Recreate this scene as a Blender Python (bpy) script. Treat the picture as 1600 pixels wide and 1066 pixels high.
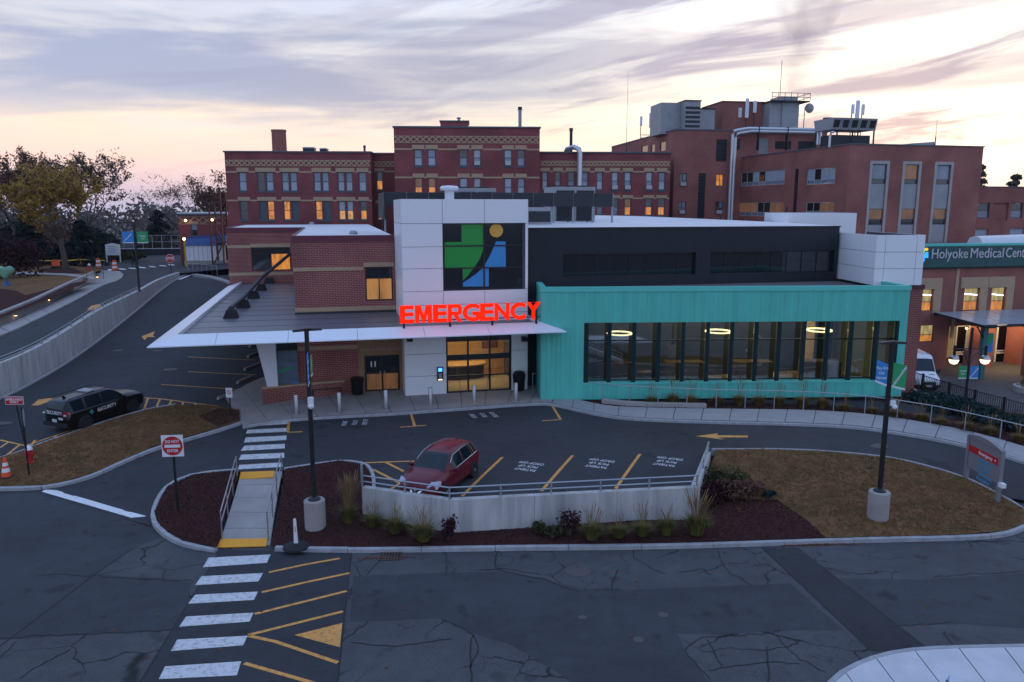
import bpy, bmesh, math, random
import numpy as np
from mathutils import Vector, Matrix
from mathutils.geometry import delaunay_2d_cdt
R = math.radians
random.seed(7)
sc = bpy.context.scene
col = sc.collection
for _o in list(bpy.data.objects):
    bpy.data.objects.remove(_o)

# ------------------------------------------------------------------ camera
FPX, PIT, HC = 1200.0, math.atan(208 / 1200), 11.5
cam = bpy.data.cameras.new('camera')
cam.lens = 27.0
cam.sensor_width = 36.0
cam.clip_start = 0.1
cam.clip_end = 12000
camo = bpy.data.objects.new('camera', cam)
camo.location = (0, 0, HC)
camo.rotation_euler = (math.pi / 2 - PIT, 0, 0)
col.objects.link(camo)
sc.camera = camo

# ------------------------------------------------------------------ sky and light
SUN_AZ, SUN_EL = R(25), R(4.0)          # to the right of the view, just over the horizon
sundir = Vector((math.sin(SUN_AZ) * math.cos(SUN_EL), math.cos(SUN_AZ) * math.cos(SUN_EL), math.sin(SUN_EL)))
world = bpy.data.worlds.new('World')
sc.world = world
world.use_nodes = True
nt = world.node_tree
nt.nodes.clear()
def wn(t, **k):
    n = nt.nodes.new(t)
    for a, b in k.items():
        setattr(n, a, b)
    return n
def wl(a, b):
    nt.links.new(a, b)
def wmath(op, a, b=None, c=None, clamp=False):
    n = wn('ShaderNodeMath', operation=op, use_clamp=clamp)
    for i, x in enumerate((a, b, c)):
        if x is None:
            continue
        if isinstance(x, (int, float)):
            n.inputs[i].default_value = x
        else:
            wl(x, n.inputs[i])
    return n.outputs[0]
def wramp(fac, stops, interp='EASE'):
    n = wn('ShaderNodeValToRGB')
    n.color_ramp.interpolation = interp
    e = n.color_ramp.elements
    while len(e) < len(stops):
        e.new(0.5)
    for i, (p, c) in enumerate(stops):
        e[i].position = p
        e[i].color = (*c, 1)
    wl(fac, n.inputs[0])
    return n.outputs[0]
def wmix(fac, a, b, mode='MIX'):
    n = wn('ShaderNodeMix', data_type='RGBA', blend_type=mode)
    for s, x in ((0, fac), (6, a), (7, b)):
        if isinstance(x, (int, float)):
            n.inputs[s].default_value = x
        elif isinstance(x, tuple):
            n.inputs[s].default_value = (*x, 1)
        else:
            wl(x, n.inputs[s])
    return n.outputs[2]
tc = wn('ShaderNodeTexCoord')
sep = wn('ShaderNodeSeparateXYZ')
wl(tc.outputs['Generated'], sep.inputs[0])
dx, dy, dz = sep.outputs
el = wmath('MAXIMUM', dz, 0.0)
warm = wramp(el, [(0.0, (.50, .46, .62)), (.03, (.76, .56, .60)), (.062, (.98, .66, .56)), (.105, (.94, .74, .58)), (.145, (.72, .64, .60)), (.19, (.60, .58, .61)),
                  (.24, (.54, .58, .74)), (.36, (.42, .60, 1.0)), (.6, (.33, .57, 1.06)), (1.0, (.29, .54, 1.08))], 'LINEAR')
cool = wramp(el, [(0.0, (.58, .66, .88)), (.10, (.58, .68, .96)), (.25, (.48, .66, 1.04)), (.6, (.33, .57, 1.06)), (1.0, (.29, .54, 1.08))], 'LINEAR')
dot = wn('ShaderNodeVectorMath', operation='DOT_PRODUCT')
wl(tc.outputs['Generated'], dot.inputs[0])
dot.inputs[1].default_value = sundir
side_ = wn('ShaderNodeMapRange', interpolation_type='SMOOTHSTEP')
side_.inputs[1].default_value = -.25
side_.inputs[2].default_value = .55
wl(dot.outputs['Value'], side_.inputs[0])
base = wmix(side_.outputs[0], cool, warm)          # dawn side warm, the opposite sky still blue
cosd = wmath('MAXIMUM', dot.outputs['Value'], 0.0)
glow1 = wmath('POWER', cosd, 85.0)
glow2 = wmath('POWER', cosd, 8.0)
SEEDS = (15.56, 16.41)
# long flat cloud streaks
def cloud(scale, kz, tilt, lo, hi, seed, detail=6, dist=.5, kx=2.0):
    cb = wn('ShaderNodeCombineXYZ')
    wl(wmath('MULTIPLY_ADD', dx, kx, seed), cb.inputs[0])
    wl(wmath('MULTIPLY_ADD', dy, kx, seed * .37), cb.inputs[1])
    wl(wmath('MULTIPLY', wmath('MULTIPLY_ADD', dx, tilt, dz), kz), cb.inputs[2])
    nz = wn('ShaderNodeTexNoise')
    nz.inputs['Scale'].default_value = scale
    nz.inputs['Detail'].default_value = detail
    nz.inputs['Roughness'].default_value = .56
    nz.inputs['Distortion'].default_value = dist
    wl(cb.outputs[0], nz.inputs['Vector'])
    mr = wn('ShaderNodeMapRange', interpolation_type='SMOOTHSTEP')
    mr.inputs[1].default_value = lo
    mr.inputs[2].default_value = hi
    wl(nz.outputs[0], mr.inputs[0])
    return mr.outputs[0]
c1 = cloud(1.0, 17, -.05, .44, .62, SEEDS[0])
c2 = cloud(2.0, 15, .06, .46, .70, 9.7)
c3 = cloud(1.4, 16, -.16, .50, .62, SEEDS[1])
c4 = cloud(3.4, 14, -.03, .45, .75, 2.2, 8, .9)
gcol = wramp(el, [(0.0, (.98, .74, .52)), (.10, (1.0, .84, .62)), (.20, (.88, .86, .82))], 'LINEAR')
sky = wmix(wmath('MULTIPLY', glow2, .70), base, gcol)
sky = wmix(wmath('MULTIPLY', glow1, .85), sky, (1.20, 1.12, 1.0))
hz = wmath('MULTIPLY', el, 14.0, clamp=True)
hm = wn('ShaderNodeMapRange', interpolation_type='SMOOTHSTEP')
hm.inputs[1].default_value = .06
hm.inputs[2].default_value = .15
wl(el, hm.inputs[0])
ccol = wramp(cosd, [(0.0, (.33, .39, .60)), (.70, (.31, .34, .50)), (.90, (.36, .36, .46)), (.985, (.50, .45, .50))], 'LINEAR')
sky = wmix(wmath('MULTIPLY', wmath('MULTIPLY', c2, .45), hz), sky, wmix(glow2, (.78, .72, .72), (1.05, .96, .88)))
sky = wmix(wmath('MULTIPLY', wmath('MULTIPLY', c4, .30), hz), sky, wmix(glow2, (.62, .60, .70), (.96, .74, .60)))
sky = wmix(wmath('MULTIPLY', wmath('MULTIPLY', c1, .88), hm.outputs[0]), sky, ccol)
sky = wmix(wmath('MULTIPLY', wmath('MULTIPLY', c3, wmath('MULTIPLY_ADD', glow2, .78, .20)), hz), sky, (.27, .25, .38))
nis = wn('ShaderNodeTexSky', sky_type='NISHITA')
nis.sun_disc = False
nis.sun_elevation = SUN_EL
nis.sun_rotation = SUN_AZ
nis.air_density = 1.2
nis.dust_density = 1.0
nis.ozone_density = 3.0
bg1 = wn('ShaderNodeBackground')
wl(nis.outputs[0], bg1.inputs[0])
bg1.inputs[1].default_value = 0.025
bg2 = wn('ShaderNodeBackground')
wl(sky, bg2.inputs[0])
bg2.inputs[1].default_value = 1.0
add = wn('ShaderNodeAddShader')
wl(bg1.outputs[0], add.inputs[0])
wl(bg2.outputs[0], add.inputs[1])
out = wn('ShaderNodeOutputWorld')
wl(add.outputs[0], out.inputs[0])

sun = bpy.data.lights.new('sun', 'SUN')
sun.energy = 0.3
sun.angle = R(12)
sun.color = (1.0, .78, .58)
suno = bpy.data.objects.new('sun', sun)
suno.rotation_euler = (-sundir).to_track_quat('-Z', 'Y').to_euler()
suno.location = (60, 120, 60)
col.objects.link(suno)

sc.render.engine = 'CYCLES'
sc.cycles.max_bounces = 6
sc.cycles.transparent_max_bounces = 6
sc.cycles.use_denoising = True
sc.cycles.sample_clamp_indirect = 4.0
sc.view_settings.view_transform = 'Standard'
sc.view_settings.look = 'None'
sc.view_settings.exposure = 0.3
sc.view_settings.gamma = 1.0

# ------------------------------------------------------------------ pixel rays -> world points (layout from the photograph)
_c, _s = math.cos(PIT), math.sin(PIT)
def ray(px, py):
    u, v = px - 800.0, py - 533.0
    return Vector((u, FPX * _c - v * _s, -v * _c - FPX * _s))
CAM = Vector((0, 0, HC))
def at_z(px, py, z):
    d = ray(px, py)
    return CAM + d * ((z - HC) / d.z)
def at_Y(px, py, Y):
    d = ray(px, py)
    return CAM + d * (Y / d.y)
def on_g(px, py, G):
    d = ray(px, py)
    lo, k = 10.0 / d.y, None
    n = 500
    prev = lo
    for i in range(1, n):
        q = (10.0 * (14.0 ** (i / n))) / d.y
        p = CAM + d * q
        if p.z <= G(p.x, p.y):
            a, b = prev, q
            for _ in range(30):
                m = (a + b) / 2
                pm = CAM + d * m
                if pm.z <= G(pm.x, pm.y):
                    b = m
                else:
                    a = m
            return CAM + d * b
        prev = q
    return CAM + d * prev
def tps(pts):
    P_ = np.array(pts, float)
    n = len(P_)
    xy = P_[:, :2] / 50.0
    def phi(r2):
        return 0.5 * r2 * np.log(np.maximum(r2, 1e-12))
    d2 = ((xy[:, None] - xy[None]) ** 2).sum(-1)
    A_ = np.zeros((n + 3, n + 3))
    A_[:n, :n] = phi(d2) + np.eye(n) * 2e-3
    A_[:n, n] = 1
    A_[:n, n + 1:] = xy
    A_[n, :n] = 1
    A_[n + 1:, :n] = xy.T
    w = np.linalg.solve(A_, np.concatenate([P_[:, 2], np.zeros(3)]))
    def f(x, y):
        q = np.array([x, y]) / 50.0
        r2 = ((xy - q) ** 2).sum(-1)
        return float(phi(r2) @ w[:n] + w[n] + q @ w[n + 1:])
    return f

class Frame:
    def __init__(s, ox, oy, deg):
        s.o = Vector((ox, oy, 0))
        a = R(deg)
        s.a = a
        s.e1 = Vector((math.cos(a), math.sin(a), 0))
        s.e2 = Vector((-math.sin(a), math.cos(a), 0))
    def loc(s, p):
        d = p - s.o
        return (d.dot(s.e1), d.dot(s.e2), p.z)
    def w(s, a, t, z=0):
        return s.o + s.e1 * a + s.e2 * t + Vector((0, 0, z))
    def on_t(s, px, py, t):                 # (s, z) where the ray meets the plane t = const
        d = ray(px, py)
        k = (t - (CAM - s.o).dot(s.e2)) / d.dot(s.e2)
        q = s.loc(CAM + d * k)
        return q[0], q[2]
    def on_s(s, px, py, a):                 # (t, z) on the plane s = const
        d = ray(px, py)
        k = (a - (CAM - s.o).dot(s.e1)) / d.dot(s.e1)
        q = s.loc(CAM + d * k)
        return q[1], q[2]
    def on_z(s, px, py, z):
        q = s.loc(at_z(px, py, z))
        return q[0], q[1]
    def empty(s, name):
        o = bpy.data.objects.new(name, None)
        o.location = s.o
        o.rotation_euler = (0, 0, s.a)
        col.objects.link(o)
        return o

# ------------------------------------------------------------------ mesh helpers
def tag(o, label=None, cat=None, group=None, kind=None):
    if label: o['label'] = label
    if cat: o['category'] = cat
    if group: o['group'] = group
    if kind: o['kind'] = kind
    return o
def empty(name, loc=(0, 0, 0), rz=0.0, parent=None):
    o = bpy.data.objects.new(name, None)
    o.location = loc
    o.rotation_euler = (0, 0, rz)
    o.empty_display_size = .2
    if parent: o.parent = parent
    col.objects.link(o)
    return o
class MB:
    def __init__(s):
        s.v, s.f = [], []
    def add(s, vs, fs):
        o = len(s.v)
        s.v += [tuple(x) for x in vs]
        s.f += [tuple(i + o for i in f) for f in fs]
        return s
    def quad(s, *p):
        return s.add(p, [tuple(range(len(p)))])
    def box(s, x0, x1, y0, y1, z0, z1):
        return s.add([(x0, y0, z0), (x1, y0, z0), (x1, y1, z0), (x0, y1, z0), (x0, y0, z1), (x1, y0, z1), (x1, y1, z1), (x0, y1, z1)],
                     [(0, 3, 2, 1), (4, 5, 6, 7), (0, 1, 5, 4), (1, 2, 6, 5), (2, 3, 7, 6), (3, 0, 4, 7)])
    def hull(s, low, top):                 # low, top: rings of equal length
        n = len(low)
        fs = [tuple(reversed(range(n))), tuple(range(n, 2 * n))]
        fs += [(i, (i + 1) % n, n + (i + 1) % n, n + i) for i in range(n)]
        return s.add(list(low) + list(top), fs)
    def prism(s, poly, z0, z1):
        return s.hull([(x, y, z0) for x, y in poly], [(x, y, z1) for x, y in poly])
    def slab_y(s, poly, y0, y1):           # polygon in x,z extruded along y
        return s.hull([(x, y0, z) for x, z in poly], [(x, y1, z) for x, z in poly])
    def tube(s, pts, r, n=8, caps=True):
        pts = [Vector(p) for p in pts]
        rs = r if isinstance(r, (list, tuple)) else [r] * len(pts)
        rings = []
        for i, p in enumerate(pts):
            d = (pts[min(i + 1, len(pts) - 1)] - pts[max(i - 1, 0)]).normalized()
            up = Vector((0, 0, 1)) if abs(d.z) < .95 else Vector((1, 0, 0))
            a = d.cross(up).normalized()
            b = d.cross(a)
            rings.append([p + (a * math.cos(2 * math.pi * k / n) + b * math.sin(2 * math.pi * k / n)) * rs[i] for k in range(n)])
        o = len(s.v)
        for g in rings:
            s.v += [tuple(q) for q in g]
        for i in range(len(pts) - 1):
            for k in range(n):
                a, b = o + i * n + k, o + i * n + (k + 1) % n
                s.f.append((a, b, b + n, a + n))
        if caps:
            s.f.append(tuple(o + k for k in reversed(range(n))))
            s.f.append(tuple(o + (len(pts) - 1) * n + k for k in range(n)))
        return s
    def lathe(s, prof, c=(0, 0, 0), n=16, axis='z'):
        o = len(s.v)
        for r_, h in prof:
            for k in range(n):
                a = 2 * math.pi * k / n
                x, y = r_ * math.cos(a), r_ * math.sin(a)
                p = (x, y, h) if axis == 'z' else ((x, h, y) if axis == 'y' else (h, x, y))
                s.v.append((c[0] + p[0], c[1] + p[1], c[2] + p[2]))
        for i in range(len(prof) - 1):
            for k in range(n):
                a, b = o + i * n + k, o + i * n + (k + 1) % n
                s.f.append((a, b, b + n, a + n))
        s.f.append(tuple(o + k for k in reversed(range(n))))
        s.f.append(tuple(o + (len(prof) - 1) * n + k for k in range(n)))
        return s
    def ball(s, c, r, n=12, m=8, sz=1.0):
        return s.lathe([(max(r * math.sin(math.pi * i / m), 1e-4), -r * sz * math.cos(math.pi * i / m)) for i in range(m + 1)], c, n)
    def build(s, name, mat, parent=None, smooth=False, uv=True):
        me = bpy.data.meshes.new(name)
        me.from_pydata(s.v, [], s.f)
        if smooth:
            me.polygons.foreach_set('use_smooth', [True] * len(me.polygons))
            if smooth != 'all':
                me.set_sharp_from_angle(angle=R(40))
        if uv and me.polygons:
            ul = me.uv_layers.new(name='UVMap').data
            for p in me.polygons:
                nx, ny, nz = p.normal
                if abs(nz) > .7:
                    for li in p.loop_indices:
                        c = me.vertices[me.loops[li].vertex_index].co
                        ul[li].uv = (c.x, c.y)
                else:
                    h = math.hypot(nx, ny) or 1
                    tx, ty = -ny / h, nx / h
                    for li in p.loop_indices:
                        c = me.vertices[me.loops[li].vertex_index].co
                        ul[li].uv = (c.x * tx + c.y * ty, c.z)
        me.materials.append(mat)
        o = bpy.data.objects.new(name, me)
        if parent: o.parent = parent
        col.objects.link(o)
        return o
def copy_tree(o, parent=None):
    c = o.copy()
    col.objects.link(c)
    c.parent = parent
    for ch in o.children:
        copy_tree(ch, c)
    return c
def text_obj(name, body, size, mat, parent, loc, rot, ext=.002, bold=0.0, align='CENTER', sx=1.0):
    cu = bpy.data.curves.new('t', 'FONT')
    cu.body = body
    cu.size = size
    cu.extrude = ext
    cu.offset = bold
    cu.align_x = align
    cu.align_y = 'CENTER'
    cu.resolution_u = 3
    to = bpy.data.objects.new('t', cu)
    col.objects.link(to)
    dg = bpy.context.evaluated_depsgraph_get()
    me = bpy.data.meshes.new_from_object(to.evaluated_get(dg))
    bpy.data.objects.remove(to)
    me.name = name
    me.materials.clear()
    me.materials.append(mat)
    o = bpy.data.objects.new(name, me)
    o.parent = parent
    o.location = loc
    o.rotation_euler = rot
    o.scale = (sx, 1, 1)
    col.objects.link(o)
    return o
WALL = (math.pi / 2, 0, 0)

# ------------------------------------------------------------------ materials
def M(name, c, rough=.6, metal=0.0, var=0.0, vs=3.0, bump=0.0, bs=60.0, emis=None, es=0.0, spec=.5, coat=0.0, c2=None, stretch=None, alpha=1.0):
    m = bpy.data.materials.new(name)
    m.use_nodes = True
    t = m.node_tree
    b = t.nodes['Principled BSDF']
    b.inputs['Base Color'].default_value = (*c, 1)
    b.inputs['Roughness'].default_value = rough
    b.inputs['Metallic'].default_value = metal
    b.inputs['Specular IOR Level'].default_value = spec
    b.inputs['Coat Weight'].default_value = coat
    b.inputs['Coat Roughness'].default_value = .08
    if alpha < 1: b.inputs['Alpha'].default_value = alpha
    if emis:
        b.inputs['Emission Color'].default_value = (*emis, 1)
        b.inputs['Emission Strength'].default_value = es
    if var or bump or c2:
        g = t.nodes.new('ShaderNodeNewGeometry')
        vec = g.outputs['Position']
        if stretch:
            mp = t.nodes.new('ShaderNodeMapping')
            mp.inputs['Scale'].default_value = stretch
            t.links.new(vec, mp.inputs[0])
            vec = mp.outputs[0]
        if var or c2:
            n = t.nodes.new('ShaderNodeTexNoise')
            n.inputs['Scale'].default_value = vs
            n.inputs['Detail'].default_value = 8
            n.inputs['Roughness'].default_value = .65
            t.links.new(vec, n.inputs['Vector'])
            r = t.nodes.new('ShaderNodeValToRGB')
            r.color_ramp.elements[0].position = .3
            r.color_ramp.elements[1].position = .72
            lo = c2 if c2 else tuple(x * (1 - var) for x in c)
            hi = c if c2 else tuple(min(1, x * (1 + var)) for x in c)
            r.color_ramp.elements[0].color = (*lo, 1)
            r.color_ramp.elements[1].color = (*hi, 1)
            t.links.new(n.outputs[0], r.inputs[0])
            t.links.new(r.outputs[0], b.inputs['Base Color'])
        if bump:
            n2 = t.nodes.new('ShaderNodeTexNoise')
            n2.inputs['Scale'].default_value = bs
            n2.inputs['Detail'].default_value = 4
            t.links.new(g.outputs['Position'], n2.inputs['Vector'])
            bp = t.nodes.new('ShaderNodeBump')
            bp.inputs['Strength'].default_value = bump
            bp.inputs['Distance'].default_value = .02
            t.links.new(n2.outputs[0], bp.inputs['Height'])
            t.links.new(bp.outputs[0], b.inputs['Normal'])
    return m
def brickmat(name, a, b_, mortar, bw=.30, rh=.10, msz=.012, bump=.4):
    m = M(name, a, .85)
    t = m.node_tree
    p = t.nodes['Principled BSDF']
    uv = t.nodes.new('ShaderNodeUVMap')
    br = t.nodes.new('ShaderNodeTexBrick')
    br.inputs['Color1'].default_value = (*a, 1)
    br.inputs['Color2'].default_value = (*b_, 1)
    br.inputs['Mortar'].default_value = (*mortar, 1)
    br.inputs['Scale'].default_value = 1.0
    br.inputs['Brick Width'].default_value = bw
    br.inputs['Row Height'].default_value = rh
    br.inputs['Mortar Size'].default_value = msz
    br.inputs['Mortar Smooth'].default_value = .2
    br.inputs['Bias'].default_value = -.2
    t.links.new(uv.outputs[0], br.inputs['Vector'])
    n = t.nodes.new('ShaderNodeTexNoise')
    n.inputs['Scale'].default_value = .35
    n.inputs['Detail'].default_value = 9
    g = t.nodes.new('ShaderNodeNewGeometry')
    t.links.new(g.outputs['Position'], n.inputs['Vector'])
    mr = t.nodes.new('ShaderNodeMapRange')
    mr.inputs[1].default_value = .3
    mr.inputs[2].default_value = .7
    mr.inputs[3].default_value = .72
    mr.inputs[4].default_value = 1.22
    t.links.new(n.outputs[0], mr.inputs[0])
    mx = t.nodes.new('ShaderNodeMix')
    mx.data_type = 'RGBA'
    mx.blend_type = 'MULTIPLY'
    mx.inputs[0].default_value = 1
    t.links.new(br.outputs['Color'], mx.inputs[6])
    t.links.new(mr.outputs[0], mx.inputs[7])
    t.links.new(mx.outputs[2], p.inputs['Base Color'])
    bp = t.nodes.new('ShaderNodeBump')
    bp.inputs['Strength'].default_value = bump
    bp.inputs['Distance'].default_value = .01
    bp.invert = True
    t.links.new(br.outputs['Fac'], bp.inputs['Height'])
    t.links.new(bp.outputs[0], p.inputs['Normal'])
    return m
def asphalt(name, c, crack=0.0, cs=.35):
    m = M(name, c, .88, spec=.3)
    t = m.node_tree
    p = t.nodes['Principled BSDF']
    g = t.nodes.new('ShaderNodeNewGeometry')
    def noise(s, d=6):
        n = t.nodes.new('ShaderNodeTexNoise')
        n.inputs['Scale'].default_value = s
        n.inputs['Detail'].default_value = d
        n.inputs['Roughness'].default_value = .62
        t.links.new(g.outputs['Position'], n.inputs['Vector'])
        return n.outputs[0]
    def rng(f, a, b, lo, hi):
        r = t.nodes.new('ShaderNodeMapRange')
        for i, x in enumerate((a, b, lo, hi)):
            r.inputs[i + 1].default_value = x
        t.links.new(f, r.inputs[0])
        return r.outputs[0]
    def mul(a, b):
        n = t.nodes.new('ShaderNodeMath')
        n.operation = 'MULTIPLY'
        t.links.new(a, n.inputs[0])
        t.links.new(b, n.inputs[1])
        return n.outputs[0]
    v = mul(rng(noise(.22, 7), .3, .7, .78, 1.22), rng(noise(34, 3), .3, .7, .72 - .22 * crack, 1.28 + .25 * crack))
    v = mul(v, rng(noise(1.7, 5), .35, .7, .9, 1.1))
    v = mul(v, rng(noise(.9, 2), .62, .70, 1.0, .66))
    v = mul(v, rng(noise(5.0, 2), .66, .72, 1.0, .70))
    if crack:
        n = t.nodes.new('ShaderNodeTexNoise')
        n.inputs['Scale'].default_value = .8
        n.inputs['Detail'].default_value = 5
        t.links.new(g.outputs['Position'], n.inputs['Vector'])
        vm = t.nodes.new('ShaderNodeVectorMath')
        vm.operation = 'MULTIPLY_ADD'
        vm.inputs[1].default_value = (1.3, 1.3, 0)
        t.links.new(n.outputs['Color'], vm.inputs[0])
        t.links.new(g.outputs['Position'], vm.inputs[2])
        vo = t.nodes.new('ShaderNodeTexVoronoi')
        vo.feature = 'DISTANCE_TO_EDGE'
        vo.inputs['Scale'].default_value = cs
        t.links.new(vm.outputs[0], vo.inputs['Vector'])
        line = rng(vo.outputs['Distance'], .004, .013, 1.0, 0.0)
        mask = rng(noise(.17, 3), .44, .53, 0.0, 1.0)
        cr = mul(line, mask)
        v = mul(v, rng(cr, 0, 1, 1.0, 1.0 - crack))
        vo2 = t.nodes.new('ShaderNodeTexVoronoi')
        vo2.feature = 'DISTANCE_TO_EDGE'
        vo2.inputs['Scale'].default_value = cs * 2.7
        t.links.new(vm.outputs[0], vo2.inputs['Vector'])
        cr2 = mul(rng(vo2.outputs['Distance'], .005, .016, 1.0, 0.0), rng(noise(.26, 3), .52, .60, 0.0, 1.0))
        v = mul(v, rng(cr2, 0, 1, 1.0, 1.0 - crack * .7))
    mx = t.nodes.new('ShaderNodeMix')
    mx.data_type = 'RGBA'
    mx.blend_type = 'MULTIPLY'
    mx.inputs[0].default_value = 1
    mx.inputs[6].default_value = (*c, 1)
    t.links.new(v, mx.inputs[7])
    t.links.new(mx.outputs[2], p.inputs['Base Color'])
    bp = t.nodes.new('ShaderNodeBump')
    bp.inputs['Strength'].default_value = .35
    bp.inputs['Distance'].default_value = .01
    t.links.new(noise(90, 2), bp.inputs['Height'])
    t.links.new(bp.outputs[0], p.inputs['Normal'])
    return m
def paintmat(name, c, wear=.5):
    m = M(name, c, .7)
    t = m.node_tree
    p = t.nodes['Principled BSDF']
    g = t.nodes.new('ShaderNodeNewGeometry')
    n = t.nodes.new('ShaderNodeTexNoise')
    n.inputs['Scale'].default_value = 5.5
    n.inputs['Detail'].default_value = 12
    n.inputs['Roughness'].default_value = .8
    t.links.new(g.outputs['Position'], n.inputs['Vector'])
    r = t.nodes.new('ShaderNodeValToRGB')
    r.color_ramp.elements[0].position = .34 + .12 * wear
    r.color_ramp.elements[0].color = (*[.45 * x + .02 for x in c], 1)
    r.color_ramp.elements[1].position = .46 + .12 * wear
    r.color_ramp.elements[1].color = (*c, 1)
    t.links.new(n.outputs[0], r.inputs[0])
    t.links.new(r.outputs[0], p.inputs['Base Color'])
    return m
def corrugated(name, c, period=.3, rough=.55, bump=.6):
    m = M(name, c, rough, var=.06, vs=.8)
    t = m.node_tree
    p = t.nodes['Principled BSDF']
    uv = t.nodes.new('ShaderNodeUVMap')
    w = t.nodes.new('ShaderNodeTexWave')
    w.wave_profile = 'TRI'
    w.inputs['Scale'].default_value = .314 / period
    t.links.new(uv.outputs[0], w.inputs['Vector'])
    src = p.inputs['Base Color'].links[0].from_socket
    mrr = t.nodes.new('ShaderNodeMapRange')  # rib shading put into the colour: grooves darker than crests
    mrr.inputs[1].default_value = .0
    mrr.inputs[2].default_value = .25
    mrr.inputs[3].default_value = .91
    mrr.inputs[4].default_value = 1.03
    t.links.new(w.outputs[0], mrr.inputs[0])
    sn = t.nodes.new('ShaderNodeTexNoise')
    sn.inputs['Scale'].default_value = 1.0
    sn.inputs['Detail'].default_value = 6
    smp = t.nodes.new('ShaderNodeMapping')
    smp.inputs['Scale'].default_value = (2.6, .18, 1)
    t.links.new(uv.outputs[0], smp.inputs[0])
    t.links.new(smp.outputs[0], sn.inputs['Vector'])
    m2 = t.nodes.new('ShaderNodeMapRange')
    m2.inputs[1].default_value = .3
    m2.inputs[2].default_value = .7
    m2.inputs[3].default_value = .86
    m2.inputs[4].default_value = 1.10
    t.links.new(sn.outputs[0], m2.inputs[0])
    mm = t.nodes.new('ShaderNodeMath')
    mm.operation = 'MULTIPLY'
    t.links.new(mrr.outputs[0], mm.inputs[0])
    t.links.new(m2.outputs[0], mm.inputs[1])
    mxx = t.nodes.new('ShaderNodeMix')
    mxx.data_type = 'RGBA'
    mxx.blend_type = 'MULTIPLY'
    mxx.inputs[0].default_value = 1
    t.links.new(src, mxx.inputs[6])
    t.links.new(mm.outputs[0], mxx.inputs[7])
    t.links.new(mxx.outputs[2], p.inputs['Base Color'])
    bp = t.nodes.new('ShaderNodeBump')
    bp.inputs['Strength'].default_value = bump
    bp.inputs['Distance'].default_value = .03
    t.links.new(w.outputs[0], bp.inputs['Height'])
    t.links.new(bp.outputs[0], p.inputs['Normal'])
    return m
def glassmat(name, tint, rough=.03, alpha=.25):
    m = bpy.data.materials.new(name)
    m.use_nodes = True
    t = m.node_tree
    t.nodes.clear()
    tr = t.nodes.new('ShaderNodeBsdfTransparent')
    tr.inputs[0].default_value = (*tint, 1)
    gl = t.nodes.new('ShaderNodeBsdfGlossy')
    gl.inputs['Roughness'].default_value = rough
    gl.inputs['Color'].default_value = (.9, .95, 1, 1)
    fr = t.nodes.new('ShaderNodeFresnel')
    fr.inputs[0].default_value = 1.5
    ad = t.nodes.new('ShaderNodeMath')
    ad.inputs[1].default_value = alpha
    t.links.new(fr.outputs[0], ad.inputs[0])
    mx = t.nodes.new('ShaderNodeMixShader')
    t.links.new(ad.outputs[0], mx.inputs[0])
    t.links.new(tr.outputs[0], mx.inputs[1])
    t.links.new(gl.outputs[0], mx.inputs[2])
    o = t.nodes.new('ShaderNodeOutputMaterial')
    t.links.new(mx.outputs[0], o.inputs[0])
    return m
def litmat(name, c, s, sc_=2.2):
    m = M(name, (.1, .08, .05), .1)
    t = m.node_tree
    p = t.nodes['Principled BSDF']
    g = t.nodes.new('ShaderNodeNewGeometry')
    n = t.nodes.new('ShaderNodeTexNoise')
    n.inputs['Scale'].default_value = sc_
    n.inputs['Detail'].default_value = 3
    mp = t.nodes.new('ShaderNodeMapping')
    mp.inputs['Scale'].default_value = (1.6, 1.6, .5)
    t.links.new(g.outputs['Position'], mp.inputs[0])
    t.links.new(mp.outputs[0], n.inputs['Vector'])
    r = t.nodes.new('ShaderNodeValToRGB')
    r.color_ramp.elements[0].position = .36
    r.color_ramp.elements[0].color = (*[x * .55 for x in c], 1)
    r.color_ramp.elements[1].position = .6
    r.color_ramp.elements[1].color = (*c, 1)
    t.links.new(n.outputs[0], r.inputs[0])
    t.links.new(r.outputs[0], p.inputs['Emission Color'])
    p.inputs['Emission Strength'].default_value = s
    return m

m_road = asphalt('old_asphalt', (.070, .071, .076), .75, .36)
m_patch = asphalt('smooth_asphalt', (.047, .050, .056))
m_drive = asphalt('drive_asphalt', (.038, .040, .045))
m_trench = asphalt('trench_asphalt', (.032, .034, .039))
m_white = paintmat('white_road_paint', (.58, .58, .58), .35)
m_white_new = paintmat('fresh_white_paint', (.72, .72, .72), .1)
m_yellow = paintmat('yellow_road_paint', (.68, .31, .065), .4)
m_tactile = M('tactile_yellow', (.80, .34, .02), .7, var=.12, vs=9, bump=.6, bs=40)
m_conc = M('concrete_slab', (.32, .29, .27), .9, var=.16, vs=1.1, bump=.15, bs=50)
m_conc_white = M('white_concrete_slab', (.54, .54, .55), .9, var=.10, vs=1.3, bump=.15, bs=50)
m_conc_pale = M('pale_concrete_slab', (.31, .30, .30), .9, var=.10, vs=1.3, bump=.15, bs=50)
m_kerb = M('granite_kerb', (.33, .33, .34), .85, var=.22, vs=3.0, bump=.2, bs=40)
m_wallc = M('cast_concrete_wall', (.44, .42, .40), .9, var=.34, vs=1.5, bump=.12, bs=30, stretch=(1.6, 1.6, .18))
m_mulch = M('bark_mulch', (.055, .022, .020), 1.0, var=.75, vs=22, bump=1.0, bs=45, spec=.1)
m_grass = M('dry_lawn', (.25, .115, .055), 1.0, c2=(.09, .070, .028), vs=1.0, bump=1.0, bs=40, spec=.1)
m_soil = M('wooded_land', (.030, .030, .020), 1.0, var=.4, vs=.05)
m_brick = brickmat('new_red_brick', (.26, .055, .046), (.20, .040, .035), (.38, .22, .19), .32, .107, .014)
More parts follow.
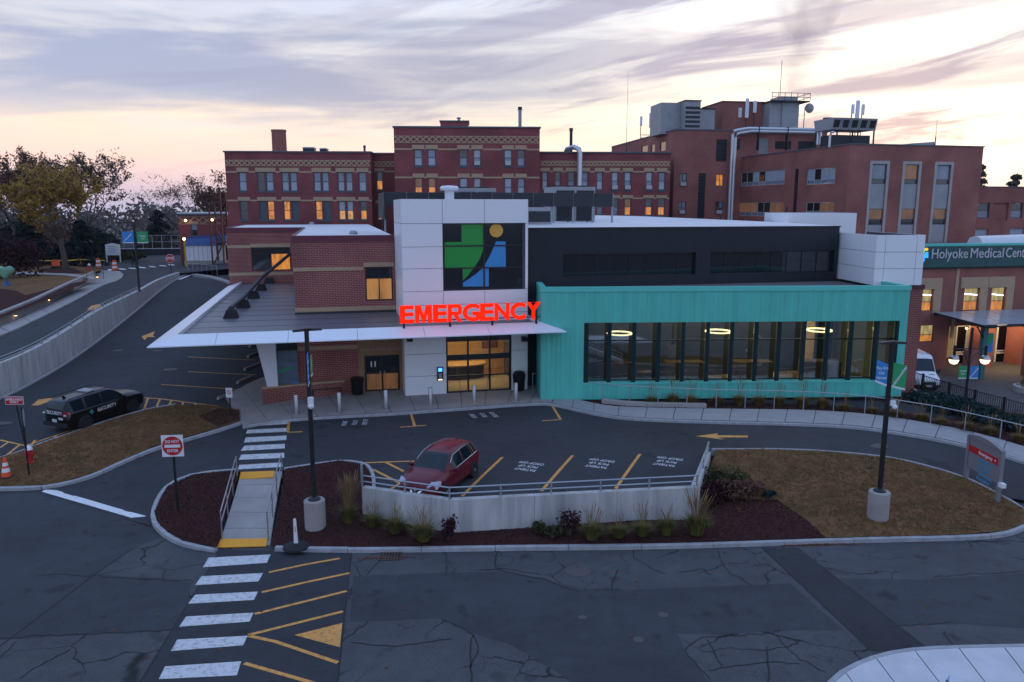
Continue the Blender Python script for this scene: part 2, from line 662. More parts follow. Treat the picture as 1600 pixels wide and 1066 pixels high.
m_brick_old = brickmat('old_red_brick', (.24, .050, .052), (.19, .040, .041), (.24, .088, .085), .22, .075, .007)
m_brick_mod = brickmat('orange_brown_brick', (.29, .082, .064), (.22, .062, .050), (.34, .17, .14), .30, .10, .012)
m_tan = M('tan_cast_stone', (.43, .29, .18), .85, var=.08, vs=2)
m_stone = M('grey_limestone', (.38, .35, .33), .85, var=.1, vs=1)
m_panel = M('white_composite_panel', (.80, .80, .81), .35, var=.02, vs=.5)
m_joint = M('dark_joint', (.06, .065, .08), .8)
m_canopy = M('white_canopy_metal', (.70, .71, .74), .35, var=.03, vs=.6)
m_roofd = M('grey_membrane_roof', (.115, .115, .13), .42, var=.22, vs=.5, stretch=(.25, 1.6, 1))
m_roofw = M('white_membrane_roof', (.68, .66, .66), .55, var=.14, vs=.35)
m_maroon = M('maroon_metal_edge', (.12, .018, .032), .5)
m_teal = corrugated('teal_ribbed_metal', (.085, .49, .395), .26)
m_tealtrim = M('teal_trim', (.10, .54, .45), .45)
m_tealdark = M('dark_teal_fin', (.004, .024, .026), .6, spec=.2)
m_dark = corrugated('charcoal_ribbed_metal', (.006, .009, .016), .25, .6, .25)
m_darkflat = M('charcoal_metal', (.018, .020, .026), .5)
m_black = M('black_metal', (.008, .008, .010), .4)
m_blackmatt = M('black_rubber', (.010, .010, .011), .8)
m_gravel = M('roof_gravel', (.13, .12, .12), 1.0, var=.6, vs=12, bump=1.0, bs=25)
m_glass = glassmat('clear_glass', (.78, .82, .80), alpha=.06)
m_glassd = M('dark_window_glass', (.012, .015, .020), .05, spec=.8, coat=.3)
m_glassb = M('blue_grey_blind_behind_glass', (.20, .24, .30), .12, spec=.6, var=.25, vs=.6)
m_glassw = M('pale_blind_behind_glass', (.34, .38, .44), .12, spec=.6, var=.15, vs=.6)
m_frame_old = M('slate_window_frame', (.07, .09, .11), .5)
m_lit = litmat('lit_window_amber', (1.0, .36, .055), .55)
m_lit2 = litmat('lit_window_pale', (1.0, .50, .16), .5)
m_litgreen = litmat('lit_window_greenish', (.80, .64, .26), .42)
m_litmid = litmat('lit_room', (1.0, .46, .12), .30, .9)
m_lit_refl_dim = litmat('lit_window_and_reflection_dim', (.75, .30, .10), .13)  # dim lit windows, and the painted warm reflection in the entry doors
m_red_sign = M('red_glowing_letter', (.12, .001, .001), .7, emis=(1.0, .018, .001), es=1.0, spec=.1)
m_red_side = M('red_letter_return', (.35, .01, .008), .4, emis=(1.0, .01, .004), es=.35)
m_steel = M('brushed_steel', (.42, .42, .43), .38, metal=.85)
m_galv = M('galvanised_rail', (.36, .38, .41), .45, metal=.6)
m_whitep = M('white_paint', (.72, .72, .72), .4)
m_redp = M('red_sign_paint', (.50, .012, .02), .4)
m_greenp = M('green_banner', (.02, .30, .11), .6)
m_bluep = M('blue_banner', (.03, .22, .55), .6)
m_glogo = M('green_window_film', (.014, .30, .045), .25)
m_blogo = M('blue_window_film', (.045, .27, .58), .25)
m_ylogo = M('yellow_window_film', (.72, .38, .05), .3)
m_orange = M('orange_plastic', (.75, .085, .015), .5)
m_bronze = M('bronze_metal', (.10, .07, .05), .4, metal=.5)
m_iron = M('cast_iron', (.075, .062, .064), .7, var=.2, vs=8)
m_pipe = M('silver_pipe_jacket', (.55, .56, .58), .35, metal=.6)
m_equip = M('grey_equipment_paint', (.30, .30, .31), .55, var=.12, vs=1.2)
m_equipd = M('dark_equipment', (.016, .019, .024), .6, var=.2, vs=1.5)
m_bulb = M('glowing_lamp', (1, .8, .5), .4, emis=(1.0, .62, .26), es=7.0)
m_globe = M('lamp_globe', (1, .9, .75), .4, emis=(1.0, .66, .36), es=2.2)
m_ring = M('ring_lamp', (1, .9, .7), .4, emis=(1.0, .80, .50), es=3.5)
m_warmwall = M('warm_interior_wall', (.55, .36, .14), .8, var=.12, vs=1)
m_warmfloor = M('warm_interior_floor', (.34, .19, .07), .25, var=.1, vs=1)
# ------------------------------------------------------------------ terrain levels
def ctrl(rows):
    return [tuple(at_z(px, py, z)) for px, py, z in rows]
G_up = tps(ctrl([(405, 742, .50), (420, 690, .72), (470, 660, .85), (575, 765, .85), (650, 780, .95), (850, 700, 1.0), (850, 640, 1.03), (700, 640, 1.03),
                 (600, 610, 1.05), (1090, 770, 1.0), (1105, 706, 1.0), (1050, 650, 1.0), (1300, 672, .88), (1420, 700, .70), (1510, 738, .42),
                 (1590, 790, .10), (1600, 720, .40), (330, 692, .50), (240, 720, .28), (230, 800, .02), (80, 768, .0), (0, 752, .02),
                 (150, 668, .60), (0, 700, .32), (0, 625, .85), (300, 600, 1.0), (400, 560, 1.2), (200, 530, 1.75), (100, 578, 1.25),
                 (300, 470, 3.0), (270, 455, 3.4), (280, 430, 4.0), (330, 436, 3.9), (700, 500, 1.2), (1000, 480, 1.2)]))
def U0(x, y):
    return max(G_up(x, y), 0.004)
def U(px, py, dz=0.0):
    p = on_g(px, py, U0)
    return Vector((p.x, p.y, U0(p.x, p.y) + dz))
def smooth_path(pts, n=6):
    P_ = [Vector(p) for p in pts]
    out_ = []
    for i in range(len(P_) - 1):
        a, b, c, d = P_[max(i - 1, 0)], P_[i], P_[i + 1], P_[min(i + 2, len(P_) - 1)]
        for k in range(n):
            t = k / n
            out_.append(.5 * ((2 * b) + (c - a) * t + (2 * a - 5 * b + 4 * c - d) * t * t + (3 * b - a - 3 * c + d) * t ** 3))
    out_.append(P_[-1])
    return out_
top_px = [(-160, 632), (0, 571), (55, 545), (110, 516), (165, 484), (218, 455), (250, 437), (277, 425.5)]
bot = [U(*p) for p in [(-160, 690), (0, 621), (60, 591), (110, 561), (160, 525), (218, 479), (250, 453), (281, 432)]]
tops = []
for (px, py), b in zip(top_px, bot):
    # height so that the wall top shows where the photograph has it
    d = ray(px, py)
    k = b.y / d.y
    tops.append(Vector((b.x, b.y, (CAM + d * k).z)))
tops = smooth_path(tops, 4)
G_left = tps([(p.x - .2, p.y + .15, p.z - .13) for p in tops[::2]] + ctrl([(0, 510, 2.75), (278, 420, 4.0), (150, 440, 3.75), (200, 415, 3.95),
                   (100, 415, 3.95), (300, 405, 4.0), (0, 420, 4.0), (-300, 450, 3.6)]))
G_lawn = tps(ctrl([(0, 490, 3.5), (60, 462, 3.95), (110, 438, 4.3), (160, 425, 4.15), (0, 440, 4.1), (60, 420, 4.25), (130, 412, 4.15),
                   (-200, 520, 3.3), (-300, 460, 3.9), (0, 415, 4.3)]))
def L0(px, py, dz=0.0):
    p = at_z(px, py, 0)
    return Vector((p.x, p.y, dz))
def W(px, py, dz=0.0):
    p = on_g(px, py, G_left)
    return Vector((p.x, p.y, p.z + dz))

def inside(x, y, poly):
    c = False
    n = len(poly)
    for i in range(n):
        x1, y1 = poly[i]
        x2, y2 = poly[(i + 1) % n]
        if (y1 > y) != (y2 > y) and x < (x2 - x1) * (y - y1) / (y2 - y1) + x1:
            c = not c
    return c
def densify(pts, step, closed=True):
    out_ = []
    n = len(pts)
    for i in range(n if closed else n - 1):
        a, b = pts[i], pts[(i + 1) % n]
        k = max(1, int(math.dist(a, b) / step))
        for j in range(k):
            q = j / k
            out_.append(tuple(a[m] * (1 - q) + b[m] * q for m in range(len(a))))
    if not closed:
        out_.append(tuple(pts[-1]))
    return out_
def sheet(name, poly, zf, mat, step=1.0, parent=None, dz=0.0, mound=0.0):
    poly = densify([(p[0], p[1]) for p in poly], step)
    xs = [p[0] for p in poly]
    ys = [p[1] for p in poly]
    pts = [Vector(p) for p in poly]
    y = min(ys) + step * .5
    while y < max(ys):
        x = min(xs) + step * .5
        while x < max(xs):
            if inside(x, y, poly) and min((x - a) ** 2 + (y - b) ** 2 for a, b in poly) > (step * .4) ** 2:
                pts.append(Vector((x + .01 * math.sin(y * 7), y)))
            x += step
        y += step
    vs, es, fs, *_ = delaunay_2d_cdt(pts, [], [list(range(len(poly)))], 1, 1e-4)
    mb = MB()
    mb.add([(v.x, v.y, zf(v.x, v.y) + dz) for v in vs], [tuple(f) for f in fs])
    return mb.build(name, mat, parent, smooth='all')
def resample(pts, n):
    P_ = [Vector(p) for p in pts]
    cum = [0.0]
    for i in range(1, len(P_)):
        cum.append(cum[-1] + (P_[i] - P_[i - 1]).length)
    out_ = []
    j = 0
    for k in range(n + 1):
        d = cum[-1] * k / n
        while j < len(P_) - 2 and cum[j + 1] < d:
            j += 1
        q = (d - cum[j]) / max(cum[j + 1] - cum[j], 1e-6)
        out_.append(P_[j].lerp(P_[j + 1], min(max(q, 0), 1)))
    return out_
def kerb(path, label, w=.17, drop=.32, stone=2.4, mat=None):
    root = tag(empty('kerb', path[0]), label, kind='structure')
    path = smooth_path(path, 5)
    ln = sum((path[i + 1] - path[i]).length for i in range(len(path) - 1))
    n = max(1, round(ln / stone))
    sub = 4
    pts = resample(path, n * sub)
    for k in range(n):
        seg = pts[k * sub:(k + 1) * sub + 1]
        d0 = (seg[1] - seg[0]).normalized() * .008
        d1 = (seg[-1] - seg[-2]).normalized() * .008
        seg = [seg[0] + d0] + seg[1:-1] + [seg[-1] - d1]
        jz = random.uniform(-.006, .006)
        mb = MB()
        rings = []
        for i, p in enumerate(seg):
            d = seg[min(i + 1, sub)] - seg[max(i - 1, 0)]
            nrm = Vector((-d.y, d.x, 0)).normalized() * w / 2
            q = p - root.location
            z = q.z + jz
            rings.append([(q.x - nrm.x, q.y - nrm.y, z - drop), (q.x - nrm.x, q.y - nrm.y, z - .02), (q.x - nrm.x * .8, q.y - nrm.y * .8, z),
                          (q.x + nrm.x * .8, q.y + nrm.y * .8, z), (q.x + nrm.x, q.y + nrm.y, z - .02), (q.x + nrm.x, q.y + nrm.y, z - drop)])
        vs = [v for g in rings for v in g]
        fs = [tuple(range(6)), tuple(reversed(range(len(vs) - 6, len(vs))))]
        for i in range(sub):
            for j in range(6):
                a, b = i * 6 + j, i * 6 + (j + 1) % 6
                fs.append((a, a + 6, b + 6, b))
        mb.add(vs, fs).build('kerb_stone', mat or m_kerb, root)
    return root
def walk(near, far, n, label, mat, thick=.13, name='sidewalk', rows=1):
    root = tag(empty(name, near[0]), label, kind='structure')
    a = resample(smooth_path(near, 5), n * 2)
    b = resample(smooth_path(far, 5), n * 2)
    o = root.location
    for k in range(n):
        for r_ in range(rows):
            pa = [a[k * 2 + i].lerp(b[k * 2 + i], r_ / rows) for i in range(3)]
            pb = [a[k * 2 + i].lerp(b[k * 2 + i], (r_ + 1) / rows) for i in range(3)]
            g = .012
            low, top = [], []
            ring = [pa[0].lerp(pa[2], g), pa[1], pa[2].lerp(pa[0], g), pb[2].lerp(pb[0], g), pb[1], pb[0].lerp(pb[2], g)]
            cen = sum(ring, Vector()) / 6
            jz = random.uniform(-.003, .003)
            for p in ring:
                q = p.lerp(cen, .004) - o
                low.append((q.x, q.y, q.z - thick))
                top.append((q.x, q.y, q.z + jz))
            MB().hull(low, top).build('slab', mat, root)
    # bedding under the joints
    mb = MB()
    vs = [(p.x - o.x, p.y - o.y, p.z - o.z - .02) for p in a] + [(p.x - o.x, p.y - o.y, p.z - o.z - .02) for p in b]
    k = len(a)
    mb.add(vs, [(i, i + 1, k + i + 1, k + i) for i in range(k - 1)])
    mb.build('bedding', m_joint, root)
    return root
def bed(name, poly, mat, label, kind='structure', step=.7, parent=None):
    """planting bed or island: height interpolated between the heights of its own edge"""
    pts = densify([tuple(p) for p in poly], 1.5)
    f = tps([(p[0], p[1], p[2]) for p in pts])
    o = sheet(name, poly, f, mat, step, parent)
    if label: tag(o, label, kind=kind)
    return o, f

# ------------------------------------------------------------------ ground and roads
land = MB()
ng, ext = 40, 2000
def landz(x, y):
    d = math.hypot(x, y - 60)
    return -5.0 - 20 * min(max((d - 160) / 500, 0), 1)
xs_ = [math.copysign(abs(i / ng) ** 2.2 * ext, i) for i in range(-ng, ng + 1)]
land.add([(x, y, landz(x, y)) for y in xs_ for x in xs_],
         [(j * (2 * ng + 1) + i, j * (2 * ng + 1) + i + 1, (j + 1) * (2 * ng + 1) + i + 1, (j + 1) * (2 * ng + 1) + i) for j in range(2 * ng) for i in range(2 * ng)])
tag(land.build('ground', m_soil), 'dark wooded land reaching to the horizon', kind='structure')

main_road = tag(sheet('main_road', [(-70, -30), (70, -30), (70, 31), (-70, 31)], lambda x, y: 0.0, m_road, 6.0), 'worn cracked asphalt road in front of the planting beds', kind='structure')
drive_poly = [U(*p) for p in [(60, 770), (236, 822), (237, 798), (262, 764), (305, 744), (372, 738), (445, 735), (530, 723), (572, 729), (586, 748)]]
drive_poly = [Vector((-60, 29.8, 0)), Vector((-24, 29.8, 0))] + drive_poly
wall_in = [U(p[0], p[1]) for p in [(590, 768), (700, 786), (1079, 764), (1104, 705)]]
drive_poly += wall_in
drive_poly += [U(*p) for p in [(1130, 705), (1210, 706), (1300, 710), (1400, 721), (1500, 747), (1560, 777)]]
drive_poly += [Vector((27.0, 27.5, 0)), Vector((45, 27.5, 0)), Vector((45, 33, 0)), Vector((24.5, 38.2, 0)), Vector((20, 44, 0)), Vector((-6, 62, 0)), Vector((-14, 104, 0)), Vector((-40, 104, 0))]
ramp_edge = [U(*p) for p in [(285, 424), (268, 437), (215, 478), (160, 520), (110, 556), (60, 586), (0, 616)]]
drive_poly += ramp_edge + [Vector((-60, 40.5, 0))]
drive = tag(sheet('hospital_drive', drive_poly, lambda x, y: min(U0(x, y), 3.86), m_drive, 1.6, dz=.006), 'dark asphalt drive and drop-off lot by the emergency entrance', kind='structure')

def paint(px, G, mat, name='paint_marking', parent=None, dz=.012, step=1.2):
    if G == 'u':
        pts = [U(*p) for p in px]
        zf = U0
    elif G == 'w':
        pts = [W(*p) for p in px]
        zf = G_left
    else:
        pts = [L0(*p) for p in px]
        zf = lambda x, y: 0.0
    return sheet(name, pts, zf, mat, step, parent or (drive if G == 'u' else main_road), dz=dz)
def stroke(px, G, mat, w=.11, name='paint_line', parent=None, dz=.012):
    f = {'u': U, 'w': W, 'l': L0}[G]
    pts = [f(*p) for p in px]
    L_, R_ = [], []
    for i, p in enumerate(pts):
        d = pts[min(i + 1, len(pts) - 1)] - pts[max(i - 1, 0)]
        n = Vector((-d.y, d.x, 0)).normalized() * w / 2
        L_.append(p + n)
        R_.append(p - n)
    zf = {'u': U0, 'w': G_left, 'l': lambda x, y: 0.0}[G]
    mb = MB()
    vs, n = [], 0
    for i in range(len(L_) - 1):
        k = max(1, int((pts[i + 1] - pts[i]).length / .8))
        for j in range(k + (1 if i == len(L_) - 2 else 0)):
            q = j / k
            for e in (L_[i].lerp(L_[i + 1], q), R_[i].lerp(R_[i + 1], q)):
                vs.append((e.x, e.y, zf(e.x, e.y) + dz))
            n += 1
    mb.add(vs, [(2 * i, 2 * i + 1, 2 * i + 3, 2 * i + 2) for i in range(n - 1)])
    return mb.build(name, mat, parent or (drive if G == 'u' else main_road))

# repaired strips in the main road
paint([(345, 859), (550, 864), (523, 1110), (190, 1110)], 'l', m_drive, 'asphalt_patch', dz=.006, step=4)
paint([(552, 900), (775, 893), (850, 904), (920, 924), (1000, 921), (1235, 912), (1318, 985), (1230, 985), (1120, 992), (1058, 990), (1070, 1016), (1112, 1072),
       (905, 1072), (800, 1008), (740, 990), (690, 966), (547, 972)], 'l', m_patch, 'asphalt_patch', dz=.004, step=4)
paint([(1190, 856), (1246, 856), (1452, 1015), (1362, 1018)], 'l', m_trench, 'asphalt_patch', dz=.0075, step=4)
paint([(1312, 904), (1440, 906), (1640, 893), (1640, 985), (1510, 975), (1402, 978)], 'l', m_patch, 'asphalt_patch', dz=.0045, step=4)
paint([(-200, 772), (60, 770), (234, 816), (252, 840), (208, 857), (150, 897), (300, 910), (284, 984), (0, 1000), (-200, 1000)], 'l', m_patch, 'asphalt_patch', dz=.002, step=4)
for p in ([(345, 859), (205, 1090)], [(549, 864), (525, 1090)], [(1190, 856), (1362, 1018)], [(1246, 856), (1450, 1014)], [(208, 857), (145, 900), (60, 965), (0, 1010)]):
    stroke(p, 'l', m_blackmatt, .035, 'patch_seam', dz=.009)
def crack(px, w=.03):
    pts = []
    for i in range(len(px) - 1):
        a, b = px[i], px[i + 1]
        k = max(2, int(math.dist(a, b) / 9))
        for j in range(k):
            t = j / k
            pts.append((a[0] + (b[0] - a[0]) * t + random.uniform(-2.6, 2.6), a[1] + (b[1] - a[1]) * t + random.uniform(-1.6, 1.6)))
    pts.append(px[-1])
    stroke(pts, 'l', m_blackmatt, w, 'road_crack', dz=.0105)
for c in ([(575, 898), (597, 874)], [(537, 1003), (575, 971)], [(690, 966), (740, 992), (735, 1025), (737, 1066)], [(740, 992), (747, 1020), (735, 1045)], [(548, 1003), (600, 1010), (650, 1008), (705, 998)],
          [(777, 860), (773, 890), (850, 906), (905, 926)], [(992, 858), (992, 873), (1020, 890), (1040, 897)], [(1120, 858), (1135, 892), (1175, 915)], [(955, 925), (958, 905), (965, 890)],
          [(1060, 893), (1100, 890), (1112, 900)], [(1068, 1016), (1085, 1000), (1115, 995), (1205, 990), (1220, 985)], [(1070, 1017), (1110, 1064)], [(1105, 1048), (1195, 1035), (1250, 1038)],
          [(1128, 1040), (1105, 1000)], [(1198, 1010), (1200, 1066)], [(1208, 990), (1250, 1030), (1290, 1050)], [(1385, 980), (1460, 975), (1490, 972)], [(1460, 902), (1500, 898), (1600, 893)],
          [(0, 1000), (60, 993), (180, 990), (283, 984)], [(60, 900), (90, 898), (180, 902), (300, 908)], [(30, 1060), (80, 1030), (110, 1015)], [(0, 1030), (25, 1003)], [(1476, 985), (1475, 990), (1490, 1010)]):
    crack(c, random.uniform(.022, .04))

# crossing in the main road and the yellow hatching beside it
for q in ([(326, 872), (423, 867), (417, 880), (317, 887)], [(315, 901), (411, 896), (404, 909), (305, 915)], [(305, 930), (403, 925), (397, 938), (294, 944)],
          [(291, 964), (396, 958), (390, 972), (280, 980)], [(277, 1000), (387, 994), (380, 1009), (267, 1018)], [(258, 1042), (377, 1034), (370, 1056), (248, 1062)]):
    paint(q, 'l', m_white, 'crosswalk_bar')
for q in ([(420, 895), (475, 883), (531, 873)], [(409, 926), (480, 910), (546, 896)], [(398, 960), (470, 942), (542, 924)], [(388, 993), (460, 975), (536, 956)], [(388, 994), (430, 1003), (528, 1036)], [(382, 1037), (490, 1068)]):
    stroke(q, 'l', m_yellow, .12)
paint([(460, 993), (535, 974), (531, 1012)], 'l', m_yellow, 'yellow_triangle')
# stop line and the crossing at the top of the exit lane
paint([(65, 769), (76, 763), (228, 807), (216, 813)], 'u', m_white_new, 'stop_line', dz=.02)
for q in ([(391, 661), (449, 657), (449, 663), (387, 667)], [(387, 672), (448, 669), (448, 675), (384, 678)], [(384, 684), (448, 681), (447, 688), (381, 692)],
          [(382, 697), (445, 694), (445, 701), (376, 705)], [(377, 711), (444, 708), (444, 716), (373, 719)], [(374, 727), (441, 723), (442, 730), (372, 734)]):
    paint(q, 'u', m_white, 'crosswalk_bar')
# drop-off lot: stall lines and lettering
for q in ([(785, 715), (722, 776)], [(895, 712), (846, 768)], [(1000, 710), (962, 764)], [(562, 724), (648, 721)], [(603, 723), (631, 737)], [(583, 734), (624, 755)], [(589, 764), (606, 770)],
          [(606, 768), (624, 756)], [(452, 654), (450, 676)], [(450, 676), (473, 675)], [(641, 643), (648, 666)], [(625, 668), (666, 665)], [(862, 633), (876, 656)], [(876, 656), (847, 658)]):
    stroke(q, 'u', m_yellow, .13)
def ground_text(body, px, size, rz, mat, sx):
    p = U(*px, .02)
    return text_obj('painted_words', body, size, mat, drive, p, (0, 0, rz), ext=.0015, bold=.001, sx=sx)
for cx_, cy_ in ((830.5, 724.5), (941, 720), (1047, 717)):
    for i, t_ in enumerate(('DROP OFF', 'PICK UP', 'PATIENT')):
        ground_text(t_, (cx_ - 4.8 * i, cy_ + 4.9 * i), .36, R(158), m_white_new, .64)
for cx_, cy_, rz_ in ((556, 662, 95), (757, 650.5, 108)):
    paint([(cx_ - 26, cy_ + 7), (cx_ - 24, cy_ - 2), (cx_ + 12, cy_ - 3), (cx_ + 20, cy_ + 6)], 'u', m_trench, 'asphalt_patch', dz=.010)
    for i, t_ in enumerate(('PATIENT', 'PICK UP', 'DROP OFF')):
        ground_text(t_, (cx_ - 17 + 16 * i, cy_ - 1.0 * i), .36, R(rz_), m_white, .60)
paint([(1087, 682), (1122, 677.5), (1120, 680.5), (1168, 681), (1169, 684), (1121, 684), (1133, 687.5)], 'u', m_yellow, 'lane_arrow')
# ambulance lane: arrows, stall lines, hatching
paint([(49, 634), (60, 625), (82, 622), (79, 627), (60, 634)], 'u', m_yellow, 'lane_arrow')
paint([(221, 526), (242, 518), (239, 525), (243, 527), (230, 527), (226, 532)], 'u', m_yellow, 'lane_arrow')
for q in ([(294, 558), (400, 563)], [(294, 581), (400, 586)], [(252, 601), (345, 607), (410, 613)], [(300, 535), (400, 540)]):
    stroke(q, 'u', m_yellow, .10)
for q in ([(217, 624), (227, 622), (255, 624), (300, 630), (340, 635)], [(231, 623), (223, 646)], [(250, 624), (243, 640)], [(268, 626), (264, 634)], [(286, 628), (285, 634)], [(305, 630), (305, 635)],
          [(0, 688), (40, 697), (110, 673)], [(55, 688), (47, 699)], [(88, 681), (79, 692)], [(116, 672), (110, 680)], [(30, 696), (0, 720)], [(12, 692), (0, 700)]):
    stroke(q, 'u', m_yellow, .12)
for (px, py, rr) in ((184, 548, .33), (246, 548, .33), (8, 661, .40), (1372, 697, .42)):
    p = U(px, py)
    tagp = MB().lathe([(rr, 0), (rr, .014), (rr * .93, .018)], (0, 0, 0), 20).build('manhole_cover', m_iron, drive)
    tagp.location = p
p = L0(903, 892)
MB().lathe([(.42, 0), (.42, .012), (.4, .016)], p, 24).build('manhole_cover', m_iron, main_road)
for (px, py, rr) in ((1036, 961, .15), (998, 1000, .15), (910, 965, .12)):
    MB().lathe([(rr, 0), (rr, .012)], L0(px, py), 14).build('valve_cover', m_iron, main_road)
def grate(p, rz, par, lx=.75, ly=.6):
    o = MB().box(-lx / 2, lx / 2, -ly / 2, ly / 2, .0, .011).build('drain_pit', m_blackmatt, par)
    mb = MB()
    for i in range(8):
        x = -lx / 2 + .03 + i * (lx - .06) / 7
        mb.box(x - .02, x + .02, -ly / 2, ly / 2, .011, .026)
    mb.box(-lx / 2, lx / 2, -ly / 2 - .03, -ly / 2 + .02, .0, .027).box(-lx / 2, lx / 2, ly / 2 - .02, ly / 2 + .03, 0, .027)
    g = mb.build('drain_grate', m_bronze, par)
    for q in (o, g):
        q.location = p
        q.rotation_euler = (0, 0, rz)
grate(L0(610, 869), R(3), main_road)
grate(U(266, 578), R(10), drive)

# ------------------------------------------------------------------ planting beds, kerbs, concrete ramp walk
def P(px, py, z):
    return at_z(px, py, z)
KZ = .15
front_kerb = [P(240, 800, .17), P(250, 824, KZ), P(285, 845, KZ), P(338, 856, KZ), P(430, 853, KZ), P(560, 855, KZ), P(800, 852, KZ), P(1050, 849, KZ), P(1300, 841, KZ), P(1500, 836, KZ), P(1570, 830, KZ), P(1610, 815, KZ)]
isl = [P(338, 855, .16), P(285, 844, .17), P(251, 823, .17), P(241, 799, .20), U(262, 765, .14), U(305, 746, .14), U(370, 739, .14), U(374, 742, .12), P(350, 815, .22)]
_, f_isl = bed('mulch_bed', isl, m_mulch, 'dark bark mulch in the rounded island under the do not enter sign')
kerb([P(338, 857, .12), P(285, 846, KZ), P(250, 825, .16), P(239, 800, .18), U(260, 765, .15), U(304, 745, .15), U(372, 738, .15)], 'granite kerb round the mulch island with the do not enter sign')
wl0 = [P(566, 798, .45) + Vector((.2, .5, 0)), P(685, 829, .28) + Vector((.1, .9, 0)), P(1080, 829, .28) + Vector((0, .9, 0)), P(1100, 800, .35)]
mul2 = [P(424, 852, .16), P(560, 854, .16), P(800, 851, .16), P(1050, 848, .16), P(1290, 840, .17), P(1262, 815, .28), P(1215, 782, .50), P(1130, 780, .5), P(1104, 800, .36)] + wl0[::-1][1:] + [U(584, 750, .14), U(570, 731, .14), U(530, 725, .14), U(445, 737, .12), P(437, 790, .32)]
_, f_mul = bed('mulch_bed', mul2, m_mulch, 'long dark bark mulch bed below the concrete retaining wall')
kerb([P(430, 854, KZ), P(560, 856, KZ), P(800, 853, KZ), P(1050, 850, KZ), P(1300, 842, KZ), P(1500, 837, KZ), P(1572, 831, KZ), P(1612, 815, KZ)], 'long granite kerb along the main road')
kerb([U(444, 736, .14), U(530, 724, .14), U(570, 729, .14), U(583, 746, .14), U(584, 768, .10)], 'thin granite kerb between mulch bed and drop-off lot', w=.14)
lawn2 = [P(1290, 840, .17), P(1500, 835, .17), P(1570, 829, .17), P(1610, 814, .17), U(1598, 800, .14), U(1560, 778, .14), U(1500, 749, .14), U(1400, 722, .14), U(1300, 711, .14), U(1210, 707, .14), U(1120, 707, .14), P(1106, 740, .80), P(1104, 790, .42),
         P(1130, 779, .52), P(1215, 781, .52), P(1262, 814, .30)]
lawn_isl, f_lawn = bed('dry_lawn', lawn2, m_grass, 'brown autumn lawn on the island beside the retaining wall')
kerb([U(1112, 706, .15), U(1210, 706, .15), U(1300, 710, .15), U(1400, 721, .15), U(1500, 748, .15), U(1560, 777, .15), U(1598, 799, .15), P(1612, 815, KZ)], 'thin pale kerb on the drive side of the brown island lawn', w=.13, mat=m_conc_pale)
bank = [U(-120, 742, .14), U(0, 720, .14), U(60, 699, .14), U(115, 680, .14), U(170, 661, .14), U(230, 644, .14), U(275, 636, .14), U(330, 637, .12), U(376, 644, .13), U(377, 661, .13), U(345, 672, .14), U(290, 687, .14), U(240, 702, .14), U(190, 724.5, .14), U(140, 746.5, .14),
        U(85, 761, .14), U(35, 765, .14), U(-120, 767, .14)]
bank_o, f_bank = bed('dry_lawn', bank, m_grass, 'brown grass bank between the ambulance lane and the exit lane')
bed('mulch_patch', [U(310, 655, .165), U(342, 643, .165), U(374, 646, .165), U(375, 660, .165), U(340, 671, .165)], m_mulch, 'patch of bark mulch at the tip of the brown grass bank')
kerb([U(-120, 768, .15), U(35, 766, .15), U(85, 762, .15), U(140, 748, .15), U(190, 726, .15), U(240, 705, .15), U(290, 690, .15), U(345, 674, .15), U(378, 663, .15)], 'weathered kerb along the exit lane side of the grass bank', w=.2)
kerb([U(-120, 740, .15), U(0, 719, .15), U(60, 698, .15), U(115, 679, .15), U(170, 660, .15), U(230, 643, .15), U(275, 635, .15)], 'kerb beside the security vehicle along the grass bank', w=.14)
# sloped walk with hand rails
walk([P(341, 853, .03), P(362, 790, .30), U(376, 741, .03)], [P(422, 852, .03), P(431, 790, .30), U(441, 737, .03)], 5, 'sloped concrete walk between two hand rails', m_conc, .14)
rw = empty('tactile_strip', (0, 0, 0))
tag(rw, 'yellow tactile strips at both ends of the sloped walk', kind='structure')
def quadslab(px4, z, name, mat, par):
    a = [(p.x, p.y, p.z) for p in [P(x, y, zz) for (x, y), zz in zip(px4, z)]]
    MB().hull([(x, y, zz - .03) for x, y, zz in a], a).build(name, mat, par)
quadslab([(339, 855), (416, 853), (418, 841), (345, 842)], (.055, .055, .10, .10), 'tactile_slab', m_tactile, rw)
ta = [U(374, 750, .05), U(427, 747, .05), U(429, 737, .04), U(376, 739, .04)]
MB().hull([(p.x, p.y, p.z - .04) for p in ta], [tuple(p) for p in ta]).build('tactile_slab', m_tactile, rw)
# walks in front of the building
walk([U(379, 668, .13), U(450, 657, .13), U(600, 648, .13), U(700, 641, .13), U(830, 632, .13), U(862, 633, .13)],
     [U(352, 622, .13), U(440, 585, .13), U(600, 585, .13), U(700, 585, .13), U(830, 590, .13), U(872, 604, .13)], 13, 'concrete walk under the entrance canopy with bollards', m_conc, .15, rows=2)
walk([U(862, 633, .13), U(905, 642, .13), U(950, 651, .13), U(1000, 656, .13), U(1100, 660, .13), U(1250, 664, .13), U(1340, 669, .13), U(1430, 682, .13), U(1510, 698, .13), U(1610, 727, .13), U(1720, 768, .13), U(1820, 815, .13)],
     [U(872, 617, .13), U(905, 628, .13), U(950, 637, .13), U(1000, 640, .13), U(1100, 642, .13), U(1250, 644, .13), U(1350, 650, .13), U(1440, 663, .13), U(1520, 679, .13), U(1620, 708, .13), U(1735, 748, .13), U(1845, 795, .13)], 21, 'long concrete walk curving along the teal building', m_conc_pale, .15)
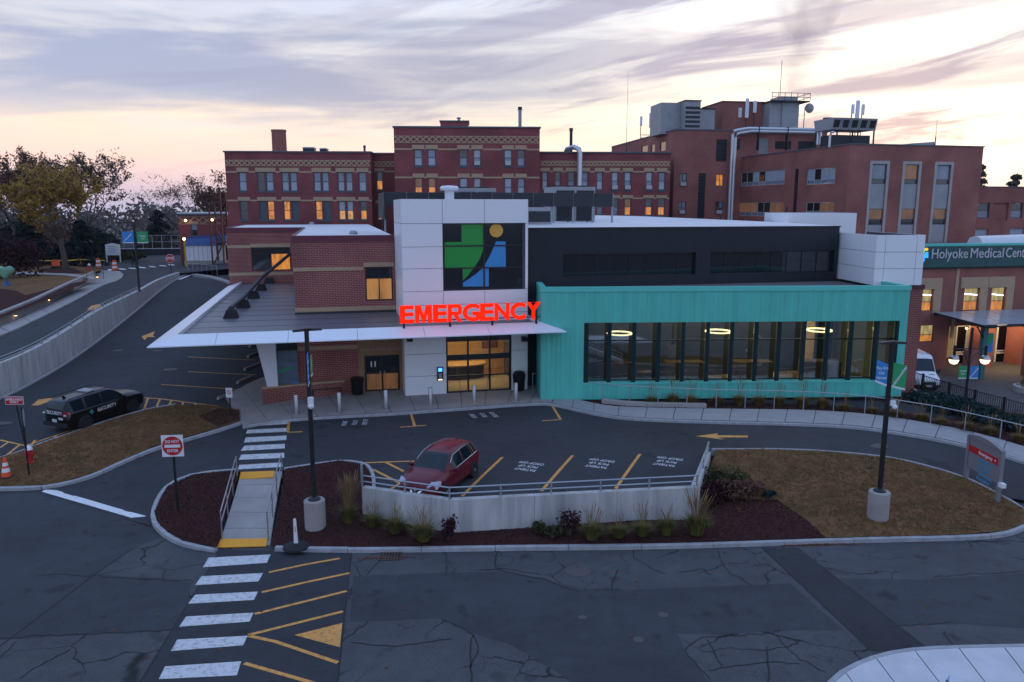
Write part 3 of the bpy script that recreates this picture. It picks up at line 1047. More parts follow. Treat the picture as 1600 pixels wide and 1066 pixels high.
kerb([U(379, 670, .135), U(450, 659, .135), U(600, 650, .135), U(700, 643, .135), U(830, 634, .135), U(864, 635, .135), U(905, 644, .135), U(950, 653, .135), U(1000, 658, .135), U(1100, 662, .135), U(1250, 666, .135), U(1340, 671, .135), U(1430, 684, .135), U(1510, 700, .135), U(1612, 729, .135), U(1720, 770, .135), U(1820, 817, .135)],
     'pale kerb edging the walk by the emergency entrance', w=.14, stone=3.0)
# corner walk across the main road
cw = [P(1290, 1085, .13), P(1312, 1058, .13), P(1345, 1038, .13), P(1395, 1022, .13), P(1470, 1014, .13), P(1640, 1010, .13)]
walk(cw, [P(1360, 1200, .13), P(1400, 1180, .13), P(1450, 1160, .13), P(1500, 1150, .13), P(1580, 1145, .13), P(1740, 1140, .13)], 6, 'white concrete corner walk across the main road', m_conc_white, .14)
kerb([P(1284, 1085, .12), P(1307, 1056, .12), P(1341, 1036, .12), P(1393, 1019, .12), P(1470, 1011, .12), P(1645, 1007, .12)], 'kerb of the white corner walk', w=.16)

# ------------------------------------------------------------------ retaining wall of the drop-off lot, with its rail
def wallrun(mb, pts, thick, zb, inward):
    """pts: top-front edge points (x, y, ztop); vertical wall of given thickness"""
    n = len(pts)
    offs = []
    for i in range(n):
        d = pts[min(i + 1, n - 1)] - pts[max(i - 1, 0)]
        offs.append(Vector((-d.y, d.x, 0)).normalized() * thick * inward)
    for i in range(n - 1):
        a, b = pts[i], pts[i + 1]
        a2, b2 = a + offs[i], b + offs[i + 1]
        mb.hull([(a.x, a.y, zb), (b.x, b.y, zb), (b2.x, b2.y, zb), (a2.x, a2.y, zb)], [tuple(a), tuple(b), tuple(b2), tuple(a2)])
rw_root = tag(empty('retaining_wall', L0(820, 829)), 'long streaked concrete retaining wall round the drop-off lot', 'wall')
WT = 1.42
w_front = [P(565, 762, WT), P(702, 782, WT), P(1090, 762, WT), P(1111, 706, 1.22)]
base_px = [at_z(565, 798, .42), at_z(690, 829, .28), at_z(1094, 829, .28)]
o_ = rw_root.location
for i, (a, b) in enumerate(zip(w_front[:-1], w_front[1:])):
    k = max(1, round((b - a).length / 3.4)) if i == 1 else 1
    for j in range(k):
        mb = MB()
        p, q = a.lerp(b, j / k), a.lerp(b, (j + 1) / k)
        dd = (q - p).normalized() * .006
        wallrun(mb, [p + dd - o_, q - dd - o_], .26, -.4, 1)
        mb.build('wall_panel', m_wallc, rw_root)
rl = tag(empty('guard_rail', w_front[1]), 'low two-bar steel rail on top of the concrete retaining wall', 'railing')
lines = [p + Vector((0, .12, 0)) for p in w_front[:3]] + [w_front[3] + Vector((-.12, 0, 0))]
o_ = rl.location
for h in (.20, .42):
    MB().tube([p + Vector((0, 0, h)) - o_ for p in lines], .028, 8).build('rail', m_galv, rl, smooth=True)
pp = []
for a, b in zip(lines[:-1], lines[1:]):
    k = max(2, round((b - a).length / 2.0))
    pp += [a.lerp(b, j / k) for j in range(k)]
for p in pp + [lines[-1]]:
    q = p - o_
    MB().box(q.x - .03, q.x + .03, q.y - .03, q.y + .03, q.z - .02, q.z + .45).build('post', m_galv, rl)
q = lines[0] - o_
MB().box(q.x - .04, q.x + .04, q.y - .04, q.y + .04, q.z, q.z + .85).build('post', m_galv, rl)

# two hand rails of the sloped walk
def hand_rail(pts, label, h=.9, posts=4, mids=(.5,), mat=None):
    root = tag(empty('hand_rail', pts[0]), label, 'railing')
    o = root.location
    q = resample(pts, posts - 1)
    path = [p + Vector((0, 0, h)) - o for p in pts]
    MB().tube(path, .024, 8).build('rail', mat or m_steel, root, smooth=True)
    for mz in mids:
        MB().tube([p + Vector((0, 0, mz)) - o for p in pts], .02, 8).build('rail', mat or m_steel, root, smooth=True)
    for p in q:
        MB().tube([p - o + Vector((0, 0, -.15)), p - o + Vector((0, 0, h))], .024, 8).build('post', mat or m_steel, root, smooth=True)
    return root
hand_rail([P(347, 838, .20), P(362, 780, .40), U(371, 748, .05)], 'steel hand rail of the sloped walk beside the do not enter island')
hand_rail([P(419, 838, .20), P(431, 780, .40), U(441, 745, .05)], 'steel hand rail of the sloped walk beside the tall lamp post')
rail_px = [(832, 612), (840, 613), (880, 622), (927, 628), (975, 633), (1022, 636), (1068, 638), (1118, 640), (1170, 641), (1220, 642), (1272, 644), (1330, 648), (1392, 656), (1462, 668), (1540, 686), (1620, 706)]
hand_rail([U(*p, .10) for p in rail_px], 'single-bar grey rail following the walk along the teal building', h=.98, posts=18, mids=(), mat=m_galv)

# ------------------------------------------------------------------ left: upper road, retaining wall, lawn
road2 = [p + Vector((-.12, .12, 0)) for p in tops] + [Vector((-28, 92, 0)), Vector((-20, 100, 0)), Vector((-40, 125, 0)), Vector((-100, 118, 0)), Vector((-100, 70, 0)), Vector((-70, 34, 0))]
upper_road = tag(sheet('upper_road', road2, lambda x, y: G_left(x, y), m_drive, 2.2), 'asphalt access road above the long concrete wall', kind='structure')
paint([(136, 484), (143, 478), (158, 475), (157, 480), (145, 485)], 'w', m_yellow, 'lane_arrow', upper_road)
for q in ([(167, 421), (175, 421), (178, 423), (170, 423)], [(184, 419.5), (194, 420), (198, 421.5), (188, 421.5)], [(200, 418.5), (210, 419), (213, 420.5), (203, 420)], [(216, 417), (226, 418), (229, 419.5), (219, 419)], [(232, 416), (241, 416.5), (245, 418), (235, 417.5)], [(248, 414.5), (258, 415), (261, 416.5), (251, 416)], [(262, 413), (271, 413.5), (274, 415), (265, 414.8)]):
    paint(q, 'w', m_white_new, 'crosswalk_bar', upper_road, step=4)
stroke([(280, 437), (301, 429)], 'u', m_white_new, .35, 'stop_line')
lw = tag(empty('retaining_wall', U(110, 556)), 'tall pale concrete wall between the ambulance lane and the upper road', 'wall')
o_ = lw.location
for i in range(len(tops) - 1):
    a, b = tops[i], tops[i + 1]
    mb = MB()
    off = Vector((-(b - a).y, (b - a).x, 0)).normalized() * .3
    dd = (b - a).normalized() * .004
    a_, b_ = a + dd - o_, b - dd - o_
    gz = min(U0(a.x, a.y), U0(b.x, b.y)) - .5 - o_.z
    mb.hull([(a_.x, a_.y, gz), (b_.x, b_.y, gz), (b_.x + off.x, b_.y + off.y, gz), (a_.x + off.x, a_.y + off.y, gz)], [tuple(a_), tuple(b_), tuple(b_ + off), tuple(a_ + off)])
    mb.build('wall_panel', m_wallc, lw)
kerb([U(*p, .1) for p in [(-160, 693), (0, 624), (60, 594), (110, 564), (160, 528), (218, 482), (250, 455), (283, 433), (300, 428)]], 'pale kerb at the foot of the tall concrete wall', w=.22, mat=m_conc_pale)
rail2 = tag(empty('guard_rail', tops[0]), 'two-bar grey rail along the top of the tall concrete wall', 'railing')
o_ = rail2.location
seg = [p + Vector((-.12, .08, 0)) for p in tops[:21]]
for h in (.16, .34):
    MB().tube([p + Vector((0, 0, h)) - o_ for p in seg], .025, 6).build('rail', m_galv, rail2, smooth=True)
for p in resample(seg, 14):
    q = p - o_
    MB().box(q.x - .03, q.x + .03, q.y - .03, q.y + .03, q.z - .02, q.z + .36).build('post', m_galv, rail2)
# walk, low wall with small lights, lawn
LW_ = lambda px, py, dz=0: W(px, py, dz)
walk([LW_(*p, .12) for p in [(-120, 565), (0, 527), (60, 500), (120, 470), (160, 448), (184, 440), (193, 431), (186, 425)]], [LW_(*p, .12) for p in [(-120, 548), (0, 512), (60, 486), (115, 458), (150, 440), (165, 433), (166, 427), (160, 424)]], 14, 'concrete walk beside the upper road', m_conc, .14)
lwall = tag(empty('garden_wall', W(60, 483)), 'low grey garden wall lit by small step lights', 'wall')
gw = [W(*p) for p in [(-120, 546), (0, 510), (60, 484), (112, 457), (150, 438)]]
o_ = lwall.location
for a, b in zip(gw[:-1], gw[1:]):
    k = max(1, round((b - a).length / 6))
    for j in range(k):
        p, q = a.lerp(b, j / k) - o_, a.lerp(b, (j + 1) / k) - o_
        off = Vector((-(q - p).y, (q - p).x, 0)).normalized() * .35
        tp = Vector((0, 0, .85))
        MB().hull([tuple(p - tp * .4), tuple(q - tp * .4), tuple(q + off - tp * .4), tuple(p + off - tp * .4)], [tuple(p + tp), tuple(q + tp), tuple(q + off + tp), tuple(p + off + tp)]).build('wall_block', m_stone, lwall)
        MB().hull([tuple(p + tp * 1.002), tuple(q + tp * 1.002), tuple(q + off * 1.1 + tp * 1.002), tuple(p + off * 1.1 + tp * 1.002)], [tuple(p + tp * 1.12), tuple(q + tp * 1.12), tuple(q + off * 1.1 + tp * 1.12), tuple(p + off * 1.1 + tp * 1.12)]).build('capstone', m_conc, lwall)
for px, py in ((25, 499), (76, 474), (119, 452), (152, 437)):
    p = W(px, py + 1) + Vector((.06, -.04, .38))
    sl = tag(empty('step_light', p), 'small glowing step light on the low garden wall', 'light', 'step lights on the garden wall')
    MB().box(-.1, .1, -.05, .03, -.02, .08).build('housing', m_black, sl)
    MB().box(-.085, .085, -.045, .025, -.05, -.022).build('lens', m_bulb, sl)
lawn_p = [W(*p) for p in [(-120, 545), (0, 509), (60, 483), (112, 456), (150, 437), (160, 424)]]
lawn_p = [p + Vector((-.25, .3, .78)) for p in lawn_p[:5]] + [lawn_p[5] + Vector((0, 0, .15))] + [W(140, 420, .15), W(60, 414, .25), W(0, 414, .3), W(-250, 430, .5), W(-350, 520, .8)]
lawn_o, f_l = bed('dry_lawn', lawn_p, m_grass, 'brown lawn with mulch rings round the big yellow tree', step=1.6)
def on_l(px, py, dz=0.0):
    p = on_g(px, py, f_l)
    return Vector((p.x, p.y, p.z + dz))
sheet('path', [on_l(*p) for p in [(-60, 437), (30, 429), (100, 431), (148, 437), (148, 433), (100, 428), (40, 425), (-60, 432)]], f_l, m_conc, 2.0, lawn_o, dz=.05)
sheet('mulch_ring', [on_l(*p) for p in [(66, 421), (90, 417), (118, 420), (133, 426), (100, 428), (72, 425)]], f_l, m_mulch, 1.5, lawn_o, dz=.06)
sheet('mulch_strip', [on_l(*p) for p in [(-60, 462), (0, 452), (25, 455), (40, 462), (130, 440), (135, 443), (70, 470), (0, 498), (-60, 515)]], f_l, m_mulch, 2.0, lawn_o, dz=.05)

sheet('step_landing', [W(*p) for p in [(140, 444), (166, 435), (168, 426), (158, 422), (140, 430)]], G_left, m_conc, 2.0, lawn_o, dz=.09)
# yard behind (level with the old hospital) and the lower court on the right
tag(sheet('rear_yard', [(-150, 100), (-150, 190), (60, 190), (60, 84), (24, 84), (-14, 91), (-28, 91), (-40, 100)], lambda x, y: 3.9, M('yard_surface', (.055, .054, .056), 1.0, spec=.0), 12), 'dark yard beside the old brick hospital', kind='structure')
G_court = lambda x, y: -3.0 - .9 * min(max((y - 60) / 25, 0), 1)
tag(sheet('entrance_court', [(21.5, 46), (33, 41.5), (52, 33), (90, 30), (90, 100), (20, 100)], G_court, asphalt('court_asphalt', (.075, .073, .075)), 4), 'paved court in front of the main entrance', kind='structure')
tag(sheet('site_slope', [(24, 33), (46, 26), (90, 26), (90, 40), (50, 36), (34, 42.6), (24, 46), (22, 40)], lambda x, y: -.45, m_soil, 4), 'earth beneath the planting slope', kind='structure')
# ------------------------------------------------------------------ walls with real openings
def wallholes(mb, axis, c, a0, a1, z0, z1, holes, depth=.15):
    """plane axis='t' (front, t=c) or 's' (side, s=c) cut by rectangular holes (a0,a1,z0,z1) with reveals of the given depth"""
    P3 = (lambda a, z, d: (a, c + d, z)) if axis == 't' else (lambda a, z, d: (c + d, a, z))
    A = sorted({a0, a1, *[min(max(h[i], a0), a1) for h in holes for i in (0, 1)]})
    Z = sorted({z0, z1, *[min(max(h[i], z0), z1) for h in holes for i in (2, 3)]})
    # row-wise merge of solid cells
    for j in range(len(Z) - 1):
        zm = (Z[j] + Z[j + 1]) / 2
        run = None
        for i in range(len(A) - 1):
            am = (A[i] + A[i + 1]) / 2
            hole = any(h[0] < am < h[1] and h[2] < zm < h[3] for h in holes)
            if not hole and run is None:
                run = A[i]
            if run is not None and (hole or i == len(A) - 2):
                e = A[i] if hole else A[i + 1]
                mb.quad(P3(run, Z[j], 0), P3(e, Z[j], 0), P3(e, Z[j + 1], 0), P3(run, Z[j + 1], 0))
                run = None
    for h in holes:
        x0, x1, y0, y1 = h[:4]
        mb.quad(P3(x0, y0, 0), P3(x0, y1, 0), P3(x0, y1, depth), P3(x0, y0, depth))
        mb.quad(P3(x1, y0, 0), P3(x1, y0, depth), P3(x1, y1, depth), P3(x1, y1, 0))
        mb.quad(P3(x0, y1, 0), P3(x1, y1, 0), P3(x1, y1, depth), P3(x0, y1, depth))
        mb.quad(P3(x0, y0, 0), P3(x0, y0, depth), P3(x1, y0, depth), P3(x1, y0, 0))
def abox(mb, axis, c, d0, d1, a0, a1, z0, z1):
    if axis == 't':
        mb.box(a0, a1, c + d0, c + d1, z0, z1)
    else:
        mb.box(c + d0, c + d1, a0, a1, z0, z1)
def window(par, axis, c, a0, a1, z0, z1, cols=1, rows=(.5,), panes=None, fw=.07, fm=None, depth=.12, name='window'):
    """frame (a part) with one pane (sub-part) per light; rows = inner rail heights as fractions; panes = materials, top row first"""
    fm = fm or m_frame_old
    f = MB()
    d0, d1 = depth - .07, depth + .02
    abox(f, axis, c, d0, d1, a0, a1, z1 - fw, z1)
    abox(f, axis, c, d0, d1, a0, a1, z0, z0 + fw)
    abox(f, axis, c, d0, d1, a0, a0 + fw, z0 + fw, z1 - fw)
    abox(f, axis, c, d0, d1, a1 - fw, a1, z0 + fw, z1 - fw)
    zs = [z0 + fw] + [z0 + (z1 - z0) * r for r in rows] + [z1 - fw]
    as_ = [a0 + fw + (a1 - a0 - 2 * fw) * i / cols for i in range(cols + 1)]
    for z in zs[1:-1]:
        abox(f, axis, c, d0 + .005, d1, a0 + fw, a1 - fw, z - fw * .4, z + fw * .4)
    for a in as_[1:-1]:
        abox(f, axis, c, d0 + .010, d1, a - fw * .45, a + fw * .45, z0 + fw, z1 - fw)
    o = f.build(name, fm, par)
    k = 0
    for j in range(len(zs) - 2, -1, -1):
        for i in range(cols):
            m = (panes[k % len(panes)] if panes else m_glassd)
            k += 1
            if m is None:
                continue
            p = MB()
            abox(p, axis, c, depth - .02, depth - .008, as_[i] + .01, as_[i + 1] - .01, zs[j] + .01, zs[j + 1] - .01)
            p.build('pane', m, o)
    return o
def part(name, mat, par, fn, **k):
    mb = MB()
    fn(mb)
    return mb.build(name, mat, par, **k)

# ------------------------------------------------------------------ emergency building (frame A: e1 along the entrance front)
A = Frame(-5.94, 41.74, 13.0)
GZ = 1.0
eb = A.empty('emergency_building')
tag(eb, 'emergency wing with white entrance tower, brick blocks, black upper storey and long white canopy', 'building')
def rect(fr, t, x0, y0, x1, y1):
    """pixel rectangle -> (s0, s1, zlow, zhigh) on plane t"""
    xm, ym = (x0 + x1) / 2, (y0 + y1) / 2
    s0, s1 = fr.on_t(x0, ym, t)[0], fr.on_t(x1, ym, t)[0]
    zt, zb = fr.on_t(xm, y0, t)[1], fr.on_t(xm, y1, t)[1]
    return s0, s1, zb, zt
TS1 = A.on_t(824.5, 450, 0)[0]
TZ = A.on_t(720, 311, 0)[1]
lx = A.on_t(692, 400, 0)[0]
rx = A.on_t(820.5, 400, 0)[0]
mx_ = A.on_t(757, 400, 0)[0]
zrow = [A.on_t(660, y, 0)[1] for y in (313, 349.5, 386, 420, 455.5, 492)]
DS0, DS1 = A.on_t(697.5, 570, 0)[0], A.on_t(799, 570, 0)[0]
DZ1 = A.on_t(748, 519, 0)[1]
lrow = [GZ + .05, A.on_t(660, 588, 0)[1], A.on_t(660, 553.5, 0)[1], 5.2]
# tower core (dark, behind the panels)
part('tower_core', m_joint, eb, lambda m: (wallholes(m, 't', .05, .02, TS1 - .02, GZ - .3, TZ - .02, [(lx, rx, zrow[4], zrow[1]), (DS0, DS1, GZ - .2, DZ1)], .3),
     m.box(.05, .3, .06, 4.9, GZ - .3, TZ - .03), m.box(TS1 - .3, TS1 - .05, .06, 4.9, GZ - .3, TZ - .03), m.box(.05, TS1 - .05, 4.6, 4.9, 5.4, TZ - .03)))
part('tower_roof', m_roofw, eb, lambda m: m.box(.1, TS1 - .1, .1, 6.0, TZ - .28, TZ - .2))
def panel(s0, s1, z0, z1, g=.012):
    MB().box(s0 + g, s1 - g, -.02, .045, z0 + g, z1 - g).build('panel', m_panel, eb)
panel(0, lx, zrow[1], TZ); panel(lx, mx_, zrow[1], TZ); panel(mx_, TS1, zrow[1], TZ)
for i in range(1, 5):
    panel(0, lx, zrow[i + 1], zrow[i])
panel(lx, mx_, zrow[5], zrow[4]); panel(mx_, TS1, zrow[5], zrow[4])
panel(rx, TS1, zrow[4], zrow[1])
panel(0, lx, lrow[3], zrow[5]); panel(lx, mx_, lrow[3], zrow[5]); panel(mx_, TS1, lrow[3], zrow[5])
for i in range(3):
    panel(0, DS0, lrow[i], lrow[i + 1])
    panel(DS1, TS1, lrow[i], lrow[i + 1])
panel(DS0, DS1, DZ1, lrow[3])
for i in range(5):        # side faces of the tower
    for s_, n_ in ((-.02, 'panel'), (TS1 - .045, 'panel')):
        MB().box(s_, s_ + .065, .05, 4.9, ([TZ] + zrow[1:])[i + 1] + .012, ([TZ] + zrow[1:])[i] - .012).build(n_, m_panel, eb)
for s_ in (-.02, TS1 - .045):
    MB().box(s_, s_ + .065, .05, 4.9, GZ, zrow[5] - .012).build('panel', m_panel, eb)
# picture window with the coloured film
pw = MB()
f_ = .06
pw.box(lx, rx, .12, .2, zrow[4], zrow[4] + f_).box(lx, rx, .12, .2, zrow[1] - f_, zrow[1]).box(lx, lx + f_, .12, .2, zrow[4], zrow[1]).box(rx - f_, rx, .12, .2, zrow[4], zrow[1])
pw.box(mx_ - .04, mx_ + .04, .11, .2, zrow[4], zrow[1])
for y in (384, 418.5):
    z = A.on_t(757, y, .1)[1]
    pw.box(lx, rx, .115, .2, z - .035, z + .035)
pwo = pw.build('picture_window', m_black, eb)
zz = [zrow[4], A.on_t(757, 418.5, .1)[1], A.on_t(757, 384, .1)[1], zrow[1]]
for i in range(3):
    for a, b in ((lx, mx_), (mx_, rx)):
        MB().box(a + .03, b - .03, .165, .175, zz[i] + .03, zz[i + 1] - .03).build('pane', m_glassd, pwo)
def film(pts, mat):
    q = [A.on_t(580 + x / 5.33, 300 + y / 5.33, .155) for x, y in pts]
    MB().slab_y(q, .150, .163).build('window_film', mat, pwo)
cv = [(935, 470), (918, 525), (890, 580), (850, 640), (810, 690), (764, 738)]
film([(752, 264), (935, 264)] + cv[:1] + [(752, 470)], m_glogo)
film([(612, 418), (751, 418), (751, 470), (935, 471), (918, 525), (890, 580), (855, 632), (612, 636)], m_glogo)
film([(760, 637), (850, 637), (810, 690), (764, 738)], m_glogo)
film([(1042 + 56 * math.cos(k * math.pi / 14), 322 + 56 * math.sin(k * math.pi / 14)) for k in range(28)][::-1], m_ylogo)
film([(1040, 412), (1118, 412), (1121, 636), (925, 636), (965, 575), (1000, 508)], m_blogo)
film([(925, 637), (979, 637), (979, 788), (764, 788), (764, 756), (820, 722), (880, 678)], m_blogo)

# glowing letters on the canopy
CT = -3.72            # front edge of the canopy
CZ = 5.08             # its knife edge
sign = A.empty('emergency_sign')
tag(sign, 'glowing red EMERGENCY letters standing on the canopy edge', 'sign')
LT = CT + .9
sA, zA = A.on_t(624, 493, LT)
sB, zB = A.on_t(845, 485, LT)
zbot, ztop = A.on_t(735, 502, LT)[1], A.on_t(735, 475, LT)[1]
word = 'EMERGENCY'
wid = [.95, 1.15, .95, .98, 1.12, .95, 1.05, 1.08, 1.0]
tot = sum(wid)
x_ = sA
for ch, w_ in zip(word, wid):
    ww = (sB - sA) * w_ / tot
    if ch == 'R':
        x0_, x1_ = x_ + ww * .035, x_ + ww * .965
        mbr = MB()
        for q in ([(0, 0), (.27, 0), (.27, 1), (0, 1)], [(.27, .80), (.75, .80), (.75, 1), (.27, 1)], [(.27, .38), (.72, .38), (.72, .57), (.27, .57)],
                  [(.72, .38), (.90, .45), (.98, .58), (.98, .82), (.90, .95), (.75, 1), (.75, .80), (.73, .78), (.73, .60), (.72, .57)], [(.40, .38), (.68, 0), (1.0, 0), (.70, .38)]):
            mbr.slab_y([(x0_ + (x1_ - x0_) * u, zbot + (ztop - zbot) * v) for u, v in q], LT - .07, LT + .07)
        mbr.build('letter', m_red_sign, sign)
        x_ += ww
        continue
    if ch == 'M':
        q = [(0, 0), (.25, 0), (.25, .60), (.42, 0), (.58, 0), (.75, .60), (.75, 0), (1, 0), (1, 1), (.66, 1), (.5, .42), (.34, 1), (0, 1)]
        x0_, x1_ = x_ + ww * .035, x_ + ww * .965
        MB().slab_y([(x0_ + (x1_ - x0_) * u, zbot + (ztop - zbot) * v) for u, v in q], LT - .07, LT + .07).build('letter', m_red_sign, sign)
        x_ += ww
        continue
    o = text_obj('letter', ch, 1.0, m_red_sign, sign, (x_ + ww / 2, LT, (zbot + ztop) / 2), WALL, ext=.07, bold=.008 if ch == 'M' else .034)
    dm = o.dimensions
    xs = [v.co.x for v in o.data.vertices]
    ys = [v.co.y for v in o.data.vertices]
    o.scale = (ww * {'R': 1.0, 'G': 1.0}.get(ch, .93) / (max(xs) - min(xs)), (ztop - zbot) / (max(ys) - min(ys)), 1)
    cx_ = (max(xs) + min(xs)) / 2 * o.scale[0]
    cy_ = (max(ys) + min(ys)) / 2 * o.scale[1]
    o.location = (x_ + ww / 2 - cx_, LT, (zbot + ztop) / 2 - cy_)
    x_ += ww
MB().tube([(sA, LT + .1, ztop - .02), (sB, LT + .1, ztop - .02)], .015, 6).build('rail', m_redp, sign)
MB().tube([(sA, LT + .1, zbot + .1), (sB, LT + .1, zbot + .1)], .03, 6).build('rail', m_black, sign)
for q in (.03, .35, .65, .97):
    s_ = sA + (sB - sA) * q
    MB().box(s_ - .05, s_ + .05, LT + .05, LT + .15, 5.2, zbot + .1).build('post', m_black, sign)

# canopy: knife-edged white rim round a grey membrane roof
CS0, CS1 = -12.3, 8.2
rim, zin = 1.15, 5.46
CB = 25.4
cano = MB()
o4 = [(CS0, CT), (CS1, CT), (CS1, .9), (CS0, CB)]
cano_o = part('canopy_soffit', m_canopy, eb, lambda m: m.prism([(CS0 + .2, CT + .2), (CS1 - .2, CT + .2), (CS1 - .2, .8), (7.0, .8), (-4.0, .8), (-4.0, CB), (CS0 + .2, CB)], 5.0, 5.06))
joints = [CS0] + [CS0 + 3.0 + 3.35 * i for i in range(5)] + [CS1]
for i in range(len(joints) - 1):
    a, b = joints[i], joints[i + 1]
    ai = a + rim if i == 0 else a
    bi = b - rim if i == len(joints) - 2 else b
    g0, g1 = (0 if i == 0 else .01), (0 if i == len(joints) - 2 else .01)
    m = MB()
    m.hull([(a + g0, CT, CZ - .05), (b - g1, CT, CZ - .05), (bi - g1, CT + rim, CZ - .05), (ai + g0, CT + rim, CZ - .05)],
           [(a + g0, CT, CZ), (b - g1, CT, CZ), (bi - g1, CT + rim, zin), (ai + g0, CT + rim, zin)])
    m.build('canopy_rim', m_canopy, eb)
tj = [CT] + [CT + 4 + 5.0 * i for i in range(5)] + [CB]
for i in range(len(tj) - 1):
    a, b = tj[i], tj[i + 1]
    ai = a + rim if i == 0 else a
    g = .01
    m = MB()
    m.hull([(CS0, a + (0 if i == 0 else g), CZ - .05), (CS0 + rim, ai + (0 if i == 0 else g), CZ - .05), (CS0 + rim, b - g, CZ - .05), (CS0, b - g, CZ - .05)],
           [(CS0, a + (0 if i == 0 else g), CZ), (CS0 + rim, ai + (0 if i == 0 else g), zin), (CS0 + rim, b - g, zin), (CS0, b - g, CZ)])
    m.build('canopy_rim', m_canopy, eb)
MB().hull([(CS1, CT, CZ - .05), (CS1, .9, CZ - .05), (CS1 - rim, .9, CZ - .05), (CS1 - rim, CT + rim, CZ - .05)],
          [(CS1, CT, CZ), (CS1, .9, CZ), (CS1 - rim, .9, zin), (CS1 - rim, CT + rim, zin)]).build('canopy_rim', m_canopy, eb)
RZ = 5.26
BT = 5.0
fs0 = A.on_t(459, 430, BT)[0]
part('canopy_roof', m_roofd, eb, lambda m: (m.box(CS0 + rim - .02, CS1 - rim + .02, CT + rim - .02, .02, RZ - .15, RZ), m.box(CS0 + rim - .02, -.03, .02, 5.0, RZ - .15, RZ), m.box(CS0 + rim - .02, fs0, 5.0, CB, RZ - .15, RZ)))
for k in range(11):       # lapped membrane seams
    t_ = 2.2 * k - 1.6
    e = CS1 - rim if t_ < -.2 else (-.05 if t_ < 4.6 else fs0 - .02)
    MB().box(CS0 + rim, e, t_, t_ + .07, RZ, RZ + .008).build('membrane_seam', m_equipd, eb)
# pipe on rubber roof blocks
bl = []
for px, py in ((361, 497), (380, 481), (396, 466), (408, 454), (420, 443)):
    s_, t_ = A.on_z(px, py, RZ)
    bl.append((s_, t_))
    MB().hull([(s_ - .42, t_ - .3, RZ + .009), (s_ + .42, t_ - .3, RZ + .009), (s_ + .42, t_ + .3, RZ + .009), (s_ - .42, t_ + .3, RZ + .009)],
              [(s_ - .2, t_ - .2, RZ + .5), (s_ + .3, t_ - .2, RZ + .5), (s_ + .3, t_ + .2, RZ + .5), (s_ - .2, t_ + .2, RZ + .5)]).build('pipe_support', m_blackmatt, eb)
pe = A.on_t(453, 397, CB - .2)
pth = [(bl[0][0], bl[0][1], RZ + .55), (bl[1][0], bl[1][1], RZ + .60), (bl[3][0], bl[3][1], RZ + .9), (pe[0], CB - .25, pe[1])]
MB().tube(pth, .13, 8).build('roof_pipe', m_equipd, eb, smooth=True)

# brick blocks above the canopy
BT = 5.0
fs0 = A.on_t(459, 430, BT)[0]
BZ = A.on_t(540, 368, BT)[1]
w1 = rect(A, BT, 571, 417, 614, 470)
part('brick_wall', m_brick, eb, lambda m: (wallholes(m, 't', BT, fs0, .03, RZ - .1, BZ - .35, [w1], .18), m.quad((fs0, BT, RZ - 2), (fs0, CB + 4, RZ - 2), (fs0, CB + 4, BZ - .35), (fs0, BT, BZ - .35))))
def band(par, axis, c, a0, a1, z0, z1, mat=None, proud=.03, name='stone_band', back=.05):
    m = MB()
    abox(m, axis, c, -proud, back, a0, a1, z0, z1)
    return m.build(name, mat or m_tan, par)
zb1 = A.on_t(540, 423, BT)[1]
band(eb, 't', BT, fs0 - .02, w1[0] - .1, zb1, zb1 + .22)
band(eb, 't', BT, w1[1] + .1, .0, zb1, zb1 + .22)
band(eb, 't', BT, w1[0] - .08, w1[1] + .08, w1[3] + .003, w1[3] + .27, proud=.05, name='lintel')
zb2 = A.on_t(540, 486, BT)[1]
band(eb, 't', BT, fs0 - .02, .0, zb2, zb2 + .25)
part('base_flashing', m_darkflat, eb, lambda m: m.box(fs0 - .03, 0, BT - .12, BT, RZ, zb2 - .02))
window(eb, 't', BT, *w1, cols=2, rows=(.66,), panes=[m_glassd, m_glassd, m_litmid, m_litmid], fm=m_black, depth=.16)
band(eb, 't', BT, fs0 - .06, 0.0, BZ - .35, BZ, m_maroon, .06, 'roof_edge', .3)
LB = 25.5
ls0 = A.on_t(356, 400, LB)[0]
w2 = rect(A, LB, 393, 386.5, 454, 423)
part('brick_wall', m_brick, eb, lambda m: (wallholes(m, 't', LB, ls0, fs0 + .01, 2.0, BZ - .35, [w2], .18), m.quad((ls0, LB, 2), (ls0, LB + 14, 2), (ls0, LB + 14, BZ - .35), (ls0, LB, BZ - .35))))
for y, pr in ((388, .03), (431, .03)):
    z = A.on_t(375, y, LB)[1]
    if y == 388:
        band(eb, 't', LB, ls0 - .02, w2[0] - .05, z, z + .25)
    else:
        band(eb, 't', LB, ls0 - .02, fs0, z, z + .25)
band(eb, 't', LB, w2[0] - .04, w2[1] + .04, w2[3] + .003, w2[3] + .30, proud=.05, name='lintel')
window(eb, 't', LB, *w2, cols=2, rows=(.72,), panes=[m_glassd, m_glassd, m_glassd, m_lit], fm=m_black, depth=.16)
band(eb, 't', LB, ls0 - .06, fs0, BZ - .35, BZ, m_maroon, .06, 'roof_edge', .3)
part('roof', m_roofw, eb, lambda m: (m.box(fs0, -.03, BT + .06, LB + 14, BZ - .25, BZ - .06), m.box(ls0, fs0 - .002, LB + .06, LB + 14, BZ - .25, BZ - .06)))
part('side_roof_edge', m_maroon, eb, lambda m: (m.box(fs0 - .06, fs0 + .1, BT + .3, LB - .1, BZ - .35, BZ), m.box(ls0 - .06, ls0 + .1, LB + .3, LB + 14, BZ - .35, BZ)))
for px, py in ((552, 365), (487, 350)):
    s_, t_ = A.on_z(px, py, BZ)
    MB().lathe([(.28, BZ - .06), (.25, BZ + .12), (.12, BZ + .2)], (s_, t_, 0), 12).build('roof_drain', m_equip, eb, smooth=True)

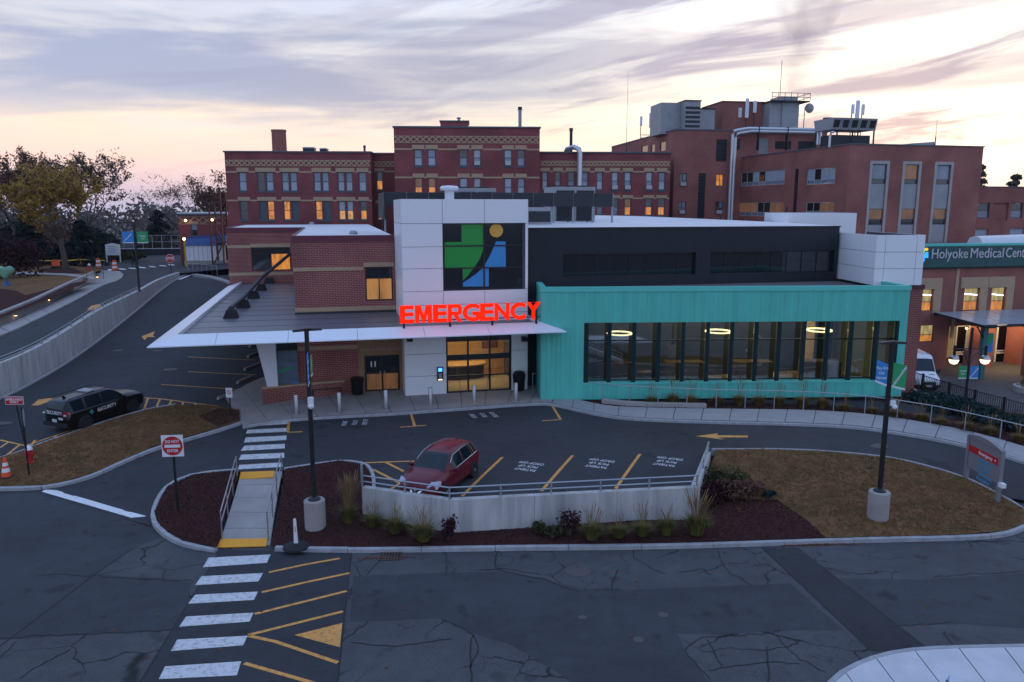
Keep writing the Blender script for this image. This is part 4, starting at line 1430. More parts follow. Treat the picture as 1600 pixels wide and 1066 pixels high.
# ground floor beneath the canopy
MT = 1.4
ms0 = A.on_t(466, 570, MT)[0]
ts0 = A.on_t(560, 570, MT)[0]
d11 = rect(A, MT, 570, 555, 625, 615.5)
d11 = (d11[0], d11[1], GZ + .06, d11[3])
part('brick_wall', m_brick, eb, lambda m: (wallholes(m, 't', MT, ms0, ts0 - .01, GZ - .4, 5.0, [], .1), m.quad((ms0, MT, GZ - .4), (ms0, MT + 26, GZ - .4), (ms0, MT + 26, 5.0), (ms0, MT, 5.0))))
part('entry_wall', M('tan_entry_wall', (.30, .17, .085), .8, var=.05), eb, lambda m: wallholes(m, 't', MT, ts0, .05, GZ - .4, 5.0, [d11], .25))
zb3 = A.on_t(500, 547, MT)[1]
band(eb, 't', MT, ms0, ts0 - .01, zb3, zb3 + .22)
dr = window(eb, 't', MT, *d11, cols=2, rows=(.06, .52), panes=[m_glassd, m_glassd, m_lit_refl_dim, m_lit_refl_dim, None, None], fw=.11, fm=m_black, depth=.2, name='door')  # middle panes glow dimly: a warm reflection put into the door glass
md = (d11[0] + d11[1]) / 2
for q in (-.12, .12):
    MB().tube([(md + q, MT + .08, GZ + .9), (md + q, MT + .08, GZ + 1.35)], .02, 6).build('handle', m_steel, dr)
text_obj('door_number', '11', .42, m_whitep, dr, ((d11[0] + md) / 2, MT + .165, d11[3] - .55), WALL, bold=.015)
text_obj('lettering', 'Medical Office Building', .25, M('faded_letters', (.33, .25, .19), .6), eb, ((d11[0] + d11[1]) / 2, MT - .01, d11[3] + .35), WALL, bold=.004)
# glazed panel with green and blue film left of the brick wall, set on the low wall
gp = rect(A, 1.0, 434, 548, 466, 609)
part('film_panel_frame', m_black, eb, lambda m: (m.box(gp[0] - .05, gp[0], .95, 1.05, gp[2], gp[3]), m.box(gp[0], gp[1], .95, 1.05, gp[3], gp[3] + .06), m.box(gp[0], gp[1], .95, 1.05, gp[2] - .06, gp[2])))
gl = MB().box(gp[0], gp[1], .99, 1.01, gp[2], gp[3]).build('film_panel', M('grey_blue_film', (.10, .14, .20), .3, var=.3, vs=2, stretch=(.3, .3, 3)), eb)
hz_ = gp[2] + (gp[3] - gp[2]) * .55
MB().hull([(gp[0], .975, hz_ - .3), (gp[1] - .35, .975, hz_ - .02), (gp[1] - .35, .985, hz_ - .02), (gp[0], .985, hz_ - .3)], [(gp[0], .975, hz_ - .1), (gp[1] - .35, .975, hz_ + .1), (gp[1] - .35, .985, hz_ + .1), (gp[0], .985, hz_ - .1)]).build('green_stripe', m_greenp, gl)
MB().hull([(gp[0], .972, gp[2]), (gp[1], .972, gp[2]), (gp[1], .985, gp[2]), (gp[0], .985, gp[2])], [(gp[0], .972, gp[2] + .15), (gp[1], .972, gp[2] + .45), (gp[1], .985, gp[2] + .45), (gp[0], .985, gp[2] + .15)]).build('blue_stripe', m_bluep, gl)
# low brick wall, tapered white column, pier
lp = [A.loc(U(*p))[:2] for p in [(411, 636), (480, 620), (538, 619)]]
lp = [(lp[0][0], lp[0][1]), (lp[0][0] + 2.5, lp[0][1] + .55), (lp[2][0], lp[0][1] + .9)]
lw2 = MB()
z_low = GZ - .3
lz = A.on_z(411, 611, GZ + 1.0)
for (a, b), (c, d) in zip(lp[:-1], lp[1:]):
    lw2.hull([(a, b, z_low), (c, d, z_low), (c, d + .45, z_low), (a, b + .45, z_low)], [(a, b, GZ + .85), (c, d, GZ + .85), (c, d + .45, GZ + .85), (a, b + .45, GZ + .85)])
lw2.build('low_brick_wall', m_brick, eb)
lc = MB()
for (a, b), (c, d) in zip(lp[:-1], lp[1:]):
    lc.hull([(a - .04, b - .05, GZ + .852), (c + .04, d - .05, GZ + .852), (c + .04, d + .5, GZ + .852), (a - .04, b + .5, GZ + .852)], [(a - .04, b - .05, GZ + .95), (c + .04, d - .05, GZ + .95), (c + .04, d + .5, GZ + .95), (a - .04, b + .5, GZ + .95)])
lc.build('wall_cap', m_tan, eb)
cs_, ct_ = lp[0][0] + .55, lp[0][1] + .28
MB().hull([(cs_ - .28, ct_ - .2, GZ + .95), (cs_ + .28, ct_ - .2, GZ + .95), (cs_ + .28, ct_ + .25, GZ + .95), (cs_ - .28, ct_ + .25, GZ + .95)],
          [(cs_ - .85, ct_ - .25, 5.0), (cs_ + .25, ct_ - .25, 5.0), (cs_ + .25, ct_ + .45, 5.0), (cs_ - .85, ct_ + .45, 5.0)]).build('column', m_canopy, eb)
# automatic doors of the emergency entrance
ed = MB()
e0, e1, ez0, ez1 = DS0, DS1, GZ + .14, DZ1
ed.box(e0, e0 + .10, .1, .25, ez0, ez1).box(e1 - .10, e1, .1, .25, ez0, ez1).box(e0, e1, .1, .25, ez1 - .1, ez1).box(e0, e1, .1, .25, ez0, ez0 + .1)
c3 = [e0, A.on_t(731.5, 570, .1)[0], A.on_t(765.5, 570, .1)[0], e1]
for s_ in c3[1:-1]:
    ed.box(s_ - .05, s_ + .05, .11, .24, ez0, ez1)
zr = [A.on_t(748, y, .1)[1] for y in (586.5, 561.5, 553, 531.5)]
ed.box(e0, e1, .105, .245, zr[0] - .04, zr[0] + .04).box(e0, e1, .08, .25, zr[1], zr[2]).box(e0, e1, .105, .245, zr[3] - .04, zr[3] + .04)
edo = ed.build('sliding_door', m_black, eb)
for i in range(3):
    for a, b in ((ez0 + .1, zr[0] - .04), (zr[0] + .04, zr[1]), (zr[2], zr[3] - .04), (zr[3] + .04, ez1 - .1)):
        MB().box(c3[i] + .055, c3[i + 1] - .055, .17, .18, a, b).build('pane', m_glass if b < ez1 - .15 else m_glassd, edo)
# lobby behind it
lb0, lb1 = e0 - 2.0, e1 + 2.5
part('lobby_shell', m_warmwall, eb, lambda m: (m.box(lb0, lb1, 6.5, 6.6, GZ, 4.9), m.box(lb0 - .1, lb0, .35, 6.6, GZ, 4.9), m.box(lb1, lb1 + .1, .35, 6.6, GZ, 4.9), m.box(lb0, lb1, .4, 6.6, 4.4, 4.5)))
part('lobby_floor', m_warmfloor, eb, lambda m: m.box(lb0, lb1, .3, 6.5, GZ - .1, GZ + .14))
desk = A.empty('reception_desk')
tag(desk, 'curved dark reception desk in the lobby behind the sliding doors', 'desk')
MB().prism([(3.6 + 1.6 * math.cos(a), 3.9 + .7 * math.sin(a)) for a in [math.pi * (1 + k / 10) for k in range(11)]] + [(5.2, 4.4), (2.0, 4.4)], GZ + .14, GZ + 1.0).build('desk_front', m_bronze, desk)
MB().prism([(3.6 + 1.75 * math.cos(a), 3.9 + .85 * math.sin(a)) for a in [math.pi * (1 + k / 10) for k in range(11)]] + [(5.35, 4.5), (1.85, 4.5)], GZ + 1.0, GZ + 1.08).build('desk_top', m_tan, desk)
poster = A.empty('wall_poster')
tag(poster, 'framed poster on the lobby wall behind the sliding doors', 'poster')
MB().box(5.6, 6.6, 6.44, 6.49, GZ + 1.5, GZ + 2.5).build('frame', m_black, poster)
MB().box(5.66, 6.54, 6.42, 6.435, GZ + 1.56, GZ + 2.44).build('print', M('poster_print', (.45, .16, .10), .5, c2=(.06, .05, .08), vs=3), poster)
MB().box(2.6, 4.0, 6.44, 6.49, GZ + 2.4, GZ + 3.1).build('dark_screen', m_black, eb)
ll = bpy.data.lights.new('lobby_lamp', 'AREA')
ll.energy = 190
ll.color = (1.0, .60, .22)
ll.shape = 'RECTANGLE'
ll.size, ll.size_y = 4.5, 3.5
lo = bpy.data.objects.new('lobby_lamp', ll)
lo.location = A.w(3.8, 3.4, 4.3)
col.objects.link(lo)
# intercom post on the white wall and two wall lamps
kx = rect(A, -.03, 683, 573, 692, 594)
ic = A.empty('intercom_panel')
tag(ic, 'black intercom panel with blue light on the white entrance wall', 'intercom')
MB().box(kx[0], kx[1], -.14, -.03, kx[2], kx[3]).build('housing', m_black, ic)
MB().box(kx[0] + .06, kx[1] - .06, -.16, -.14, kx[3] - .26, kx[3] - .06).build('blue_light', M('blue_light', (.1, .2, .8), .3, emis=(.05, .22, 1.0), es=3.0), ic)
MB().box(kx[0] + .08, kx[1] - .08, -.155, -.14, kx[2] + .1, kx[3] - .36).build('keypad', m_steel, ic)
MB().box(kx[0] + .05, kx[1] - .05, -.155, -.14, kx[2] + .02, kx[2] + .07).build('lamp_strip', m_globe, ic)
for px, wher in ((640, 'above the intercom panel'), (819, 'above the domed litter bin')):
    s_, z_ = A.on_t(px, 530, -.1)
    wl_ = A.empty('wall_lamp')
    tag(wl_, 'small black wall lamp on the white tower ' + wher, 'lamp', 'wall lamps under the canopy')
    MB().hull([(s_ - .16, -.32, z_ - .12), (s_ + .16, -.32, z_ - .12), (s_ + .16, -.02, z_ - .12), (s_ - .16, -.02, z_ - .12)], [(s_ - .16, -.26, z_ + .1), (s_ + .16, -.26, z_ + .1), (s_ + .16, -.02, z_ + .16), (s_ - .16, -.02, z_ + .16)]).build('housing', m_black, wl_)

# black upper storey
DT = .9
DZ = 10.32
dS1 = A.on_t(1309, 400, DT)[0]
g1 = rect(A, DT, 880, 394, 1087, 432)
g2 = rect(A, DT, 1110, 394, 1303, 427)
gz0, gz1 = (g1[2] + g2[2]) / 2, (g1[3] + g2[3]) / 2
g1 = (g1[0], g1[1], gz0, gz1)
g2 = (g2[0], g2[1], gz0, gz1)
part('dark_cladding', m_dark, eb, lambda m: (wallholes(m, 't', DT, TS1, dS1, GZ - .2, DZ, [g1, g2], .35), m.quad((dS1, DT, 1), (dS1, DT + 5, 1), (dS1, DT + 5, DZ), (dS1, DT, DZ))))
part('parapet_cap', m_darkflat, eb, lambda m: m.box(TS1 - .02, dS1 + .04, DT - .06, DT + .2, DZ, DZ + .07))
for g in (g1, g2):
    window(eb, 't', DT, *g, cols=8, rows=(), panes=[m_glassd] * 8, fw=.05, fm=m_black, depth=.3, name='ribbon_window')
part('roof', m_roofw, eb, lambda m: m.add([(TS1 - .05, DT + .2, DZ + .06), (dS1, DT + .2, DZ + .06), (dS1 + 1, 9, DZ + .14), (dS1 - 3, 26, DZ + .42), (TS1 - 3, 30, DZ + .72), (TS1 - 3, 5, DZ + .12), (TS1 - .05, 5, DZ + .12), (dS1 * .55, DT + .2, DZ + .06), (dS1 * .55, 28, DZ + .62)], [(0, 7, 8, 4, 5, 6), (7, 1, 2, 3, 8)]))
part('rear_wall', m_brick, eb, lambda m: (m.box(dS1 + .6, dS1 + 1.0, 5, 9, 0, DZ - .15), m.box(TS1 - 3, dS1 - 6, 29.8, 30, 1, DZ - .3)))
# roof vents and posts on the white roof
for px, py, h in ((829, 354, .6), (1078, 342, 1.5), (1218, 346, .8), (960, 341, .5)):
    s_, t_ = A.on_z(px, py, DZ - .15)
    t_ = min(t_, 26)
    vp = MB().tube([(s_, t_, DZ - .2), (s_, t_, DZ - .2 + h)], .07, 8).build('vent_pipe', m_equipd, eb)

# teal hall (frame B, almost square to the view)
B = Frame(1.56, 40.93, 2.4)
tb = B.empty('teal_hall')
tag(tb, 'teal metal clad hall with a long band of tall windows and dark fins', 'building')
BS1 = B.on_t(1421, 470, 0)[0]
BZ0, BZ1 = 1.12, 7.32
wr = rect(B, 0, 912, 503, 1402, 596)
part('teal_cladding', m_teal, tb, lambda m: (wallholes(m, 't', 0, 0, BS1, BZ0, BZ1 - .25, [wr], .5), m.quad((0, 0, BZ0), (0, 5, BZ0), (0, 5, BZ1 - .25), (0, 0, BZ1 - .25)),
     m.quad((BS1, 0, BZ0 + .0), (BS1, 8, BZ0), (BS1, 8, BZ1 - .25), (BS1, 0, BZ1 - .25)), m.quad((0, 0, BZ0), (BS1, 0, BZ0), (BS1, 8, BZ0), (0, 5, BZ0))))
part('teal_coping', m_tealtrim, tb, lambda m: (m.box(-.04, BS1 + .04, -.05, .28, BZ1 - .25, BZ1), m.box(BS1 - .28, BS1 + .04, .28, 8.2, BZ1 - .25, BZ1), m.box(-.04, .28, .28, 3, BZ1 - .25, BZ1)))
part('gravel_roof', m_gravel, tb, lambda m: m.box(.2, BS1 - .2, .25, 10, BZ1 - .55, BZ1 - .40))
part('sill', m_tealtrim, tb, lambda m: m.box(wr[0] - .03, wr[1] + .03, -.03, .5, wr[2] - .10, wr[2] - .002))
fins = [916, 951.5, 990, 1028, 1066, 1104, 1141.5, 1179.5, 1215, 1253.5, 1290, 1327, 1366.5, 1399.5]
fs = [B.on_t(x, 550, .15)[0] for x in fins]
for s_ in fs:
    MB().hull([(s_ - .13, .02, wr[2]), (s_ + .10, .02, wr[2]), (s_ + .17, .5, wr[2]), (s_ + .02, .5, wr[2])], [(s_ - .13, .02, wr[3]), (s_ + .10, .02, wr[3]), (s_ + .17, .5, wr[3]), (s_ + .02, .5, wr[3])]).build('fin', m_tealdark, tb)
ztr = B.on_t(1100, 531, .5)[1]
part('transom', m_black, tb, lambda m: (m.box(wr[0], wr[1], .46, .54, ztr - .035, ztr + .035), m.box(wr[0], wr[1], .46, .54, wr[2], wr[2] + .07), m.box(wr[0], wr[1], .46, .54, wr[3] - .07, wr[3])))
m_hallglass = glassmat('tinted_hall_glass', (.62, .68, .62), alpha=.22)
for a, b in zip(fs[:-1], fs[1:]):
    for z0, z1 in ((wr[2] + .07, ztr - .035), (ztr + .035, wr[3] - .07)):
        MB().box(a + .02, b - .02, .50, .512, z0, z1).build('pane', m_hallglass, tb)
# interior of the hall
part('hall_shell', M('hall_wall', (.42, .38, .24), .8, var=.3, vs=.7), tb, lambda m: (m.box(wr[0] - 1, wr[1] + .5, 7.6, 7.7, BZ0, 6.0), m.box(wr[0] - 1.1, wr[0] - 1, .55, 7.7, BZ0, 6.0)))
part('hall_end_wall', M('shaded_hall_end', (.06, .07, .06), .8), tb, lambda m: m.box(wr[1] + .02, wr[1] + .1, .56, 7.6, BZ0, 6.0))  # shade put into the colour: end wall darkened against the area light beside it
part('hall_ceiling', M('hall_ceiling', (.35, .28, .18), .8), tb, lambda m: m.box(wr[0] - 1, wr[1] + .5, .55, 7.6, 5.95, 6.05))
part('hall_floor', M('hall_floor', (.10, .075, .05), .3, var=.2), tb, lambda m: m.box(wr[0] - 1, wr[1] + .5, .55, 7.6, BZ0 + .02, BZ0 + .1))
for k in range(5):
    s_ = wr[0] + 2.2 + 3.2 * k
    MB().box(s_, s_ + .5, 6.2, 6.7, BZ0 + .1, 5.95).build('hall_pillar', m_tan, tb)
for k in range(4):
    s_ = wr[0] + 1.4 + 4.2 * k
    MB().box(s_, s_ + 2.3, 4.0, 4.9, BZ0 + .1, BZ0 + 1.2).build('counter', m_bronze, tb)
for px, py in ((968, 521), (1122, 518), (1280, 516)):
    s_, z_ = B.on_t(px, py, 3.0)
    rg = B.empty('ring_pendant')
    tag(rg, 'glowing ring pendant lamp hanging inside the teal hall', 'lamp', 'ring pendants in the teal hall')
    tl = MB()
    tl.tube([(s_ + .70 * math.cos(a), 3.0 + .70 * math.sin(a), z_) for a in [2 * math.pi * k / 32 for k in range(33)]], .05, 6, caps=False)
    tl.build('ring', m_ring, rg, smooth=True)
    for a in (.5, 2.6, 4.7):
        MB().tube([(s_ + .7 * math.cos(a), 3 + .7 * math.sin(a), z_), (s_, 3, 5.95)], .008, 4).build('cable', m_black, rg)
hl = bpy.data.lights.new('hall_fill_light', 'AREA')  # added area light that brightens the hall beyond its ring pendants
hl.energy = 2000
hl.color = (1.0, .72, .38)
hl.shape = 'RECTANGLE'
hl.size, hl.size_y = 13, 4
ho = bpy.data.objects.new('hall_fill_light', hl)
ho.location = B.w((wr[0] + wr[1]) / 2, 4.4, 5.9)
ho.rotation_euler = (0, 0, B.a)
col.objects.link(ho)
# white panelled box and brick pier at the far end of the hall
WX = B.on_t(1369, 400, 2.6)[0]
WX1 = B.on_t(1443, 400, 2.6)[0]
wz1 = B.on_t(1400, 367, 2.6)[1]
wz0 = B.on_t(1400, 446, 2.6)[1]
zl = [wz0, wz0 + (wz1 - wz0) * .33, wz0 + (wz1 - wz0) * .66, wz1]
part('box_core', m_joint, tb, lambda m: (m.box(WX + .03, WX1 - .03, 2.66, 9.0, wz0 + .02, wz1 - .35), m.box(WX + .03, WX + .2, 2.66, 9, wz1 - .35, wz1 - .02), m.box(WX1 - .2, WX1 - .03, 2.66, 9, wz1 - .35, wz1 - .02), m.box(WX + .2, WX1 - .2, 2.66, 2.8, wz1 - .35, wz1 - .02)))
ss = [WX, WX + (WX1 - WX) * .18, WX + (WX1 - WX) * .84, WX1]
tt = [2.6, 4.3, 6.6, 9.0]
for i in range(3):
    for j in range(3):
        g = .012
        MB().box(ss[j] + (g if j else 0), ss[j + 1] - g, 2.6, 2.655, zl[i] + g, zl[i + 1] - g).build('panel', m_panel, tb)
        MB().box(WX - .035, WX + .025, tt[j] + g, tt[j + 1] - g, zl[i] + g, zl[i + 1] - g).build('panel', m_panel, tb)
        MB().box(WX1 - .025, WX1 + .03, tt[j] + g, tt[j + 1] - g, zl[i] + g, zl[i + 1] - g).build('panel', m_panel, tb)
s2 = rect(B, 14, 1226, 333, 1338, 357)
part('rear_white_box', m_panel, tb, lambda m: m.box(s2[0], s2[1], 14, 18, 7, s2[3]))
bp0, bp1 = B.on_t(1402, 530, 3.0)[0], B.on_t(1441, 470, 3.0)[0]
part('brick_pier', m_brick, tb, lambda m: m.box(bp0 - .5, bp1, 3.0, 9, -3.6, wz0 + .0))
part('pier_cap', m_maroon, tb, lambda m: m.box(bp0 - .55, bp1 + .06, 2.93, 9.05, wz0 - .25, wz0 - .004))
part('hall_foundation', m_darkflat, tb, lambda m: m.box(.3, BS1 - .6, .6, 8, -.5, BZ0 - .01))
# ------------------------------------------------------------------ old brick hospital behind (frame C)
C = Frame(0.0, 90.0, 3.0)
m_ac = M('window_unit', (.45, .45, .45), .6)
def frieze(par, t, s0, s1, z0, z1, mat):
    """lattice of crossing stone diagonals in a raised band"""
    mb = MB()
    h = z1 - z0
    n = max(2, round((s1 - s0) / (h * 1.05)))
    dx_ = (s1 - s0) / n
    w = .09
    for i in range(n):
        a = s0 + i * dx_
        for x0, x1 in ((a, a + dx_), (a + dx_, a)):
            sg = 1 if x1 > x0 else -1
            off = .0 if sg > 0 else .012
            mb.hull([(x0 - w, t - .05 - off, z0), (x0 + w, t - .05 - off, z0), (x0 + w, t + .02, z0), (x0 - w, t + .02, z0)],
                    [(x1 - w, t - .05 - off, z1), (x1 + w, t - .05 - off, z1), (x1 + w, t + .02, z1), (x1 - w, t + .02, z1)])
    mb.build('diamond_frieze', mat, par)
    for z in (z0 - .06, z1 - .02):
        MB().box(s0, s1, t - .03, t + .02, z, z + .08).build('stone_band', mat, par)
def old_block(name, label, t, x0, x1, roof_y, rows, frieze_y, depth=14, zbase=3.5, sidew=True):
    """rows: list of (ytop, ybottom, lintel_top_y, belt_y, [(px0, px1, style)])"""
    root = C.empty(name)
    tag(root, label, 'building')
    xm = (x0 + x1) / 2
    s0, s1 = C.on_t(x0, 280, t)[0], C.on_t(x1, 280, t)[0]
    zt = C.on_t(xm, roof_y, t)[1]
    holes, wins = [], []
    for yt, yb, yl, ybelt, ws in rows:
        z1, z0 = C.on_t(xm, yt, t)[1], C.on_t(xm, yb, t)[1]
        for a, b, st in ws:
            h = (C.on_t(a, (yt + yb) / 2, t)[0], C.on_t(b, (yt + yb) / 2, t)[0], z0, z1)
            holes.append(h)
            wins.append((h, st))
    def body(m):
        wallholes(m, 't', t, s0, s1, zbase, zt, holes, .22)
        m.quad((s0, t, zbase), (s0, t + depth, zbase), (s0, t + depth, zt), (s0, t, zt))
        m.quad((s1, t, zbase), (s1, t + depth, zbase), (s1, t + depth, zt), (s1, t, zt))
        m.quad((s0, t + depth, zbase), (s1, t + depth, zbase), (s1, t + depth, zt), (s0, t + depth, zt))
    part('wall', m_brick_old, root, body)
    part('roof', m_roofd, root, lambda m: m.box(s0 + .05, s1 - .05, t + .05, t + depth - .05, zt - .3, zt - .1))
    part('cornice', m_frame_old, root, lambda m: (m.box(s0 - .12, s1 + .12, t - .14, t + .2, zt, zt + .16), m.box(s0 - .12, s0 + .2, t + .2, t + depth, zt, zt + .16), m.box(s1 - .2, s1 + .12, t + .2, t + depth, zt, zt + .16)))
    if frieze_y:
        frieze(root, t, s0 + .1, s1 - .1, C.on_t(xm, frieze_y[1], t)[1], C.on_t(xm, frieze_y[0], t)[1], m_tan)
    for yt, yb, yl, ybelt, ws in rows:
        zl0, zl1 = C.on_t(xm, yt, t)[1], C.on_t(xm, yl, t)[1]
        zb_ = C.on_t(xm, ybelt, t)[1]
        gaps = []
        e = s0
        last = None
        for a, b, st in ws:
            sa, sb = C.on_t(a, yt, t)[0], C.on_t(b, yt, t)[0]
            if last is not None and sa - last[1] < .45:
                last[1] = sb
            else:
                last = [sa, sb]
                gaps.append(last)
        for sa, sb in gaps:
            MB().box(sa - .22, sb + .22, t - .06, t + .02, zl0 + .004, zl1).build('lintel', m_tan, root)
            MB().box(sa - .08, sb + .08, t - .07, t + .02, C.on_t(xm, yb, t)[1] - .16, C.on_t(xm, yb, t)[1] - .004).build('sill', m_frame_old, root)
        cuts = [s0] + [x for sa, sb in gaps for x in (sa - .23, sb + .23)] + [s1]
        for i in range(0, len(cuts) - 1, 2):
            if cuts[i + 1] - cuts[i] > .1:
                MB().box(cuts[i], cuts[i + 1], t - .03, t + .02, zb_ - .09, zb_ + .09).build('stone_band', m_tan, root)
    for (a, b, z0, z1), st in wins:
        pn = {'b': [m_glassd, m_glassb], 'w': [m_glassb, m_glassw], 'W': [m_glassw, m_glassw], 'd': [m_glassd, m_glassd], 'l': [m_glassd, m_lit], 'p': [m_glassw, m_lit2], 'm': [m_lit_refl_dim, m_lit], 'k': [m_frame_old, m_frame_old],
              'A': [m_glassw, m_glassb], 'L': [m_lit, m_lit]}[st]
        wo = window(root, 't', t, a, b, z0, z1, 1, (.5,), pn, .09, m_frame_old, .18)
        if st == 'A':
            c_ = (a + b) / 2
            MB().box(c_ - .32, c_ + .32, t - .28, t + .15, z0 + .08, z0 + .52).build('air_conditioner', m_ac, wo)
    return root, s0, s1, zt
def r4(*p):
    return p
rowL = [(269, 299, 262.5, 269, [(373, 385.5, 'w'), (402, 414, 'd'), (415.5, 427.5, 'w'), (440, 451.5, 'w'), (453, 464.5, 'w'), (490, 501.5, 'w'), (503, 514, 'w'), (527.5, 538.5, 'w'), (540, 551, 'w'), (560.5, 572.5, 'w')]),
        (314, 344, 308, 313.5, [(375, 388, 'd'), (405, 416, 'k'), (418, 429, 'L'), (443, 454, 'L'), (456, 467, 'k'), (493, 504, 'L'), (506, 517, 'k'), (529, 540, 'p'), (542, 552.5, 'p'), (563, 573.5, 'l')])]
old_l = old_block('old_hospital_wing', 'old brick hospital wing with cylindrical stack on its roof and amber lit lower windows', 0, 353, 580, 238.5, rowL, (251, 259))
rowK = [(268, 297, 263, 268, [(588, 598, 'l')]), (318, 344, 313, 318, [(590, 598, 'L')])]
old_k = old_block('hospital_link', 'narrow recessed brick link between two old hospital blocks', 3.0, 577, 622, 241, rowK, (253, 260), depth=10)
rowM = [(233.5, 259.5, 227, 233.5, [(647, 660, 'w'), (668, 681, 'w'), (717.5, 730.5, 'b'), (739.5, 751.5, 'A'), (787.5, 800, 'A'), (808, 820, 'b')]),
        (278, 307, 271.5, 277.5, [(648, 660, 'm'), (669, 681, 'm'), (718, 731, 'W'), (740, 751.5, 'W'), (788, 800, 'W'), (808.5, 820, 'w')])]
old_m = old_block('old_hospital_block', 'tallest old brick hospital block with small brick penthouse on its roof', -2.0, 617, 843, 200, rowM, (213.5, 223), depth=16)
rowR = [(268.5, 297, 262.5, 268.5, [(847, 856, 'w'), (867, 876, 'b'), (887, 898, 'b'), (908, 919, 'w'), (932, 942, 'w'), (955.5, 966, 'A'), (975.5, 986, 'A'), (1009, 1019.5, 'A'), (1029, 1039.5, 'w')]),
        (310, 337, 305, 310, [(932, 942, 'b'), (955.5, 966, 'b'), (975.5, 986, 'm'), (1008, 1019, 'l'), (1028, 1039, 'l')])]
old_r = old_block('old_hospital_wing', 'old brick hospital wing with silver duct pipe climbing its front', 0.5, 843, 1047, 239.5, rowR, (252.5, 259))
def onroof(fr, px, py_base, t, z):
    s_ = fr.on_t(px, py_base, t)[0]
    return s_
# stacks, penthouse and small vents on the old roofs
zL, zM, zR_ = old_l[3], old_m[3], old_r[3]
st = C.empty('brick_stack')
tag(st, 'round twin brick stack on the old hospital wing', 'chimney')
for px, r_ in ((432, .62), (439.5, .55)):
    s_, z_ = C.on_t(px, 203, 6)
    MB().lathe([(r_, zL - .2), (r_ * .97, z_ - .25), (r_ * 1.06, z_ - .2), (r_ * 1.06, z_), (r_ * .8, z_)], (s_, 6, 0), 18).build('flue', m_brick_mod, st, smooth=True)
ph = C.empty('roof_penthouse')
tag(ph, 'small brick penthouse with a vent on the tallest old block', 'penthouse')
r_ = rect(C, 3, 688, 190, 732, 200)
MB().box(r_[0], r_[1], 3, 7, zM - .2, r_[3]).build('wall', m_brick_old, ph)
MB().box(r_[0] - .1, r_[1] + .1, 2.9, 7.1, r_[3], r_[3] + .12).build('roof', m_frame_old, ph)
MB().lathe([(.15, r_[3] + .12), (.15, r_[3] + .5), (.3, r_[3] + .55), (.2, r_[3] + .7)], ((r_[0] * .35 + r_[1] * .65), 5, 0), 8).build('vent', m_equip, ph)
def stackpipe(px, ytop, t, zb, rad, label, mat):
    s_, z_ = C.on_t(px, ytop, t)
    o = C.empty('flue_pipe')
    tag(o, label, 'flue')
    MB().tube([(s_, t, zb - .2), (s_, t, z_)], rad, 10).build('pipe', mat, o, smooth=True)
    MB().lathe([(rad * 1.25, z_ - .3), (rad * 1.25, z_ + .05), (rad * .7, z_ + .05)], (s_, t, 0), 10).build('cap', m_equipd, o)
stackpipe(812.5, 168, 2, zM, .2, 'slim brown flue pipe on the tallest old block', m_equip)
stackpipe(892.5, 201, 4, zR_, .18, 'dark flue pipe beside the silver duct on the old wing', m_equipd)
stackpipe(569.5, 228, 3, zL, .12, 'short dark vent pipe at the roof end of the old wing', m_equipd)
du = C.empty('silver_duct')
tag(du, 'silver duct pipe with elbow rising up the old wing front', 'duct')
s_ = C.on_t(905.5, 270, -.4)[0]
zd = C.on_t(905.5, 233, -.4)[1]
MB().tube([(s_, -.4, 7), (s_, -.4, zd - .5), (s_ - .1, -.3, zd), (s_ - .6, .1, zd + .25), (s_ - 1.2, 1.5, zd + .1), (s_ - 1.3, 3, zR_ - .1)], .30, 12).build('pipe', m_pipe, du, smooth=True)
for px, w_, h_, lab in ((482, 1.3, .85, 'pair of small grey vent boxes on the old wing roof'), (505, .8, .75, 'single grey vent box on the old wing roof')):
    s_ = C.on_t(px, 236, 3)[0]
    o = C.empty('roof_vent')
    tag(o, lab, 'roof vent')
    MB().box(s_ - w_ / 2, s_ + w_ / 2, 3, 4.2, zL - .2, zL + h_ - .15).build('housing', m_equipd, o)
    MB().hull([(s_ - w_ / 2 - .1, 2.9, zL + h_ - .15), (s_ + w_ / 2 + .1, 2.9, zL + h_ - .15), (s_ + w_ / 2 + .1, 4.3, zL + h_ - .15), (s_ - w_ / 2 - .1, 4.3, zL + h_ - .15)],
              [(s_ - w_ / 2 + .1, 3.1, zL + h_), (s_ + w_ / 2 - .1, 3.1, zL + h_), (s_ + w_ / 2 - .1, 4.1, zL + h_), (s_ - w_ / 2 + .1, 4.1, zL + h_)]).build('hood', m_equip, o)

# mechanical screen and units on the emergency roof
ms = A.empty('roof_screen')
tag(ms, 'dark slatted equipment screen on legs behind the white tower', 'screen')
ST = 7.5
q = rect(A, ST, 601, 302, 958, 323)
ztp = A.on_t(780, 301, ST)[1]
zbt = A.on_t(890, 323, ST)[1]
n = 11
for i in range(n):
    a = q[0] + (q[1] - q[0]) * i / n
    b = q[0] + (q[1] - q[0]) * (i + 1) / n
    m = MB()
    for k in range(8):
        z = zbt + (ztp - zbt) * k / 8
        m.hull([(a + .03, ST, z), (b - .03, ST, z), (b - .03, ST + .07, z + .05), (a + .03, ST + .07, z + .05)], [(a + .03, ST, z + (ztp - zbt) / 8 - .015), (b - .03, ST, z + (ztp - zbt) / 8 - .015), (b - .03, ST + .04, z + (ztp - zbt) / 8), (a + .03, ST + .04, z + (ztp - zbt) / 8)])
    m.build('louvre_panel', m_equipd, ms)
    MB().box(a - .05, a + .05, ST + .08, ST + .2, DZ - .3, ztp).build('post', m_equip, ms)
    MB().tube([(a, ST + .14, zbt + .2), (a - .1, ST + 1.4, DZ - .2)], .05, 6).build('brace', m_equipd, ms)
